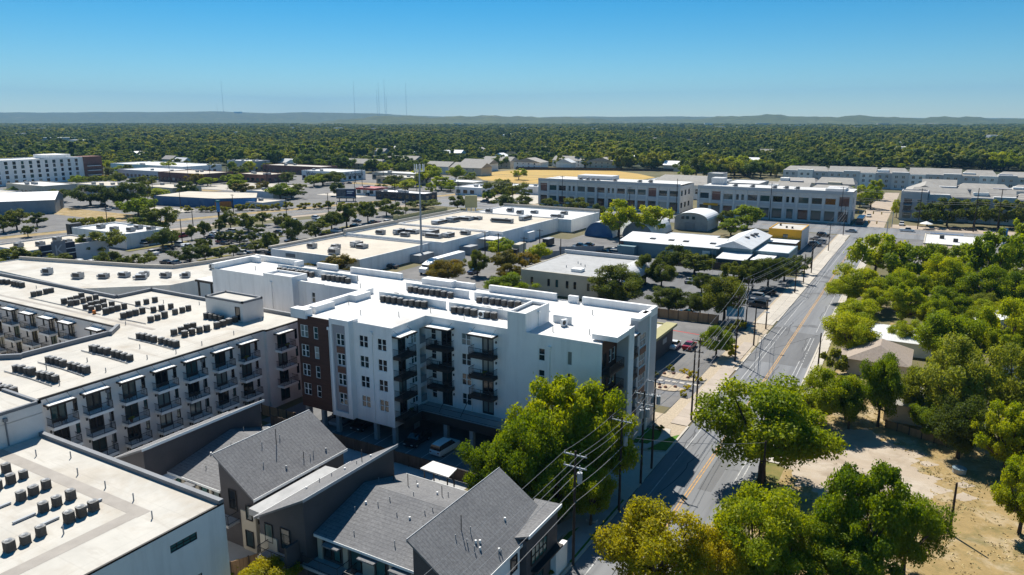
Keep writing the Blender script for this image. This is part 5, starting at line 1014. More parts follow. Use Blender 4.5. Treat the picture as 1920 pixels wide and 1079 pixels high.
# grey gabled apartments beyond the junction
def apts(label, x0, x1, y0, y1, ze, zr, n, cols, hipped=0, side='S'):
    t = thing('apartment_building', label, 'building'); bw = (x1 - x0) / n
    for i in range(n):
        a, b_ = x0 + bw * i, x0 + bw * (i + 1); c = cols[i % len(cols)]; dy = (0, -.7, .3)[i % 3]; dz = (0, .7, -.4)[i % 3]
        hs = [hole(a + bw * q, z, 1.7, 1.7) for q in (.28, .7) for z in np.arange(2, ze - 1, 3.1)]
        bb = wall_holes(MB(), Fac('S', y0 + dy), a, b_, 0, ze + dz, hs, .25)
        for e in (a, b_): bb.face([(e, y0 + dy, 0), (e, y0 + 3, 0), (e, y0 + 3, ze + dz), (e, y0 + dy, ze + dz)])
        bb.face([(a, y0 + dy, ze + dz), (b_, y0 + dy, ze + dz), (b_, y0 + 3, ze + dz), (a, y0 + 3, ze + dz)])
        bb.build('wall_bay', M[c], t)
        for h in hs: window(t, Fac('S', y0 + dy), (h[0] + h[1]) / 2, (h[2] + h[3]) / 2, 1.7, 1.7, 'double', 'white_trim', 'glass_dark', d=.1)
    MB().prism(rect(x0 + .02, y0 + 2, x1 - .02, y1), 0, ze - .1).build('core', M['stucco_grey'], t)
    i = 0
    while i < n:
        k_ = min(n - i, random.choice((2, 3, 3))); a, b_ = x0 + bw * i, x0 + bw * (i + k_); i += k_
        if k_ == 1: groof(t, a + .3, y0 + random.uniform(-.4, 2), b_ - .3, y1 - random.uniform(0, 3), ze - .25, zr + random.uniform(-.2, 1.0), 'shingle_grey', 'y', .35, 0)
        else: groof(t, a + .2, y0 + random.uniform(.8, 2.4), b_ - .2, y1 - random.uniform(0, 2), ze - .2 + random.uniform(-.05, .05), zr + random.uniform(-1.2, .9), 'shingle_grey', 'x', .3, random.choice((0, 2, 3)))
        if random.random() < .5: MB().box(a + .6, y0 + 3, ze - .5, a + .6 + bw * .7, y0 + 7, ze + random.uniform(1.2, 2.2)).build('roof_block', M[random.choice(('stucco_white', 'panel_bluegrey'))], t)
    return t
apts('grey and white gabled apartment row beyond the junction', -96, 60, 545, 562, 10.6, 13.2, 16, ['stucco_grey', 'stucco_white', 'panel_bluegrey', 'stucco_grey', 'stucco_grey', 'stucco_white', 'panel_bluegrey'], 3)
apts('grey gabled apartments half hidden behind the right roadside trees', -12, 46, 384, 400, 11.2, 14.4, 7, ['panel_bluegrey', 'stucco_grey', 'panel_grey'], 4); apts('grey gabled apartments in the row behind the right-hand ones', -8, 46, 430, 446, 11.4, 14.2, 7, ['panel_grey', 'stucco_grey'], 4)
CT = block('apartment_tower', 'pale blue-grey corner tower of the right-hand apartments', -14.6, 378, -4, 390, 13.2, 'panel_bluegrey', 'shingle_grey', .3, [('S', -11.6, z, 3.2, 2.3, 'grid') for z in (2.4, 5.6, 8.8)] + [('S', -7, z, 1.6, 1.8) for z in (5.6, 8.8)], gm='glass')
for z in (4, 7.2): balcony(CT, Fac('S', 378), -13.4, -9.8, z, 1.4, 'concrete_grey', .3)
gable_house('apartment_building', 'grey gable-roofed block between the tower and the far row', -14, 400, 2, 428, 11, 14.6, 'stucco_grey', 'shingle_grey', 'y', cat='building')
apts('tan-roofed apartments behind the corner commercial block', -78, -37, 398, 416, 10.4, 13.0, 6, ['stucco_tan', 'stucco_grey', 'stucco_white'], 3); apts('tan-roofed apartments farther behind the corner commercial block', -80, -40, 440, 458, 10.6, 13, 6, ['stucco_tan', 'panel_grey'], 3)
gable_house('apartment_building', 'white-walled hall with tan roof left of the tan-roofed apartments', -150, 420, -112, 448, 8, 12.5, 'stucco_white', 'shingle_grey', 'x', 6, [('S', x, 4.5, 3, 3) for x in (-144, -136, -128, -120)], cat='building'); block('lift_tower', 'pale grey square tower behind the commercial blocks', -108, 395, -100, 405, 17, 'concrete_grey', 'membrane_white', .3, [('S', -104, 13.6, 1.6, 1.6)]); block('white_hall', 'low white hall behind the ball field end', -168, 470, -120, 500, 6, 'stucco_white', 'membrane_white', .3); block('dark_annex', 'flat roofed pale annex beside the square tower', -99.6, 400, -82, 425, 12, 'concrete_grey', 'membrane_white', .3)
CF = block('corner_cafe', 'flat tan-fronted corner shop with white roof and brown lean-to', -2.5, 274, 16, 298, 5.4, 'stucco_tan', 'membrane_white', .2); MB().prism(rect(-2.6, 262, 16.2, 273.9), [2.7, 2.7, 4.8, 4.8], [2.9, 2.9, 5.0, 5.0], bottom=True).build('lean_to_roof', M['shingle_tan'], CF); MB().prism(rect(-2.2, 263, 15.8, 273.9), 0, 2.75).build('lean_to_wall', M['stucco_tan'], CF); [MB().box(x, y, 5.2, x + 1.4, y + 1.2, 6.3).build('roof_vent', M['metal_dark'], CF) for x, y in ((2, 288), (6, 282), (13, 278))]

cs = thing('shop_sign_band', 'bright blue sign band behind the corner shop roof', 'sign', (0, 308, 0)); MB().box(-1, 0, 2.6, 9.5, .5, 4.3).build('band', M['blue_trim'], cs); [MB().box(x - .1, .1, 0, x + .1, .4, 2.6).build('post', M['metal_grey'], cs) for x in (0, 8.5)]
py = thing('pylon_sign', 'tall blue pylon sign at the right of the corner shop', 'sign', (21, 296, 0)); MB().box(-.2, -.2, 0, .2, .2, 5).build('post', M['blue_trim'], py); MB().box(-.7, -.25, 5, .7, .25, 9).build('panel', M['blue_trim'], py)
# far-left white apartments and scattered low commercial buildings
FA = block('apartment_building', 'long white five-storey apartment block far left', -590, 232, -560, 322, 17.4, 'stucco_white', 'membrane_white', .6, [('E', y, z, 2.2 if (i * 7 + j) % 3 else 1.8, 2.3, 'double' if (i + j) % 3 else 'slit') for i, y in enumerate(np.arange(236, 321, 5.4)) for j, z in enumerate((2.2, 5.6, 9, 12.4, 15.2)) if z < 15 or True][:80], gm='glass_dark')
MB().box(-572, 322.05, 0, -559, 336, 17.6).build('brick_end', M['brick'], FA)
for z in (4, 7.4, 10.8): balcony(FA, Fac('E', -559), 324, 334, z, 1.5, 'white_trim', .4)
MB().box(-585, 300, 17, -565, 316, 19.6).build('roof_block', M['stucco_white'], FA)
fr_ = M['steel_siding']; WH = thing('warehouse', 'grey steel warehouse with white gable roof at the left edge', 'warehouse', (-374.5, 198.8, 0), math.atan2(17.3, -23.6))
# local x runs along the gable end, local y back along the long wall
MB().prism([(0, 0), (29, 0), (29, 70), (0, 70)], 0, 6.6, top=False).build('wall', fr_, WH); b = MB(); b.face([(-.4, -.4, 6.6), (14.5, -.4, 9.6), (14.5, 70, 9.6), (-.4, 70, 6.6)]); b.face([(29.4, -.4, 6.6), (14.5, -.4, 9.6), (14.5, 70, 9.6), (29.4, 70, 6.6)]); b.build('roof', M['metal_white'], WH); MB().face([(0, 0, 6.6), (29, 0, 6.6), (14.5, 0, 9.5)]).build('gable', fr_, WH); MB().box(17, -.1, 0, 25, -.02, 4.6).build('door', M['metal_dark'], WH)
BB = thing('workshop_building', 'long low building with blue painted walls beyond the avenue', 'building'); pl = [(-366, 246), (-324, 252), (-309, 266), (-330, 285), (-372, 272)]; MB().prism(pl, 0, 5, top=False).build('wall', M['blue_wall'], BB); MB().face([(x, y, 4.8) for x, y in pl]).build('roof', M['membrane_old'], BB); MB().prism([(-323.9, 251.7), (-318, 257.2), (-317.9, 257.1), (-323.8, 251.6)], .6, 3.4).build('orange_mural', M['orange'], BB); MB().prism([(-317.5, 257.7), (-309.2, 265.4), (-309.1, 265.3), (-317.4, 257.6)], .6, 4.6).build('blue_mural', M['blue_trim'], BB)
KB = block('shop_building', 'low shop with dark blue sign front carrying a pale letter K', -262, 117, -240, 143, 5.6, 'stucco_grey', 'membrane_old', .4); MB().box(-240.6, 121, 0, -239.4, 131.6, 6.6).build('sign_front', mat('navy', (.012, .018, .035), .5, .1, 1), KB); MB().box(-239.38, 124.2, 1.9, -239.3, 128.6, 7.4).build('sign_panel', M['coping'], KB)
for z in (3.1, 4.6): MB().box(-239.39, 121, z, -239.32, 131.6, z + .18).build('trim_line', M['white_trim'], KB)
def letters(txt, size, loc, rot, m, parent, name='letters'):
    c = bpy.data.curves.new(name, 'FONT'); c.body = txt; c.size = size; c.align_x = 'CENTER'; c.extrude = .04; c.materials.append(m); o = bpy.data.objects.new(name, c); C.objects.link(o); me = bpy.data.meshes.new_from_object(o); bpy.data.objects.remove(o); o = obj(name, me, parent, loc); o.rotation_euler = rot; return o
letters('K', 4.4, (-239.2, 126.4, 3.2), (math.pi / 2, 0, math.pi / 2), M['galv'], KB)
for i, (x, y) in enumerate([(-252, 121), (-249, 126), (-246, 133), (-254, 134), (-243.6, 138)]): roof_unit(x, y, 5.2, 2.4, 1.8, 1.4, f'grey unit on the K shop roof, {ordw(i)} from the front', 'units on the K shop roof', .1)
FW = block('shop_building', 'flat white shop with dark base beside the avenue', -281, 154, -247.5, 171, 5.4, 'stucco_white', 'membrane_white', .5, [('S', -265, 1.4, 18, 1.8), ('E', 164, 1.6, 9, 2.0)]); MB().box(-283.5, 153.4, 0, -281.1, 158, 6.6).build('dark_corner', M['metal_dark'], FW)
for i, (x, y) in enumerate([(-272, 160), (-262, 159), (-255, 161), (-258, 166), (-250.5, 166)]): roof_unit(x, y, 4.9, 2.6, 2, 1.5, f'rooftop unit on the flat white avenue shop, {ordw(i)} from the left', 'units on the avenue shop', .1)
GEN = [('brown brick store with flat roof left of the pharmacy', -505, 345, -455, 372, 7, 'brick', 'membrane_old'), ('long brick building under the wood edge', -506, 445, -438, 464, 7, 'brick', 'membrane_cream'), ('white pharmacy with flat roof beyond the avenue', -424, 410, -383, 436, 7, 'stucco_white', 'membrane_white'), ('dark long low building with white roof beyond the avenue', -282, 329, -247, 341, 4.6, 'dark_siding', 'metal_white'), ('white long shed left of the ball field', -256, 372, -237, 396, 5, 'stucco_white', 'metal_white'), ('white shed nearest the ball field corner', -234, 396, -211, 410, 5, 'stucco_white', 'metal_white'), ('small white bar with red band beyond the avenue', -308, 341, -293, 353, 4.6, 'stucco_white', 'membrane_white'),
 ('tan flat shop right of the dark trees', -424, 276, -392, 296, 5.4, 'stucco_tan', 'membrane_old'), ('grey flat shop behind the dark trees', -470, 262, -432, 284, 6, 'stucco_grey', 'membrane_old'), ('cream flat hall before the white apartments', -500, 238, -458, 258, 6.5, 'stucco_tan', 'membrane_white'), ('low white roof left of the cream hall', -520, 214, -470, 232, 3.4, 'stucco_grey', 'membrane_cream'), ('pale flat warehouse right of the white apartments', -566, 352, -500, 380, 6.5, 'stucco_grey', 'membrane_white'), ('long white roofed hall behind the pale warehouse', -640, 392, -540, 430, 7, 'stucco_white', 'membrane_white'), ('blue-grey hall at the wood edge', -560, 452, -525, 470, 9, 'panel_bluegrey', 'membrane_white'), ('grey shop in the centre-left yards', -352, 296, -330, 312, 4.4, 'stucco_grey', 'membrane_old'), ('low scrap shed with old roof', -344, 262, -300, 278, 3.2, 'stucco_grey', 'membrane_old'), ('brown roofed store right of the brick store', -452, 372, -420, 392, 6, 'brick', 'membrane_old'), ('white roofed store in the gap by the pharmacy', -380, 440, -340, 458, 5.4, 'stucco_tan', 'membrane_white'), ('tan store left of the condominiums', -352, 412, -318, 432, 5, 'stucco_tan', 'membrane_cream'), ('pale roofed shed above the white shed', -290, 402, -262, 420, 5, 'stucco_tan', 'metal_roof')]
for lab, x0, y0, x1, y1, h, wm, rm in GEN:
    n = int((x1 - x0) / 5); ws = [('S', x0 + 2.5 + i * 5, 2.2, 3, 2.2) for i in range(n)] + [('E', y0 + 3 + i * 5.5, 2.2, 3, 2.2) for i in range(int((y1 - y0) / 6))]
    bb = block('commercial_building', lab, x0, y0, x1, y1, h, wm, rm, .4, ws if h > 4.4 else ())
    for i in range(random.randint(2, 5)): MB().box((q := random.uniform(x0 + 2, x1 - 4)), (p := random.uniform(y0 + 2, y1 - 4)), h - .4, q + 2, p + 1.8, h + .9).build('roof_vent', M['metal_grey'], bb)
    if 'pharmacy with' in lab: letters('Walgreens', 4.6, (x1 + .12, (y0 + y1) / 2, 3.2), (math.pi / 2, 0, math.pi / 2), M['dark_trim'], bb); letters('Walgreens', 4.2, (x0 + 14, y0 - .12, 3.3), (math.pi / 2, 0, 0), M['dark_trim'], bb)
    if 'red band' in lab: MB().box(x0 - .1, y0 - .1, h - 1.2, x1 + .1, y1 + .1, h - .1).build('red_band', M['red_trim'], bb)
ys = thing('roadside_sign', 'yellow painted roadside sign board far left', 'sign', (-512, 312, 0)); MB().box(-9, -.3, 1.6, 9, .3, 6).build('board', M['yellow_wall'], ys); [MB().box(x - .2, -.2, 0, x + .2, .2, 1.6).build('post', M['metal_grey'], ys) for x in (-7, -2, 3, 8)]
BBD = thing('billboard', 'wide billboard with a dark photo half and a blue text half beyond the avenue', 'billboard', (-289, 312, 0), rad(28)); MB().box(-5.6, -.3, 1.4, 5.6, .3, 7).build('backing', M['metal_dark'], BBD); MB().box(-5.3, -.36, 2.4, -.25, -.31, 6.7).build('photo_panel', mat('photo_print', (.03, .035, .045), .5, .5, .5, col2=(.16, .16, .17)), BBD); MB().box(.1, -.36, 2.4, 5.3, -.31, 6.7).build('text_panel', mat('navy_print', (.02, .03, .10), .5, .1, .5), BBD)
MB().box(.6, -.38, 5.2, 4.4, -.362, 5.7).box(.6, -.38, 4.2, 3.6, -.362, 4.7).build('text_bar', M['white_trim'], BBD); MB().box(-5.6, -.37, 6.72, 5.6, -.31, 7.0).box(-5.6, -.37, 2.1, 5.6, -.31, 2.38).build('frame', M['white_trim'], BBD); [MB().cyl(x, 0, 0, 1.4, .25, 8).build('leg', M['metal_dark'], BBD) for x in (-4, 0, 4)]
# condominiums left of the field
k = 0
for x0, y0, x1, y1, ax in ((-476, 508, -430, 522, 'x'), (-380, 508, -356, 524, 'x'), (-352, 506, -322, 522, 'x'), (-376, 556, -346, 572, 'x'), (-384, 604, -352, 620, 'x'), (-346, 600, -318, 616, 'y'), (-476, 572, -440, 588, 'x'), (-330, 648, -296, 664, 'x'), (-292, 644, -262, 660, 'y')):
    gable_house('condominium', f'condominium with grey pitched roof near the field, {ordw(k)} of the group', x0, y0, x1, y1, 6.4, 10.2, 'stucco_white' if k % 2 else 'stucco_tan', 'shingle_grey', ax, 0, [('S', x, z, 1.4, 1.6) for x in np.arange(x0 + 4, x1 - 2, 6) for z in (2, 5)], group='condominiums by the field'); k += 1
# houses right of the street
H1 = gable_house('house', 'small house with tan hipped roof right of the street', -10.8, 140, -1.2, 151, 2.9, 5.2, 'stucco_tan', 'shingle_tan', 'y', 3.6, [('S', -7, 1.5, 1.4, 1.2), ('S', -3.6, 1.5, 1.2, 1.2)])
MB().box(-12.6, 142, 2.5, -10.9, 146.4, 2.75).build('porch_roof', M['shingle_tan'], H1); [MB().box(-12.4, y - .06, 0, -12.28, y + .06, 2.5).build('porch_post', M['white_trim'], H1) for y in (142.3, 146)]
H2 = gable_house('house', 'low house with bluish white metal roof behind the tan-roofed house', -9.6, 156.5, 2.4, 168, 2.8, 3.9, 'stucco_white', 'metal_roof', 'x', 0, [('S', -6, 1.5, 1.4, 1.2)]); H3 = gable_house('house', 'cream house with grey roof and dark windows behind the dirt lot', -3.5, 119.5, 6.5, 130, 3.0, 5.0, 'stucco_tan', 'shingle_grey', 'x', 0, [('S', .6, 1.7, 1.5, 1.2), ('S', 4.2, 1.7, 1.2, 1.2), ('E', 124, 1.6, 1.2, 1.2)])
for i, (x, y, w_, d) in enumerate([(12, 150, 10, 9), (10, 178, 11, 9), (22, 205, 11, 10), (2, 243, 12, 9), (25, 168, 10, 9)]): gable_house('house', f'small house roof glimpsed among the right-hand trees, {ordw(i)} from the near end', x, y, x + w_, y + d, 2.9, 5, 'stucco_white', ('shingle_grey', 'metal_roof', 'shingle_tan')[i % 3], 'xy'[i % 2], 0, [('S', x + 3, 1.6, 1.4, 1.2)], group='houses among the right-hand trees')
fence('board_fence', 'brown board fence between the shop lot and the shaded lot', (-55.4, 159.6), (-39.6, 160.8), 2.2, 'wood_fence', 7); fence('board_fence', 'dark board fence behind the shaded lot oaks', (-72, 223), (-47, 222), 2.2, 'wood_dark', 10)
fence('screen_fence', 'grey screen fence across the store yard', (-110, 222), (-97.5, 231), 2.6, 'metal_grey', 6, 'metal_grey'); fence('screen_fence', 'grey screen fence gate at the store yard corner', (-117, 205), (-103.5, 220), 2.4, 'metal_grey', 6, 'metal_grey')
fence('field_fence', 'long dark fence along the far side of the ball field', (-338, 590), (-200, 640), 2.4, 'wood_dark', 20); fence('wire_fence', 'low wooden fence at the back of the dirt lot', (-3, 116.6), (5, 113.4), 1.2, 'wood_fence', 5)

# ------------------------------------------------------------------ vehicles
def loft(st):
    """st: stations (y, zb, zbelt, zroof, half width at belt, half width at roof); roof==belt where there is no cabin"""
    body, glass = MB(), MB(); ring = []
    for y, zb, zt, zr, wb, wr in st: ring.append([(-wb * .96, y, zb), (-wb, y, (zb + zt) / 2), (-wb * .97, y, zt), (-wr, y, zr), (wr, y, zr), (wb * .97, y, zt), (wb, y, (zb + zt) / 2), (wb * .96, y, zb)])
    for i, (a, b) in enumerate(zip(ring, ring[1:])):
        ca_, cb_ = st[i][3] - st[i][2] > .05, st[i + 1][3] - st[i + 1][2] > .05
        for j in range(7):
            q = [a[j], a[j + 1], b[j + 1], b[j]]
            side = j in (2, 4); top = j == 3
            if side and ca_ and cb_: glass.face(q)
            elif top and ca_ != cb_: glass.face(q)
            elif side and ca_ != cb_: glass.face(q)
            else: body.face(q)
        body.face([a[7], a[0], b[0], b[7]])
    body.face(ring[0]); body.face(ring[-1]); return body, glass
CARS = {}
def car_kit(kind):
    if kind == 'sedan': st = [(-2.3, .35, .62, .62, .78, .7), (-2.22, .25, .78, .78, .86, .76), (-1.1, .22, .92, .92, .9, .76), (-.45, .22, .94, 1.40, .9, .62), (.75, .22, .96, 1.42, .9, .62), (1.55, .24, .98, .98, .9, .74), (2.2, .28, .94, .94, .86, .74), (2.28, .38, .68, .68, .8, .7)]; wy = (-1.4, 1.38); L_ = 2.3
    elif kind == 'suv': st = [(-2.35, .4, .72, .72, .82, .74), (-2.28, .3, .95, .95, .93, .82), (-1.2, .28, 1.08, 1.08, .96, .82), (-.6, .28, 1.1, 1.74, .96, .72), (1.0, .28, 1.12, 1.78, .96, .74), (2.05, .3, 1.12, 1.70, .95, .72), (2.32, .34, 1.08, 1.08, .92, .82), (2.4, .42, .8, .8, .86, .78)]; wy = (-1.5, 1.45); L_ = 2.4
    else: st = [(-2.8, .4, .75, .75, .85, .78), (-2.72, .3, 1.0, 1.0, .96, .85), (-1.5, .3, 1.12, 1.12, .98, .85), (-.9, .3, 1.12, 1.78, .98, .72), (.5, .3, 1.12, 1.78, .98, .72), (.75, .3, 1.12, 1.12, .98, .85), (2.7, .35, 1.08, 1.08, .96, .88), (2.78, .42, .9, .9, .92, .85)]; wy = (-1.85, 1.8); L_ = 2.8
    b, g = loft(st); wh = MB()
    w_ = MB(); n = 14
    for s in (0,):
        for x0, x1, r_, mi in ((-.11, .11, .33, 0), (.105, .13, .2, 1)):
            ring = [[(x, r_ * math.cos(2 * math.pi * i / n), r_ * math.sin(2 * math.pi * i / n)) for i in range(n)] for x in (x0, x1)]
            for i in range(n): w_.face([ring[0][i], ring[0][(i + 1) % n], ring[1][(i + 1) % n], ring[1][i]], mi)
            w_.face(ring[0], mi); w_.face(ring[1], mi)
    hl = MB(); tl = MB()
    for s in (-1, 1): hl.box(s * .62 - .17, -L_ + .0, .6, s * .62 + .17, -L_ + .1, .74); tl.box(s * .66 - .14, L_ - .1, .7, s * .66 + .14, L_ + .005, .86)
    bm = b.mesh('body', M['car_w']); g_ = g.mesh('windows', M['glass_dark'])
    for p in bm.polygons: p.use_smooth = False
    return bm, g_, w_.mesh('wheel', M['tyre'], M['rim']), wy, hl.mesh('headlights', M['lamp_glass']), tl.mesh('tail_lights', M['tail_red'])
for k in ('sedan', 'suv', 'pickup'): CARS[k] = car_kit(k)
M['car_glass'] = mat('car_glass', (.012, .015, .018), .08, .1, 1, spec=.7)
for k in CARS: CARS[k][1].materials[0] = M['car_glass']
def car(kind, X, Y, rz, c, label, group=None, name=None):
    bm, gm, wm, wy, hl, tl = CARS[kind]; t = thing(name or {'sedan': 'parked_car', 'suv': 'parked_suv', 'pickup': 'pickup_truck'}[kind], label, {'sedan': 'car', 'suv': 'suv', 'pickup': 'pickup truck'}[kind], (X, Y, .02), rz, group)
    obj('body', bm, t, mat=M['car_' + c]); obj('windows', gm, t); obj('headlights', hl, t); obj('tail_lights', tl, t)
    for s in (-1, 1):
        for y in wy: obj('wheel', wm, t, (s * .8, y, .33), 0 if s > 0 else math.pi)
    return t
PI = math.pi
car('sedan', -74.6, 77.4, .0, 's', 'silver car in the shade under the brown end of the white block'); car('suv', -70.6, 77.6, .1, 'k', 'black car nearest the white column in the open parking'); car('suv', -75.9, 79.6, 0, 'k', 'black car deepest under the brown end'); car('suv', -60.3, 77.2, .05, 'k', 'black suv parked before the deck columns'); car('suv', -55.3, 76.9, PI - .05, 'w', 'white suv parked half outside the deck beside the trees')
CARLIST = [(-269.4, 146.9, 'x', 'w'), (-234.3, 160.8, 'x', 'k'), (-236.5, 167.3, 'x', 'w'), (-254.0, 181.5, 'y', 'r'), (-242.5, 185.1, 'x', 'b'), (-232.7, 183.4, 'x', 'w'), (-225.3, 177.8, 'x', 'k'), (-226.6, 184.0, 'x', 'w'), (-225.5, 186.1, 'x', 'w'), (-210.9, 143.6, 'x', 'k'), (-207.4, 144.6, 'x', 's'), (-223.2, 167.3, 'y', 's'), (-210.9, 175.6, 'x', 'k'), (-202.8, 166.9, 'x', 'w'), (-200.3, 167.2, 'x', 'k'), (-208.7, 194.4, 'y', 'k'), (-247.0, 233.0, 'x', 'w'), (-239.2, 239.5, 'x', 'w'), (-215.8, 237.5, 'y', 's'), (-211.6, 236.3, 'y', 'w'), (-208.4, 236.3, 'y', 's'), (-210.7, 212.9, 'y', 'k'), (-208.9, 213.9, 'y', 'k'), (-216.0, 248.9, 'y', 'k'), (-211.3, 247.7, 'x', 'r'), (-209.9, 252.5, 'y', 'w'), (-224.3, 248.1, 'x', 'k'), (-229.3, 123.0, 'x', 'w'), (-226.2, 122.1, 'x', 'r'), (-226.2, 124.9, 'x', 'k'), (-234.2, 129.1, 'x', 'w'), (-231.2, 129.8, 'x', 'w'), (-228.5, 130.4, 'x', 'w'), (-229.7, 127.7, 'x', 's'), (-226.1, 127.8, 'x', 's'), (-222.8, 127.8, 'x', 'w'), (-220.5, 128.2, 'x', 'r'), (-217.5, 128.0, 'x', 'k'), (-220.7, 125.2, 'x', 's'), (-217.9, 125.9, 'x', 'k'), (-215.6, 128.2, 'x', 's'), (-232.8, 114.5, 'x', 'w'), (-229.2, 115.7, 'x', 'w'), (-236.7, 113.2, 'x', 'k'), (-362.9, 218.0, 'x', 'w'), (-362.5, 223.4, 'x', 's'), (-378.2, 239.3, 'x', 'w'), (-362.5, 248.5, 'x', 'k'), (-358.8, 250.6, 'x', 'w'), (-380.3, 226.7, 'x', 'k'), (-374.6, 232.8, 'x', 'k'), (-298.1, 341.7, 'y', 'b'), (-280.9, 337.4, 'x', 's'), (-268.5, 337.7, 'x', 'b'), (-262.8, 341.0, 'x', 's'), (-253.8, 320.5, 'y', 's'), (-399.4, 368.6, 'x', 'k'), (-427.4, 378.3, 'x', 'b'), (-402.0, 393.1, 'x', 'w'), (-395.9, 391.2, 'x', 's'), (-364.3, 389.0, 'x', 'k'), (-365.5, 398.4, 'x', 'k'), (-109.1, 232.1, 'x', 's'), (-109.1, 237.2, 'x', 'k'), (-108.1, 241.7, 'x', 'k'), (-96.6, 229.6, 'x', 'k'), (-97.1, 235.4, 'x', 'k'), (-92.8, 230.7, 'x', 's'), (-95.5, 238.8, 'x', 'w'), (-117.8, 180.3, 'y', 'b'), (-144.4, 174.2, 'x', 'k'), (-58.2, 200.3, 'y', 's'), (-48.8, 205.0, 'y', 'w'), (-47.7, 165.0, 'x', 't'), (-42.8, 139.2, 'y', 'w'), (-40.0, 140.4, 'y', 'r'), (-37.4, 184.6, 'x', 's'), (-36.5, 189.6, 'x', 's'), (-35.4, 181.4, 'x', 'k'), (-36.2, 196.6, 'x', 'k'), (-37.4, 308.6, 'x', 'k'), (-38.6, 298.8, 'x', 's'), (-36.1, 290.3, 'x', 's'), (-36.7, 283.1, 'x', 'k'), (-29.1, 326.3, 'x', 's'), (-27.3, 383.6, 'y', 'w'), (-29.0, 357.3, 'y', 'o'), (-31.8, 425.9, 'x', 'w'), (-29.8, 479.4, 'x', 'w'), (-12.4, 359.2, 'y', 'w'), (-9.5, 143.4, 'x', 't'), (13.2, 356.0, 'x', 'k'), (7.5, 354.4, 'x', 'k'), (-66.2, 199.8, 'x', 'k'), (-217.5, 344.6, 'x', 'b'), (-211.7, 341.8, 'x', 'k'), (-247.3, 159.8, 'x', 'w'), (-193.5, 210.2, 'x', 's'), (-193.5, 145.8, 'x', 'w'), (-211.4, 162.6, 'x', 'b'), (-247.7, 207.4, 'x', 'w'), (-211.3, 179.4, 'x', 'w'), (-229.5, 207.4, 'x', 'k'), (-247.3, 224.2, 'x', 'k'), (-229.8, 157.0, 'x', 'k'), (-211.3, 134.6, 'x', 's'), (-211.6, 221.4, 'x', 'w'), (-247.5, 246.6, 'x', 'w'), (-247.4, 171.0, 'x', 'w'), (-193.5, 179.4, 'x', 'w'), (-211.7, 168.2, 'x', 'r'), (-247.8, 131.8, 'x', 'w'), (-247.7, 199.0, 'x', 'w'), (-211.7, 185.0, 'x', 'w'), (-229.4, 151.4, 'x', 'w'), (-211.5, 151.4, 'x', 'w'), (-193.3, 199.0, 'x', 's'), (-229.5, 199.0, 'x', 'w'), (-193.8, 241.0, 'x', 'w'), (-193.2, 229.8, 'x', 'w'), (-247.7, 123.4, 'x', 'w'), (-229.5, 185.0, 'x', 's'), (-193.7, 171.0, 'x', 'k'), (-229.6, 165.4, 'x', 'w'), (-193.8, 151.4, 'x', 's'), (-229.3, 179.4, 'x', 'r'), (-247.3, 190.6, 'x', 'w'), (-211.4, 232.6, 'x', 'k'), (-193.5, 218.6, 'x', 's')]
def zone(X, Y):
    if X < -300: return 'beyond the avenue'
    if X < -176: return 'in the big left parking lot'
    if -145 < X < -97 and Y > 140: return 'in the store yard'
    if -97 <= X < -72 and Y > 195: return 'in the lot behind the tan office'
    if -72 <= X < -33 and 160 < Y < 232: return 'in the shaded lot by the street'
    if -60 < X < -33 and 100 < Y <= 160: return 'on the shop lot right of the white block'
    if -60 < X < -33 and Y >= 232: return 'beside the yellow building'
    if X >= -16 and Y < 250: return 'beside the tan-roofed house'
    if Y >= 300: return 'around the junction'
    return 'beyond the store roof'
zc = {}
for X, Y, h, c in sorted(CARLIST, key=lambda q: bearing(q[0], q[1])):
    z = zone(X, Y); kind = random.choices(('sedan', 'suv', 'pickup'), (5, 4, 1))[0]
    if z.startswith('on the shop') or z.startswith('beside the tan'): kind = 'sedan'
    key = (z, c, kind); zc[key] = zc.get(key, -1) + 1; nm = {'sedan': 'car', 'suv': 'suv', 'pickup': 'pickup truck'}[kind]
    rz = (random.choice((0, PI)) if h == 'y' else random.choice((PI / 2, -PI / 2))) + random.uniform(-.05, .05)
    car(kind, X, Y, rz, c, f'{CARCOL[c][0]} {nm} {z}, {ordw(zc[key])} such from the left', 'cars ' + z)
car('pickup', -9.5, 340, PI / 2, 'w', 'white pickup truck on the cross street near the corner shop'); car('sedan', 7.6, 76.6, PI - .9, 'r', 'dark red car at the bottom right behind the trees')
# semi truck at the store dock
SM = thing('semi_truck', 'white semi truck with long white trailer backed up at the store dock', 'truck', (-129.6, 173, 0))
tb = MB(); tb.prism([(-1.25, -2.4), (1.25, -2.4), (1.25, 2.2), (-1.25, 2.2)], .7, [1.9, 1.9, 3.2, 3.2]); tb.build('hood', M['metal_white'], SM); MB().prism([(-1.25, -.9), (1.25, -.9), (1.25, 2.4), (-1.25, 2.4)], 1.2, [2.9, 2.9, 3.9, 3.9]).build('cab', M['metal_white'], SM); MB().prism([(-1.12, -1.02), (1.12, -1.02), (1.12, -.93), (-1.12, -.93)], [1.95] * 4, [2.75] * 4).build('windscreen', M['car_glass'], SM); MB().box(1.251, -.5, 1.9, 1.26, .8, 2.7).build('side_window', M['car_glass'], SM)
MB().box(-1.3, 3.2, 1.2, 1.3, 18.6, 4.05).build('trailer', M['metal_white'], SM); MB().box(-.6, 2.2, .8, .6, 18, 1.2).build('chassis', M['metal_dark'], SM)
wt = MB(); n = 14
for i in range(n):
    a0, a1 = 2 * PI * i / n, 2 * PI * (i + 1) / n; wt.face([(-.2, .5 * math.cos(a0), .5 * math.sin(a0)), (-.2, .5 * math.cos(a1), .5 * math.sin(a1)), (.2, .5 * math.cos(a1), .5 * math.sin(a1)), (.2, .5 * math.cos(a0), .5 * math.sin(a0))])
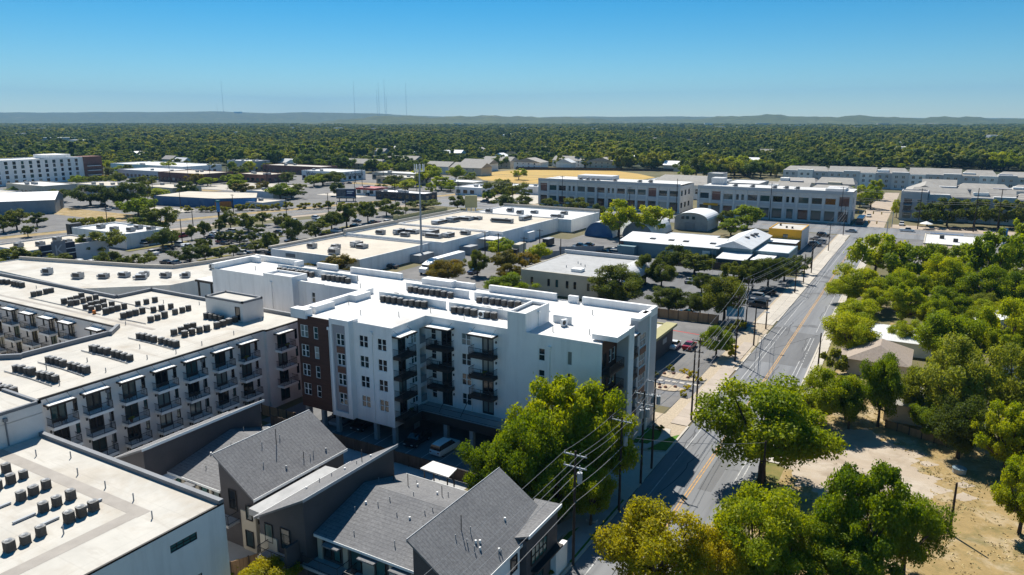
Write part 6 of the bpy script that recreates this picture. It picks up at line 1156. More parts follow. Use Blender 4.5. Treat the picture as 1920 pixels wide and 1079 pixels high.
for x in (-.2, .2): wt.face([(x, .5 * math.cos(2 * PI * i / n), .5 * math.sin(2 * PI * i / n)) for i in range(n)])
wtm = wt.mesh('wheel', M['tyre'])
for y in (-1.5, 2.9, 4.1, 15.6, 16.9):
    for s in (-1.05, 1.05): obj('wheel', wtm, SM, (s, y, .5))
for s in (-1, 1): MB().cyl(s * 1.0, 2.6, 1.2, 4.1, .09, 8).build('exhaust_stack', M['galv'], SM)
bx = thing('box_truck', 'pale box truck parked by the store wall', 'truck', (-122, 214, 0), .1); MB().box(-1.2, -1, .9, 1.2, 5, 3.6).build('cargo_box', M['stucco_tan'], bx); MB().box(-1.1, -3, .5, 1.1, -1.05, 2.3).build('cab', M['metal_dark'], bx); [obj('wheel', wtm, bx, (s, y, .5)) for s in (-.95, .95) for y in (-2.2, 3.2)]
dp = thing('dumpster', 'dark dumpster beside the store wall', 'dumpster', (-121.4, 236, 0)); MB().prism([(-1.2, -2.4), (1.2, -2.4), (1.2, 2.4), (-1.2, 2.4)], .3, 2.6).build('bin', M['metal_dark'], dp); MB().box(-1.25, -2.45, 2.6, 1.25, 2.45, 2.72).build('lid', M['metal_grey'], dp)
# bus at the junction
BU = thing('city_bus', 'dark city bus with white roof waiting at the junction', 'bus', (-28.4, 357, 0)); MB().box(-1.3, -6, .4, 1.3, 6, 2.9).build('body', M['metal_dark'], BU); MB().box(-1.25, -5.9, 2.9, 1.25, 5.9, 3.2).build('roof', M['metal_white'], BU); MB().box(1.3, -5.4, 1.5, 1.32, 5.6, 2.5).build('windows', M['car_glass'], BU); MB().box(-1.1, -6.02, 1.3, 1.1, -6.0, 2.6).build('windscreen', M['car_glass'], BU); [obj('wheel', wtm, BU, (s, y, .5)) for s in (-1.15, 1.15) for y in (-3.6, 3.2)]
# ------------------------------------------------------------------ poles, wires, masts
def upole(label, X, Y, h, arms=1, trafo=0, lamp=False, group=None, r_=.16):
    t = thing('utility_pole', label, 'utility pole', (X, Y, 0), random.uniform(-.03, .03), group); MB().cyl(0, 0, 0, h, r_, 9, r_ * .66).build('shaft', M['pole_wood'], t)
    for i in range(arms):
        z = h - .5 - i * 1.3; a = MB().box(-1.25, -.06, z, 1.25, .06, z + .12).build('crossarm', M['galv'] if trafo else M['pole_wood'], t)
        for x in (-1.15, -.5, .5, 1.15): MB().cyl(x, 0, z + .12, z + .34, .05, 6).build('insulator', M['galv'], a)
    for i in range(trafo):
        an = i * 2.1 + .3; c = MB().cyl(.48 * math.cos(an), .48 * math.sin(an), h - 3.4, h - 2.3, .27, 12).build('transformer', M['galv'], t); MB().cyl(.48 * math.cos(an), .48 * math.sin(an), h - 2.3, h - 1.95, .05, 6).build('bushing', M['galv'], c)
    if lamp: MB().tube([(0, 0, h - 2), (1.6, 0, h - 1.5), (2.1, 0, h - 1.5)], .05, 5).build('lamp_arm', M['galv'], t); MB().box(1.9, -.15, h - 1.62, 2.6, .15, h - 1.44).build('lamp_head', M['galv'], t)
    return t
GP = 'utility poles along the main street'
PL = [('tall utility pole rising before the nearest shingled roof', -28.4, 61.6, 12.8, 2, 1), ('utility pole with transformer beside the near trees', -28.4, 74.1, 11.8, 1, 1), ('left of the twin transformer poles by the driveway', -28.5, 81.6, 12.5, 2, 3), ('right of the twin transformer poles by the driveway', -28.7, 86.2, 12.6, 1, 2), ('nearer pole of the pair at the lawn corner', -28.9, 104.6, 11.5, 1, 0), ('farther pole of the pair at the lawn corner', -29.7, 110.0, 11.6, 1, 0),
      ('utility pole by the yellow shrubs of the shop lot', -30.0, 136.5, 12.9, 2, 0), ('short lamp pole next to the shop lot exit', -29.2, 148.7, 8.8, 0, 0), ('short pole at the shaded lot entrance', -29.6, 162.5, 6.4, 0, 0), ('pole by the blue sign with crossed arms', -33.4, 160, 11.6, 2, 0), ('first pole on the bright walk past the shaded lot', -30.1, 201.6, 7.4, 0, 0), ('second pole on the bright walk past the shaded lot', -30.2, 216, 8.2, 0, 0), ('third pole on the bright walk past the shaded lot', -30.4, 231.5, 9, 1, 0), ('fourth pole on the bright walk past the shaded lot', -31.6, 238.6, 9.4, 1, 0), ('leaning pole near the silver boat lot', -31.2, 274.8, 9.4, 1, 0), ('pole at the near left corner of the junction', -31.0, 316, 11.8, 2, 2), ('pole across the junction before the corner block', -36, 349.5, 16.4, 1, 0), ('pole standing on the right walk by the house', -15.4, 137.3, 7.6, 0, 0), ('bare pole stump on the dry grass', 5.3, 88, 6.2, 0, 0), ('pole half hidden by the big roadside tree', -14.2, 83.6, 8.4, 0, 0)]
for i, (lab, X, Y, h, a, tr) in enumerate(PL): upole(lab, X, Y, h, a, tr, 'lamp pole' in lab, GP)
OP = [(-110, 349.6, 17), (-66, 349.6, 17), (-172, 349.6, 16), (-6, 350, 17), (14, 352, 18), (22, 352, 18), (-134, 349, 12), (-117.6, 222, 8), (-128, 203, 9), (-118.6, 196, 10), (-111, 199, 9), (-100.6, 204, 8.6), (-110.6, 268, 10), (-91.8, 231, 11.5), (-139, 118, 10.4), (-131, 101, 8.8), (-281, 168, 12), (-276, 224, 12), (-259, 190, 9), (-243, 173, 9), (-252, 233, 11), (-243, 250, 12), (-231, 243, 9), (-224, 283, 13), (-268, 296, 13), (-262, 322, 13), (-340, 300, 13), (-362, 330, 14), (-392, 348, 15), (-410, 330, 16), (-440, 340, 17), (-370, 410, 18), (-352, 420, 18), (-330, 372, 14), (-300, 366, 13), (-285, 372, 13), (-470, 330, 16), (-480, 352, 16), (-305, 205, 11), (-330, 236, 10), (-390, 262, 12), (-350, 232, 9), (-375, 242, 10), (-150, 346, 11), (-198, 342, 12), (-225, 330, 13), (-420, 372, 16)]
OP.sort(key=lambda p: bearing(p[0], p[1]))
for i, (x, y, h) in enumerate(OP): upole(f'dark utility pole in the middle distance, {ordw(i)} from the left', x, y, h, 1 if i % 3 else 0, 0, False, 'utility poles of the middle distance', .2)
def wire(label, pts, sag=.6, r_=.02, m='wire', group='overhead wires along the main street'):
    q = []
    for a, b in zip(pts, pts[1:]):
        a, b = Vector(a), Vector(b)
        for i in range(9): t = i / 8; p = a.lerp(b, t); p.z -= sag * 4 * t * (1 - t); q.append(p)
    o = MB().tube(q, r_, 4).build('overhead_wire', M[m]); tag(o, label, 'wire', group)
ends = [(-28.4, 20), (-28.4, 61.6), (-28.4, 74.1), (-28.5, 81.6), (-28.7, 86.2), (-28.9, 104.6), (-30, 136.5), (-33.4, 160), (-30.4, 201.6), (-30.4, 231.5), (-31.2, 274.8), (-31, 316)]
hts = [12.6, 12.6, 11.9, 12.2, 12.2, 11.4, 12.6, 11.2, 10, 9.4, 9.4, 11.6]
for i, (dx, dz, nm) in enumerate(((-1.15, 0, 'outermost top'), (.5, 0, 'inner top'), (1.15, 0, 'street-side top'), (-.2, -2.6, 'upper cable'), (.2, -3.6, 'middle cable'), (.25, -5.2, 'lowest cable'))):
    wire(f'{nm} overhead line running along the main street poles', [(x + dx, y, h + dz) for (x, y), h in zip(ends, hts)], .25, .024 if dz == 0 else .034, 'wire')
wire('service wire crossing the street to the right pole', [(-28.4, 74.1, 9.5), (-14.2, 83.6, 8.2)], .5, .024); wire('service wire crossing from the lawn pole to the right', [(-28.9, 104.6, 9), (-15.4, 137.3, 7.4)], .5, .015, 'black_wire'); wire('service wire over the shop lot', [(-33.4, 160, 10), (-45, 175, 6), (-60, 230, 6)], .8, .02, 'black_wire')
for i, y in enumerate((349.6,)):
    for j, z in enumerate((16.2, 15.4, 12.4, 11.6)): wire(f'{ORD[j]} cable from the top strung along the cross street', [(-225, 345, z), (-172, y, z), (-110, y, z), (-66, y, z), (-36, y, z), (-6, 350, z), (14, 352, z), (60, 356, z)], .7, .045, 'wire', 'cables along the cross street')
wire('cable strung across the back of the store yard', [(-268, 296, 12.5), (-224, 283, 12.5), (-172, 349.6, 15.5)], 1, .05)
CTW = thing('cell_tower', 'tall grey cell tower with antenna panels rising behind the white block', 'tower', (-146.6, 186, 0)); CTW.location = (-143.8, 189.2, 0); MB().cyl(0, 0, 0, 31, .4, 14, .22).build('shaft', M['galv'], CTW)
pl_ = MB().cyl(0, 0, 28.8, 28.95, 1.3, 12).build('platform', M['metal_grey'], CTW)
for i in range(9):
    a = 2 * PI * i / 9; MB().box(-.15, -.08, 0, .15, .08, 2.3).build('antenna', M['metal_white'], CTW, loc=(1.6 * math.cos(a), 1.6 * math.sin(a), 28.8), rz=a + PI / 2)
MB().cyl(0, 0, 0, .5, 1.1, 12).build('base', M['concrete'], CTW)
def cw(px, d): return cam2w((px - 960) / F_ * d, d)
for i, (px, top, d, base) in enumerate([(434, 153, 9800, 85), (423, 200, 9800, 90), (673, 158, 9200, 95), (714.5, 172, 9000, 80), (718, 160, 9000, 80), (728.5, 156, 9100, 85), (731.5, 185, 9100, 85), (767.5, 160, 8800, 75)]):
    x, y = cw(px, d); h = 45 + (HZ_ - top) / F_ * d; t = thing('radio_mast', f'slender radio mast on the hill skyline, {ordw(i)} from the left' if px != 423 else 'short radio mast left of the tall leftmost one', 'radio mast', (x, y, 0), 0, 'radio masts on the skyline'); MB().cyl(0, 0, 0, h, 2.0, 6, .9).build('lattice', M['coping'], t); MB().cyl(0, 0, h, h + 12, .5, 5).build('antenna', M['coping'], t)
def fbox(name, label, cat, px, d, w_, dep, z0, z1, m, rz=0):
    x, y = cw(px, d); t = thing(name, label, cat, (x, y, 0), rad(30)); MB().box(-w_ / 2, 0, z0, w_ / 2, dep, z1).build('wall', M[m], t); MB().box(-w_ / 2, 0, z1, w_ / 2, dep, z1 + 1).build('roof', M['membrane_white'], t); 
    for q in (-.3, 0, .3): MB().box(w_ * q - w_ * .1, -.3, z0 + (z1 - z0) * .3, w_ * q + w_ * .1, -.02, z0 + (z1 - z0) * .7).build('window_band', M['glass_dark'], t)
    return t
fbox('hilltop_building', 'broad grey building on the hill skyline right of the left mast', 'building', 459, 9900, 90, 60, 60, 140, 'stucco_grey'); fbox('hilltop_building', 'small block on the skyline at the far left', 'building', 18, 9900, 40, 40, 60, 136, 'stucco_grey')
FARB = [(490, 1700, 70, 'white'), (462, 1900, 44, 'white'), (50, 1700, 40, 'white'), (120, 1300, 60, 'grey'), (160, 1150, 36, 'white'), (90, 2400, 80, 'grey'), (190, 2600, 90, 'white'), (1340, 2900, 60, 'white'), (1380, 2800, 44, 'grey'), (1320, 4300, 90, 'white'), (1420, 4400, 160, 'grey'), (1640, 4200, 120, 'tan'), (1660, 4700, 110, 'tan'), (1760, 1750, 44, 'white'), (1590, 2900, 60, 'white'), (1480, 3600, 70, 'white'), (1110, 2300, 30, 'white'), (980, 2600, 30, 'white'), (640, 2500, 34, 'white'), (705, 2300, 30, 'white'), (860, 4300, 90, 'white'), (560, 2600, 40, 'white'), (330, 1700, 40, 'white'), (1690, 860, 14, 'white'), (1850, 1500, 30, 'grey'), (1205, 2700, 50, 'white'), (1500, 1900, 26, 'white')]
for i, (px, d, w_, c) in enumerate(sorted(FARB)): 
    zb = 13 if d < 4000 else 18 if d < 6000 else 60 if px < 600 else 40
    fbox('distant_building', f'{c} building among the distant trees, {ordw(i)} from the left', 'building', px, d, w_ * (.5 if d > 4000 else .8), 20, 0, zb + (4 if d > 2000 else 0), {'white': 'stucco_white', 'grey': 'stucco_grey', 'tan': 'stucco_tan'}[c])
k = 0; HS = []
hr = random.Random(8)
for px, d in [(hr.uniform(0, 1900), hr.uniform(760, 2400)) for _ in range(62)] + [(545, 700), (560, 690), (700, 760), (1240, 760), (1410, 720), (1345, 690), (1190, 760), (1120, 820), (1430, 930), (1020, 1050), (1220, 930), (1320, 1150), (860, 900), (940, 820), (640, 900), (1300, 640), (1260, 660), (1740, 1000), (350, 720), (410, 820), (330, 760), (1060, 700), (770, 860), (1150, 1300), (1560, 1250)]:
    x, y = cw(px, d); HS.append((x, y)); gable_house('house', f'pale roofed house among the wood edge trees, {ordw(k)} of them', x - 8, y - 5, x + 8, y + 5, 5.5, 9, 'stucco_white' if k % 2 else 'stucco_tan', ('metal_white', 'shingle_grey', 'metal_roof')[k % 3], 'xy'[k % 2], 0, group='houses among the far trees'); k += 1
# ------------------------------------------------------------------ small street things
sg = thing('lot_sign', 'light blue board sign by the shaded lot entrance', 'sign', (-36.6, 163.5, 0), .35); MB().box(-1.9, -.12, 1.6, 1.9, .12, 3.9).build('board', mat('sign_blue', (.12, .36, .52), .5, .06, 1), sg); [MB().box(x - .1, -.1, 0, x + .1, .1, 1.6).build('post', M['metal_grey'], sg) for x in (-1.5, 1.5)]
ss = thing('street_name_sign', 'green street name blade on a post under the big roadside tree', 'street sign', (-11.5, 84.5, 0), .6); MB().cyl(0, 0, 0, 3, .04, 6).build('post', M['galv'], ss); MB().box(-.55, -.02, 2.75, .55, .02, 3.05).build('blade', M['plastic_teal'], ss)
for i, (x, y) in enumerate(((-31.6, 76.2), (-30.2, 70.4), (-33, 75.4))): tag(MB().prism(rect(x - .6, y - .4, x + .6, y + .4), 0, .35).build('utility_box', M['concrete_grey']), f'pale utility lid on the shaded lawn, {ORD[i]} from the driveway', 'utility box', 'utility lids by the walk')
br = thing('bike_rack', 'dark tubular bike rack on the gravel yard', 'bike rack', (-34.4, 100.6, 0)); [MB().tube([(x, 0, 0), (x, 0, .8), (x + .25, 0, .95), (x + .5, 0, .8), (x + .5, 0, 0)], .03, 5).build('hoop', M['metal_dark'], br) for x in (-1.6, -.8, 0, .8)]
tbl = thing('picnic_slab', 'pale slab with bench on the small lawn', 'bench', (-34.6, 95.6, 0)); MB().box(-1, -.7, .09, 1, .7, .16).build('slab', M['concrete'], tbl); MB().box(-.8, -.2, .55, .8, .2, .62).build('seat', M['galv'], tbl); [MB().box(x - .05, -.15, .16, x + .05, .15, .55).build('leg', M['galv'], tbl) for x in (-.6, .6)]
bn = thing('water_tank', 'pale blue round tank lid in the shade of the right-hand trees', 'tank', (6.4, 105.4, 0)); MB().cyl(0, 0, 0, .6, .8, 18).build('tank', M['concrete_grey'], bn); MB().cyl(0, 0, .6, .7, .85, 18).build('lid', mat('tank_blue', (.2, .27, .31), .5, .05, 1), bn)
hy = thing('fire_hydrant', 'small dark hydrant on the right walk by the house', 'hydrant', (-16.0, 137.8, .1)); MB().cyl(0, 0, 0, .6, .12, 8).build('barrel', M['dark_trim'], hy); MB().cyl(0, 0, .6, .75, .16, 8, .05).build('bonnet', M['dark_trim'], hy); MB().box(-.22, -.06, .35, .22, .06, .47).build('nozzle', M['dark_trim'], hy)
def signal(label, X, Y, rz, arm, arm_m='plastic_teal'):
    t = thing('traffic_signal', label, 'traffic light', (X, Y, 0), rz); MB().cyl(0, 0, 0, 6.6, .14, 8).build('pole', M['galv'], t); MB().tube([(0, 0, 6.3), (arm, 0, 6.6)], .09, 6).build('mast_arm', M[arm_m], t)
    for x in (arm * .55, arm * .95): h = MB().box(x - .2, -.2, 5.4, x + .2, .2, 6.5).build('signal_head', M['yellow_wall'], t); [MB().cyl(0, 0, -.02, .02, .12, 8).build('lens', M[m_], h, loc=(x, -.21, z)) for m_, z in (('tail_red', 6.25), ('yellow_wall', 5.95), ('plastic_teal', 5.65))]
signal('traffic signal with green mast arm at the right of the junction', -15.6, 349, PI, 8); signal('traffic signal at the far left of the junction', -33, 349, 0, 7, 'galv'); signal('traffic signal at the near right of the junction', -15.6, 316, PI, 7, 'galv')
for i, (x, y) in enumerate(((-36.8, 116), (-35.4, 117), (-38.2, 116.8), (-37.6, 115.4), (-34.9, 122.6), (-37.8, 123.4), (-39.2, 122.6))): tag(obj('boulder', MB().cyl(0, 0, 0, .3, .38, 7, .22).mesh('boulder', M['brown_panel']), None, (x, y, .14)), f'brown boulder on the gravel islands, {ORD[i]} from the front', 'boulder', 'boulders on the gravel islands')
pf2 = thing('patio_umbrella', 'cream patio umbrella on the far right corner', 'umbrella', (-3, 352, 0)); MB().cyl(0, 0, 2.3, 3.3, 2.6, 8, .1).build('canopy', M['canvas_white'], pf2); MB().cyl(0, 0, 0, 2.4, .06, 6).build('pole', M['metal_grey'], pf2)
for i, (x, y) in enumerate(((-270, 176), (-262, 178), (-255, 176))): t = thing('market_tent', f'white peaked tent behind the avenue shop, {ORD[i]} from the left', 'tent', (x, y, 0), 0, 'tents by the avenue'); MB().cyl(0, 0, 2.4, 3.8, 3.2, 4, .05).build('canopy', M['canvas_white'], t); [MB().box(a - .05, b_ - .05, 0, a + .05, b_ + .05, 2.5).build('post', M['galv'], t) for a, b_ in ((2.9, 0), (-2.9, 0), (0, 2.9), (0, -2.9))]
ls = thing('blue_lamp_mast', 'tall dark mast with blue top sign beside the avenue', 'sign mast', (-262, 205, 0)); MB().box(-.3, -.3, 0, .3, .3, 7).build('mast', M['metal_dark'], ls); MB().box(-.6, -.4, 7, .6, .4, 11).build('panel', M['blue_trim'], ls); MB().box(-1, -.5, 11, 1, .5, 11.8).build('cap', M['plastic_teal'], ls)
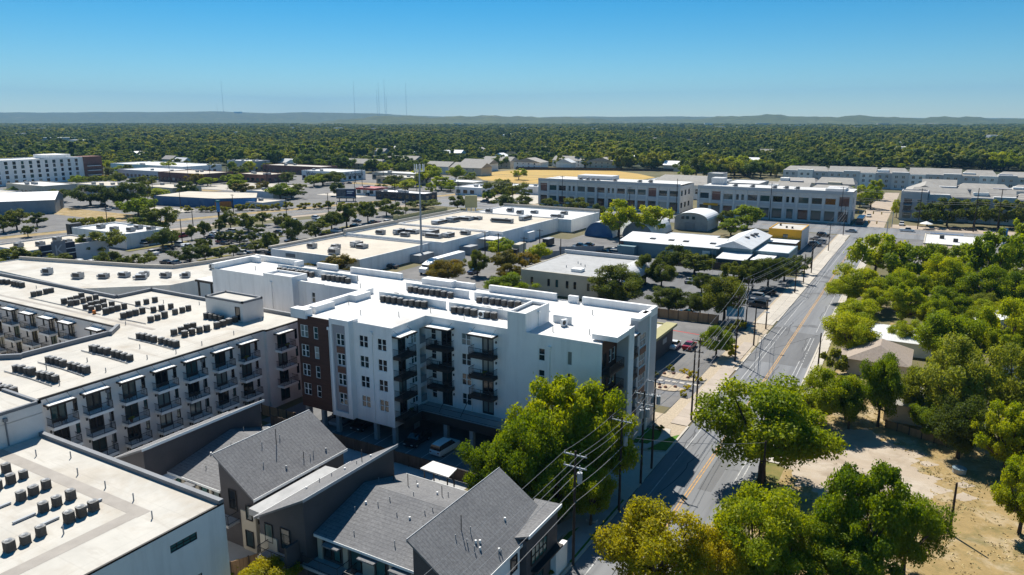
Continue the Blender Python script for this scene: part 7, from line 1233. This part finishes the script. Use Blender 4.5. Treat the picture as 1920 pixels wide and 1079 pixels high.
# ------------------------------------------------------------------ trees in place
TREES = [(-35.7, 74.0, 15.5, 6.2, 'P'), (-37.0, 67.8, 12.6, 4.6, 'P'), (-40.9, 66.2, 9.4, 4.1, 'P'), (-31.8, 76.2, 13.4, 5.4, 'P'), (-33.8, 67.2, 9, 4.4, 'P'), (-30.0, 69.5, 7, 2.7, 'P'), (-19.3, 60.6, 9.5, 5.2, 'Y'), (-11.4, 66.6, 10.5, 5.0, 'P'), (-6.7, 69.8, 8, 3.3, 'P'), (-2.4, 72.8, 13, 4.8, 'P'), (1.2, 77.0, 8.5, 3.6, 'P'), (-3.3, 68.9, 7, 4.0, 'P'), (-8.2, 65.3, 6, 4.2, 'P'), (-14.2, 62.6, 7.5, 3.0, 'Y'), (-50.4, 40.9, 4.5, 3.2, 'Y'), (-15.4, 90.1, 13.4, 8.0, 'P'), (-11.3, 112.2, 8.7, 4.8, 'P'), (-7.7, 113.2, 7.8, 2.8, 'P'), (-4.0, 116.4, 11.3, 3.4, 'P'), (-12.6, 138.3, 5.2, 2.7, 'S'), (5.7, 119.8, 14.0, 5.9, 'M'), (1.1, 121.7, 8.6, 3.3, 'M'), (13.3, 126.5, 12.6, 4.8, 'M'), (6.3, 110.1, 8.6, 4.2, 'O'), (11.3, 106.8, 10.3, 4.1, 'E'), (12.0, 92.0, 9.0, 3.3, 'P'), (-11.7, 150.8, 8.4, 5.2, 'E'), (-12.2, 170.2, 7.0, 5.2, 'E'), (4.1, 152.0, 10.6, 6.2, 'E'), (-2.0, 161.6, 6.1, 3.5, 'E'), (13.9, 157.7, 12.8, 5.2, 'E'), (10.1, 170.6, 5.6, 4.3, 'E'), (-3.9, 179.9, 9.6, 5.1, 'E'), (3.8, 187.9, 8.1, 5.5, 'E'), (11.9, 197.3, 5.9, 3.5, 'M'), (17.7, 183.8, 8.2, 4.0, 'E'), (-16.5, 196.1, 9.9, 6.7, 'E'), (-13.3, 233.0, 14.4, 7.4, 'E'), (-4.8, 227.3, 12.0, 6.7, 'E'), (3.1, 212.6, 11.7, 5.8, 'E'), (12.6, 203.9, 11.1, 6.1, 'P'), (14.8, 231.2, 17.4, 7.2, 'P'), (23.3, 269.5, 15.7, 5.8, 'P'), (8.2, 247.1, 10.3, 5.9, 'E'), (-1.0, 260.2, 5.1, 4.2, 'P'), (18.9, 210.5, 9.3, 4.5, 'P'), (8.8, 207.7, 7.4, 3.9, 'E'), (-5.8, 196.2, 9.3, 4.5, 'E'), (-9.9, 188.0, 6.5, 3.8, 'E'), (-241.9, 141.9, 9.3, 7.0, 'O'), (-248.7, 133.4, 5.2, 4.6, 'O'), (-227.6, 118.4, 5.6, 6.0, 'O'), (-241.6, 113.1, 7.4, 5.4, 'O'), (-238.4, 116.8, 6.0, 3.8, 'O'), (-218.0, 129.6, 5.3, 3.9, 'O'), (-210.6, 134.8, 5.2, 4.5, 'O'), (-326.9, 152.0, 7.6, 4.1, 'O'), (-330.1, 158.7, 8.2, 5.0, 'O'), (-306.6, 151.0, 5.0, 2.5, 'O'), (-334.2, 168.9, 6.2, 4.1, 'O'), (-268.1, 181.2, 11.3, 9.1, 'O'), (-236.7, 160.6, 7.1, 4.7, 'O'), (-241.0, 167.3, 6.5, 3.3, 'O'), (-245.4, 178.9, 5.8, 2.0, 'O'), (-245.8, 184.7, 6.1, 2.9, 'O'), (-250.9, 196.0, 5.7, 2.4, 'O'), (-253.1, 203.3, 8.2, 3.6, 'O'), (-243.1, 203.9, 7.5, 4.2, 'O'), (-254.0, 221.0, 6.1, 3.3, 'O'), (-243.4, 221.5, 5.5, 3.7, 'O'), (-205.6, 192.0, 9.0, 4.2, 'O'), (-206.3, 204.6, 6.8, 5.7, 'O'), (-199.0, 176.3, 6.8, 2.6, 'O'), (-195.0, 171.4, 7.5, 2.9, 'O'), (-203.8, 173.5, 4.1, 4.2, 'O'), (-221.5, 181.4, 5.4, 3.0, 'O'), (-228.2, 181.7, 4.4, 2.5, 'O'), (-230.3, 179.1, 4.4, 1.4, 'O'), (-219.9, 186.5, 4.2, 2.5, 'O'), (-233.9, 201.0, 4.3, 2.8, 'O'), (-222.1, 165.4, 4.4, 2.4, 'O'), (-222.9, 168.6, 3.6, 1.5, 'O'), (-205.8, 148.6, 5.7, 4.7, 'O'), (-204.8, 153.5, 4.6, 2.8, 'O'), (-201.5, 156.4, 4.6, 3.1, 'O'), (-202.2, 162.6, 4.5, 2.5, 'O'), (-216.8, 224.4, 7.6, 5.0, 'O'), (-215.6, 232.1, 10.9, 5.7, 'O'), (-218.8, 249.3, 10.2, 4.8, 'O'), (-227.2, 272.3, 8.4, 4.5, 'O'), (-218.8, 270.4, 5.3, 4.0, 'O'), (-227.1, 301.9, 5.2, 8.2, 'O'), (-347.3, 332.3, 6.3, 5.4, 'O'), (-401.1, 372.7, 7.5, 4.5, 'O'), (-372.6, 379.2, 8.8, 7.4, 'O'), (-368.2, 386.7, 8.2, 5.6, 'O'), (-302.7, 358.1, 5.7, 3.7, 'O'), (-318.7, 391.5, 8.6, 7.2, 'O'), (-310.2, 401.0, 7.6, 5.5, 'O'), (-212.2, 310.5, 7.4, 4.1, 'O'), (-213.7, 359.5, 12.4, 9.9, 'O'), (-192.8, 324.4, 6.9, 6.2, 'O'), (-186.3, 333.6, 6.1, 4.5, 'O'), (-210.2, 378.3, 5.0, 3.5, 'O'), (-170.5, 332.1, 5.7, 4.6, 'O'), (-156.9, 334.8, 7.0, 6.0, 'O'), (-135.8, 316.3, 6.5, 3.7, 'O'), (-77.0, 314.3, 7.5, 3.6, 'O'), (-68.0, 191.5, 8.5, 3.7, 'O'), (-63.2, 191.2, 6.7, 3.5, 'O'), (-66.4, 211.0, 8.1, 5.0, 'O'), (-59.9, 211.2, 6.7, 5.5, 'O'), (-44.5, 194.6, 8.0, 3.9, 'O'), (-40.6, 199.1, 8.5, 4.2, 'O'), (-37.8, 205.9, 8.2, 4.3, 'O'), (-35.3, 215.3, 7.4, 4.2, 'O'), (-34.3, 228.7, 5.7, 3.2, 'O'), (-51.5, 189.1, 5.5, 3.0, 'O'), (-39.3, 164.5, 10.2, 4.9, 'O'), (-45.1, 165.4, 5.9, 2.8, 'O'), (-52.5, 165.1, 6.1, 4.5, 'O'), (-66.3, 166.0, 9.7, 6.6, 'O'), (-114.8, 177.6, 7.6, 3.1, 'O'), (-62.1, 235.1, 3.5, 3.5, 'O'), (-391.2, 226.0, 11.6, 9.4, 'O'), (-381.9, 228.5, 8.5, 4.5, 'O'), (-371.7, 234.5, 13.2, 7.9, 'O'), (-385.1, 253.7, 11.3, 3.6, 'O'), (-373.7, 230.5, 10.1, 5.6, 'O'), (-312.3, 419.1, 13.0, 9.4, 'E'), (-312.6, 455.9, 11.8, 7.2, 'E'), (-307.6, 470.1, 6.4, 4.0, 'E'), (-268.8, 385.8, 6.7, 4.1, 'E'), (-271.5, 368.4, 6.9, 3.3, 'E'), (-216.9, 348.0, 6.5, 3.6, 'E'), (-106.5, 267.0, 14.2, 6.9, 'E'), (-96.7, 277.4, 12.9, 8.0, 'E'), (-68.1, 314.1, 9.4, 6.5, 'E'), (-69.5, 293.1, 6.4, 4.8, 'E'), (-124.3, 205.6, 6.6, 4.9, 'E'), (-109.3, 205.6, 6.4, 4.1, 'E'), (-92.1, 157.4, 6.8, 5.6, 'E'), (-33.8, 137.3, 6.2, 3.0, 'E'), (-16.0, 387.9, 9.0, 2.8, 'E'), (-12.0, 397.1, 10.2, 3.3, 'E'), (-29.5, 419.1, 11.5, 4.7, 'E'), (-35.2, 426.7, 12.0, 4.2, 'E'), (-31.3, 468.5, 12.1, 4.6, 'E'), (-492.1, 240.6, 4.9, 5.9, 'E'), (-528.7, 298.6, 6.8, 5.7, 'E'), (-527.2, 304.6, 5.3, 4.6, 'E'), (-110.3, 185.5, 7.2, 4.8, 'A'), (-106.7, 192.2, 6.1, 4.1, 'A'), (-103.3, 176.7, 5.0, 3.4, 'A'), (-116.4, 165.0, 6.7, 5.2, 'A'), (-149.5, 156.5, 6.2, 4.8, 'A'), (-355.4, 308.5, 5.1, 3.9, 'A'), (-164, 158, 2.4, 3.1, 'A'), (-2.8, 362.9, 10.6, 6.0, 'O'), (4.6, 365.3, 11.7, 7.1, 'O'), (14.7, 369.3, 12.5, 7.1, 'O'), (23.7, 372.7, 12.0, 7.1, 'O'), (31.5, 375.3, 12.2, 6.8, 'O'), (-180.1, 110.4, 2.6, 3.2, 'S'), (-215.6, 107.5, 2.5, 3.0, 'S'), (-318.3, 178.1, 5.1, 3.9, 'S'), (-314.3, 182.3, 5.6, 5.8, 'S'), (-315.3, 189.4, 4.0, 3.5, 'S'), (-322.4, 233.4, 3.7, 3.4, 'S'), (-317.2, 238.0, 3.3, 3.5, 'S'), (-313.2, 240.5, 3.5, 3.5, 'S'), (-307.9, 244.6, 3.8, 3.5, 'S'), (-304.3, 251.5, 4.1, 3.5, 'S'), (-300.6, 254.0, 4.4, 3.5, 'S'), (-295.2, 258.7, 4.2, 3.5, 'S'), (-291.5, 262.1, 4.1, 3.5, 'S'), (-289.1, 269.3, 4.5, 3.6, 'S'), (-281.8, 271.8, 4.5, 3.6, 'S'), (-276.1, 276.0, 3.8, 3.6, 'S'), (-273.0, 282.2, 4.6, 3.6, 'S'), (-269.3, 288.2, 3.5, 3.6, 'S'), (-263.1, 288.3, 3.9, 3.6, 'S'), (-259.7, 296.1, 4.1, 3.7, 'S'), (-255.2, 300.1, 4.2, 3.7, 'S'), (24.4, 254.7, 8.1, 4.3, 'E'), (26.5, 233.8, 6.4, 3.1, 'E'), (-1.4, 204.5, 7.5, 3.0, 'E'), (6.2, 158.9, 8.5, 3.5, 'E'), (-6.5, 213.8, 5.9, 3.0, 'E'), (33.2, 245.9, 6.5, 4.3, 'P'), (28.2, 214.8, 6.1, 4.4, 'E'), (1.0, 181.5, 6.1, 3.2, 'E'), (2.6, 239.0, 7.6, 3.8, 'M'), (2.9, 175.1, 8.4, 3.7, 'E'), (31.1, 255.6, 6.8, 3.6, 'P'), (24.0, 182.1, 7.5, 3.0, 'E'), (20.3, 214.6, 8.8, 3.2, 'E'), (-7.9, 230.3, 8.3, 4.2, 'E'), (7.3, 259.3, 6.2, 3.7, 'E'), (30.2, 178.8, 8.7, 3.8, 'E'), (19.2, 174.6, 8.3, 3.9, 'M'), (19.4, 261.6, 6.1, 3.1, 'P'), (12.1, 187.1, 6.3, 3.8, 'E'), (8.4, 189.1, 5.7, 4.3, 'E'), (13.5, 152.7, 8.6, 3.6, 'E'), (7.4, 154.8, 8.5, 3.4, 'P'), (-5.0, 201.8, 8.9, 4.0, 'E'), (10.5, 178.6, 5.8, 3.4, 'P'), (19.6, 219.7, 8.2, 3.5, 'M'), (18.4, 241.2, 6.4, 4.4, 'M'), (0.8, 255.1, 7.8, 3.8, 'E'), (9.3, 233.5, 6.6, 3.4, 'E'), (-326.9, 298.5, 9.4, 7.5, 'P'), (-470.0, 302.9, 7.3, 4.6, 'O'), (-610.2, 398.0, 7.7, 6.5, 'P'), (-444.8, 480.3, 7.2, 6.2, 'A'), (-629.6, 239.6, 7.8, 6.6, 'O'), (-368.4, 495.8, 9.9, 4.7, 'O'), (-598.1, 490.1, 7.9, 6.2, 'E'), (-464.1, 307.9, 8.4, 6.4, 'O'), (-368.6, 305.9, 7.4, 7.8, 'A'), (-325.7, 305.9, 6.1, 6.5, 'O'), (-436.5, 334.9, 6.6, 5.5, 'E'), (-278.2, 490.1, 8.4, 5.4, 'P'), (-639.6, 223.5, 8.3, 6.5, 'O'), (-517.0, 461.7, 8.3, 5.7, 'O'), (-453.5, 338.7, 8.8, 5.5, 'A'), (-294.6, 374.7, 7.0, 7.9, 'E'), (-545.1, 196.1, 9.8, 5.2, 'O'), (-585.8, 197.4, 8.6, 7.8, 'O'), (-529.2, 432.3, 9.3, 4.1, 'P'), (-460.7, 201.4, 8.0, 7.4, 'P'), (-410.2, 337.1, 8.6, 6.4, 'P'), (-372.4, 380.2, 8.9, 4.1, 'O'), (-503.5, 421.0, 8.4, 4.1, 'O'), (-430.9, 402.6, 6.4, 6.7, 'O'), (-634.5, 431.3, 7.7, 6.3, 'P'), (-279.7, 391.1, 9.4, 7.4, 'E'), (-326.3, 210.5, 9.3, 6.8, 'E'), (-577.5, 405.5, 9.6, 7.9, 'P'), (-582.0, 371.6, 9.2, 4.3, 'O'), (-539.0, 216.4, 6.3, 7.8, 'O'), (-366.9, 493.4, 10.0, 6.8, 'O'), (-407.7, 445.5, 6.4, 7.6, 'O'), (-373.2, 325.8, 6.7, 4.7, 'A'), (-579.1, 382.9, 6.2, 4.4, 'E'), (-424.1, 226.7, 7.6, 6.5, 'O'), (-476.8, 287.5, 8.4, 6.0, 'P'), (-498.6, 207.3, 8.8, 4.6, 'P'), (-383.7, 280.0, 9.8, 6.2, 'O'), (-543.9, 422.7, 8.1, 4.5, 'O'), (-313.6, 330.5, 7.6, 4.5, 'O'), (-592.8, 374.1, 7.0, 7.5, 'E'), (-439.4, 358.1, 7.5, 7.4, 'E'), (-382.5, 259.2, 6.5, 7.9, 'P'), (-374.8, 306.5, 9.3, 5.2, 'P'), (-497.1, 414.0, 7.4, 5.2, 'P'), (-627.5, 252.7, 6.2, 7.6, 'E'), (-478.6, 283.2, 9.7, 7.7, 'O'), (-498.4, 309.6, 9.5, 4.6, 'O'), (-598.3, 443.7, 9.0, 6.7, 'O'), (-457.8, 199.9, 9.7, 5.5, 'O'), (-380.0, 398.9, 7.9, 7.8, 'O'), (-369.8, 368.2, 8.6, 6.5, 'P'), (-502.3, 286.7, 7.9, 5.1, 'P'), (-561.1, 203.6, 8.4, 6.9, 'O'), (-637.6, 208.9, 9.1, 5.6, 'O'), (-627.4, 449.0, 9.3, 6.3, 'O'), (-336.4, 218.5, 7.9, 6.7, 'P'), (-620.9, 313.2, 6.2, 5.0, 'E'), (-471.5, 388.6, 9.5, 7.8, 'O'), (-572.2, 347.7, 7.6, 6.1, 'O'), (-289.6, 435.1, 6.3, 7.9, 'O'), (15.2, 97, 9.5, 4.8, 'P'), (17.5, 86, 9, 4.8, 'E'), (19, 76, 9, 4.6, 'P'), (16, 108, 10, 5, 'E'), (-8.5, 117, 6.5, 3.6, 'P'), (2.5, 116, 5, 3, 'P')]
def tzone(X, Y):
    if X > -18 and Y < 100: return 'at the lower right', 'trees at the lower right'
    if X > -18 and Y < 270: return 'right of the main street', 'trees right of the main street'
    if -46 < X < -28 and Y < 84: return 'before the white block', 'trees before the white block'
    if X > -34 and Y >= 370: return 'near the junction', 'trees near the junction'
    if X < -300 and Y > 300: return 'among the far yards', 'trees among the far yards'
    if X < -255 or (X < -240 and Y > 225): return 'along the avenue', 'trees along the avenue'
    if X < -170 and Y < 300: return 'in the big left parking lot', 'trees of the big left lot'
    if Y > 300 : return 'before the commercial blocks', 'trees before the commercial blocks'
    if X > -75 and Y > 130: return 'in the shaded lot by the street', 'trees of the shaded lot'
    return 'between the white block and the store', 'trees behind the white block'
tc = {}
for X, Y, h, r_, k in sorted(TREES, key=lambda q: bearing(q[0], q[1])):
    z, g = tzone(X, Y); key = (z, k); tc[key] = tc.get(key, -1) + 1; dist = math.hypot(X, Y)
    if k != 'S' and math.hypot(X, Y) > 108 and X < -18: r_ *= 1.13
    lod = 's' if k == 'S' else 'n' if dist < 215 else 'm'
    plant(X, Y, h, r_, k, lod, f'{LDESC[k]} {z}, {ordw(tc[key])} such from the left', g)
for x, y, z, s, lab in ((-35.2, 66.4, 8.0, .8, 'rust coloured dead branch in the lime trees'), (-41.5, 67.5, 5.6, .55, 'rust coloured dead twigs at the left of the lime trees')):
    t = thing('dead_branch', lab, 'branch', (x, y, z)); obj('dead_leaves', SHRUB[0][0], t, (0, 0, -s), 0, (s * .7, s * .7, s * 1.6), LEAF['R']); obj('twig', SHRUB[0][1], t, (0, 0, -s), 0, (s * .7, s * .7, s * 1.6))
# planting in the beds
for i, (x, y, r_, k) in enumerate([(-40.4, 120.5, .8, 'S'), (-32.6, 121.5, .8, 'Y'), (-33.4, 117.4, .7, 'Y'), (-33, 113.8, .8, 'Y'), (-38.6, 124.4, .9, 'S'), (-34.6, 124, .9, 'Y'), (-36.4, 125, .8, 'Y'), (-31.6, 139, 1.2, 'Y'), (-32, 142.4, 1.1, 'Y'), (-34, 158.4, 1.8, 'S'), (-35.8, 155.8, 1.5, 'S'), (-36.6, 99.4, .8, 'S'), (-31.8, 98.6, .7, 'S'), (-33.2, 63, 1, 'S'), (-30.2, 58.5, 1.1, 'S'), (-57.6, 43.2, 1, 'P')]):
    plant(x, y, r_ * 1.7, r_, k, 's', f'small {"yellow flowering" if k == "Y" else "green"} bed plant by the street side, {ordw(i)} in order', 'bed plants near the white block', 'plant')
# dry tufts on the lot: one mass
tv, tf = [], []; tr = np.random.default_rng(77)
def inpoly(x, y, p):
    c = False
    for (a, b), (d, e) in zip(p, p[1:] + p[:1]):
        if (b > y) != (e > y) and x < (d - a) * (y - b) / (e - b) + a: c = not c
    return c
gp = [(-14, 60), (16, 60), (24, 96), (14, 118), (0, 128), (-14, 128)]
for _ in range(11000):
    x, y = tr.uniform(-14, 24), tr.uniform(60, 128)
    if not inpoly(x, y, gp) or (inpoly(x, y, lp) and tr.random() < .93): continue
    if math.sin(x * .5 + 2 * math.sin(y * .3)) + math.sin(y * .7 - x * .2) + tr.normal() * .7 < .2: continue
    for k_ in range(3):
        a = tr.uniform(0, 6.28); w2 = tr.uniform(.05, .12); h2 = tr.uniform(.05, .2); n_ = len(tv); ox, oy = tr.normal(scale=.1, size=2)
        tv += [(x + ox - w2 * math.cos(a), y + oy - w2 * math.sin(a), .01), (x + ox + w2 * math.cos(a), y + oy + w2 * math.sin(a), .01), (x + ox + tr.normal() * .12, y + oy + tr.normal() * .12, h2)]; tf.append((n_, n_ + 1, n_ + 2))
me = bpy.data.meshes.new('dry_tufts'); me.from_pydata(tv, [], tf); me.materials.append(stains(mat('straw', (.55, .43, .22), .95, .3, .4, col2=(.42, .34, .16)), (.26, .27, .1), .8, .25, .5, .62)); tag(obj('dry_tufts', me), 'straw tufts over the dry lot', 'grass', kind='stuff')
# far wood: nearest trees one by one, the rest as one mass
def mind(px): return float(np.interp(px, [-150, 0, 200, 300, 470, 640, 760, 860, 895, 1190, 1215, 1300, 1460, 1500, 1700, 2080], [690, 690, 660, 620, 610, 640, 600, 690, 668, 660, 590, 560, 575, 700, 660, 640]))
EXC = [(-345, 440, -190, 640), (-100, 530, 70, 575), (-485, 500, -420, 530), (-390, 500, -312, 580), (-395, 598, -312, 625), (-482, 566, -434, 594), (-650, 385, -520, 475), (-515, 440, -430, 470), (-36, 520, -22, 700)]
pts = []
dl, dt = [], 0
for lo, hi, area, sc in ((560, 1500, 118, 1.0), (1500, 3000, 330, 1.5), (3000, 5600, 1500, 2.6)):
    n = int(.5 * 1.62 * (hi * hi - lo * lo) / area); d = np.sqrt(rng.uniform(lo * lo, hi * hi, n)); p = rng.uniform(-150, 2080, n)
    for dd, pp in zip(d, p):
        if dd < mind(pp) + rng.uniform(0, 25): continue
        x, y = cam2w((pp - 960) / F_ * dd, dd)
        if any(a < x < c and b < y < e for a, b, c, e in EXC): continue
        if math.sin(x * .011 + 1.7 * math.sin(y * .004)) + math.sin(y * .0083 - x * .0031) + .7 * math.sin(x * .031 + y * .019) > 1.75: continue
        if dd < 2500 and any(abs(x - hx - .3 * (hy - y)) < 13 and -34 < y - hy < 12 for hx, hy in HS): continue
        pts.append((x, y, dd, sc * (.62 + .9 * rng.random() ** 1.6) * (1.05 + .25 * math.sin(x * .017 + y * .009))))
pts.sort(key=lambda q: q[2])
near_w, rest = pts[:110], pts[110:]
for i, (x, y, dd, s) in enumerate(sorted(near_w, key=lambda q: bearing(q[0], q[1]))): plant(x, y, 9.5 * s, 6.4 * s, random.choice('FFFFOEP'), 'm', f'broad tree at the near edge of the far wood, {ordw(i)} from the left', 'trees at the wood edge')
pc_ = bpy.data.collections.new('wood_protos')
for i, (cm, tm) in enumerate(LOW):
    me = cm.copy(); me.materials.clear(); me.materials.append(LEAF['F']); o = bpy.data.objects.new('wood_crown', me); pc_.objects.link(o)
a = np.array(rest); me = bpy.data.meshes.new('far_wood'); me.vertices.add(len(a)); me.vertices.foreach_set('co', np.column_stack([a[:, 0], a[:, 1], np.zeros(len(a))]).ravel())
sc = np.column_stack([6.6 * a[:, 3], 6.6 * a[:, 3], 6.2 * np.minimum(a[:, 3], 1.7) * rng.uniform(.8, 1.2, len(a))]).astype(np.float32); at = me.attributes.new('s', 'FLOAT_VECTOR', 'POINT'); at.data.foreach_set('vector', sc.ravel())
at = me.attributes.new('r', 'FLOAT', 'POINT'); at.data.foreach_set('value', rng.uniform(0, 6.28, len(a)).astype(np.float32))
fw = obj('far_wood', me); tag(fw, 'continuous green tree canopy stretching to the hills', 'wood', kind='stuff')
ng = bpy.data.node_groups.new('scatter', 'GeometryNodeTree'); ng.interface.new_socket('Geometry', in_out='INPUT', socket_type='NodeSocketGeometry'); ng.interface.new_socket('Geometry', in_out='OUTPUT', socket_type='NodeSocketGeometry')
N = ng.nodes; Lk = ng.links; gi, go = N.new('NodeGroupInput'), N.new('NodeGroupOutput'); mp = N.new('GeometryNodeMeshToPoints'); ip = N.new('GeometryNodeInstanceOnPoints'); ci = N.new('GeometryNodeCollectionInfo'); ci.inputs['Collection'].default_value = pc_; ci.inputs['Separate Children'].default_value = True; ip.inputs['Pick Instance'].default_value = True
ns = N.new('GeometryNodeInputNamedAttribute'); ns.data_type = 'FLOAT_VECTOR'; ns.inputs[0].default_value = 's'; nr = N.new('GeometryNodeInputNamedAttribute'); nr.data_type = 'FLOAT'; nr.inputs[0].default_value = 'r'; cx = N.new('ShaderNodeCombineXYZ')
Lk.new(gi.outputs[0], mp.inputs[0]); Lk.new(mp.outputs[0], ip.inputs['Points']); Lk.new(ci.outputs[0], ip.inputs['Instance']); Lk.new(ns.outputs[0], ip.inputs['Scale']); Lk.new(nr.outputs[0], cx.inputs[2]); Lk.new(cx.outputs[0], ip.inputs['Rotation']); Lk.new(ip.outputs[0], go.inputs[0])
md = fw.modifiers.new('scatter', 'NODES'); md.node_group = ng
# ------------------------------------------------------------------ air
hz = MB().box(-16300, -1500, -3.2, 6300, 16300, 620).build('haze', None or M['wire']); hz.data.materials.clear(); vm = bpy.data.materials.new('air'); vm.use_nodes = True; n = vm.node_tree.nodes; n.clear(); o_ = n.new('ShaderNodeOutputMaterial'); pv = n.new('ShaderNodeVolumePrincipled')
pv.inputs['Color'].default_value = (.21, .46, .80, 1); pv.inputs['Density'].default_value = HAZE; pv.inputs['Anisotropy'].default_value = 0; vm.node_tree.links.new(pv.outputs[0], o_.inputs['Volume']); hz.data.materials.append(vm); hz['kind'] = 'stuff'

# ------------------------------------------------------------------ chairs and pots on balconies
chm = MB().box(-.25, -.25, .38, .25, .25, .44).box(-.25, .19, .44, .25, .25, .9).mesh('seat', M['dark_trim']); lgm = MB().box(-.02, -.02, 0, .02, .02, .38).mesh('leg', M['dark_trim'])
cr_ = random.Random(4); spots = [(-87.8, y + cr_.uniform(.5, 2.6), zf) for y in bays for zf in LF[1:] if cr_.random() < .6] + [(-87.2, 78 + cr_.random(), zf) for zf in LF[1:]] + [(cr_.uniform(-61, -58), 82, z) for z in FZ[1:]] + [(cr_.uniform(-53.8, -50.6), 82, z) for z in FZ[1:]] + [(-61.7, 76 + cr_.random() * 2, z) for z in FZ]
spots.sort(key=lambda q: (bearing(q[0], q[1]), -q[2]))
for i, (x, y, z) in enumerate(spots):
    if i % 4 == 3:
        t = thing('potted_plant', f'potted plant on an apartment balcony, {ordw(i // 4)} from the left', 'plant', (x, y, z), 0, 'balcony pots'); MB().cyl(0, 0, 0, .4, .16, 8, .22).build('pot', M['brown_panel'], t); obj('foliage', SHRUB[1][0], t, (0, 0, 0), 0, (.38, .38, .6), LEAF['P'])
    else:
        t = thing('balcony_chair', f'dark chair on an apartment balcony, {ordw(i - i // 4)} from the left', 'chair', (x, y, z), cr_.uniform(0, 6), 'balcony chairs'); obj('seat', chm, t); [obj('leg', lgm, t, (a, b, 0)) for a in (-.22, .22) for b in (-.22, .22)]
# conduits between condenser rows
for i, (x0, y0, x1, y1, z) in enumerate([(-143, 69, -120, 68.6, LZ), (-130, 75.4, -113, 75, LZ), (-114.6, 68.4, -108, 68.8, LZ), (-98, 66.4, -96, 72, LZ), (-103, 62.6, -92, 62.4, LZ), (-103, 55.5, -92, 55.4, LZ), (-103, 49.6, -92, 49.5, LZ), (-103, 45.4, -92, 45.5, LZ), (-74, 87.2, -64, 87.2, R - .2), (-60.6, 87.1, -52, 87.1, R - .2)]):
    o = MB().tube([(x0, y0, z + .12), ((x0 + x1) / 2, (y0 + y1) / 2 + .15, z + .1), (x1, y1, z + .12)], .07, 5).build('conduit', M['concrete_grey']); tag(o, f'pale conduit lying along a condenser row, {ordw(i)} from the far left', 'conduit', 'roof conduits')
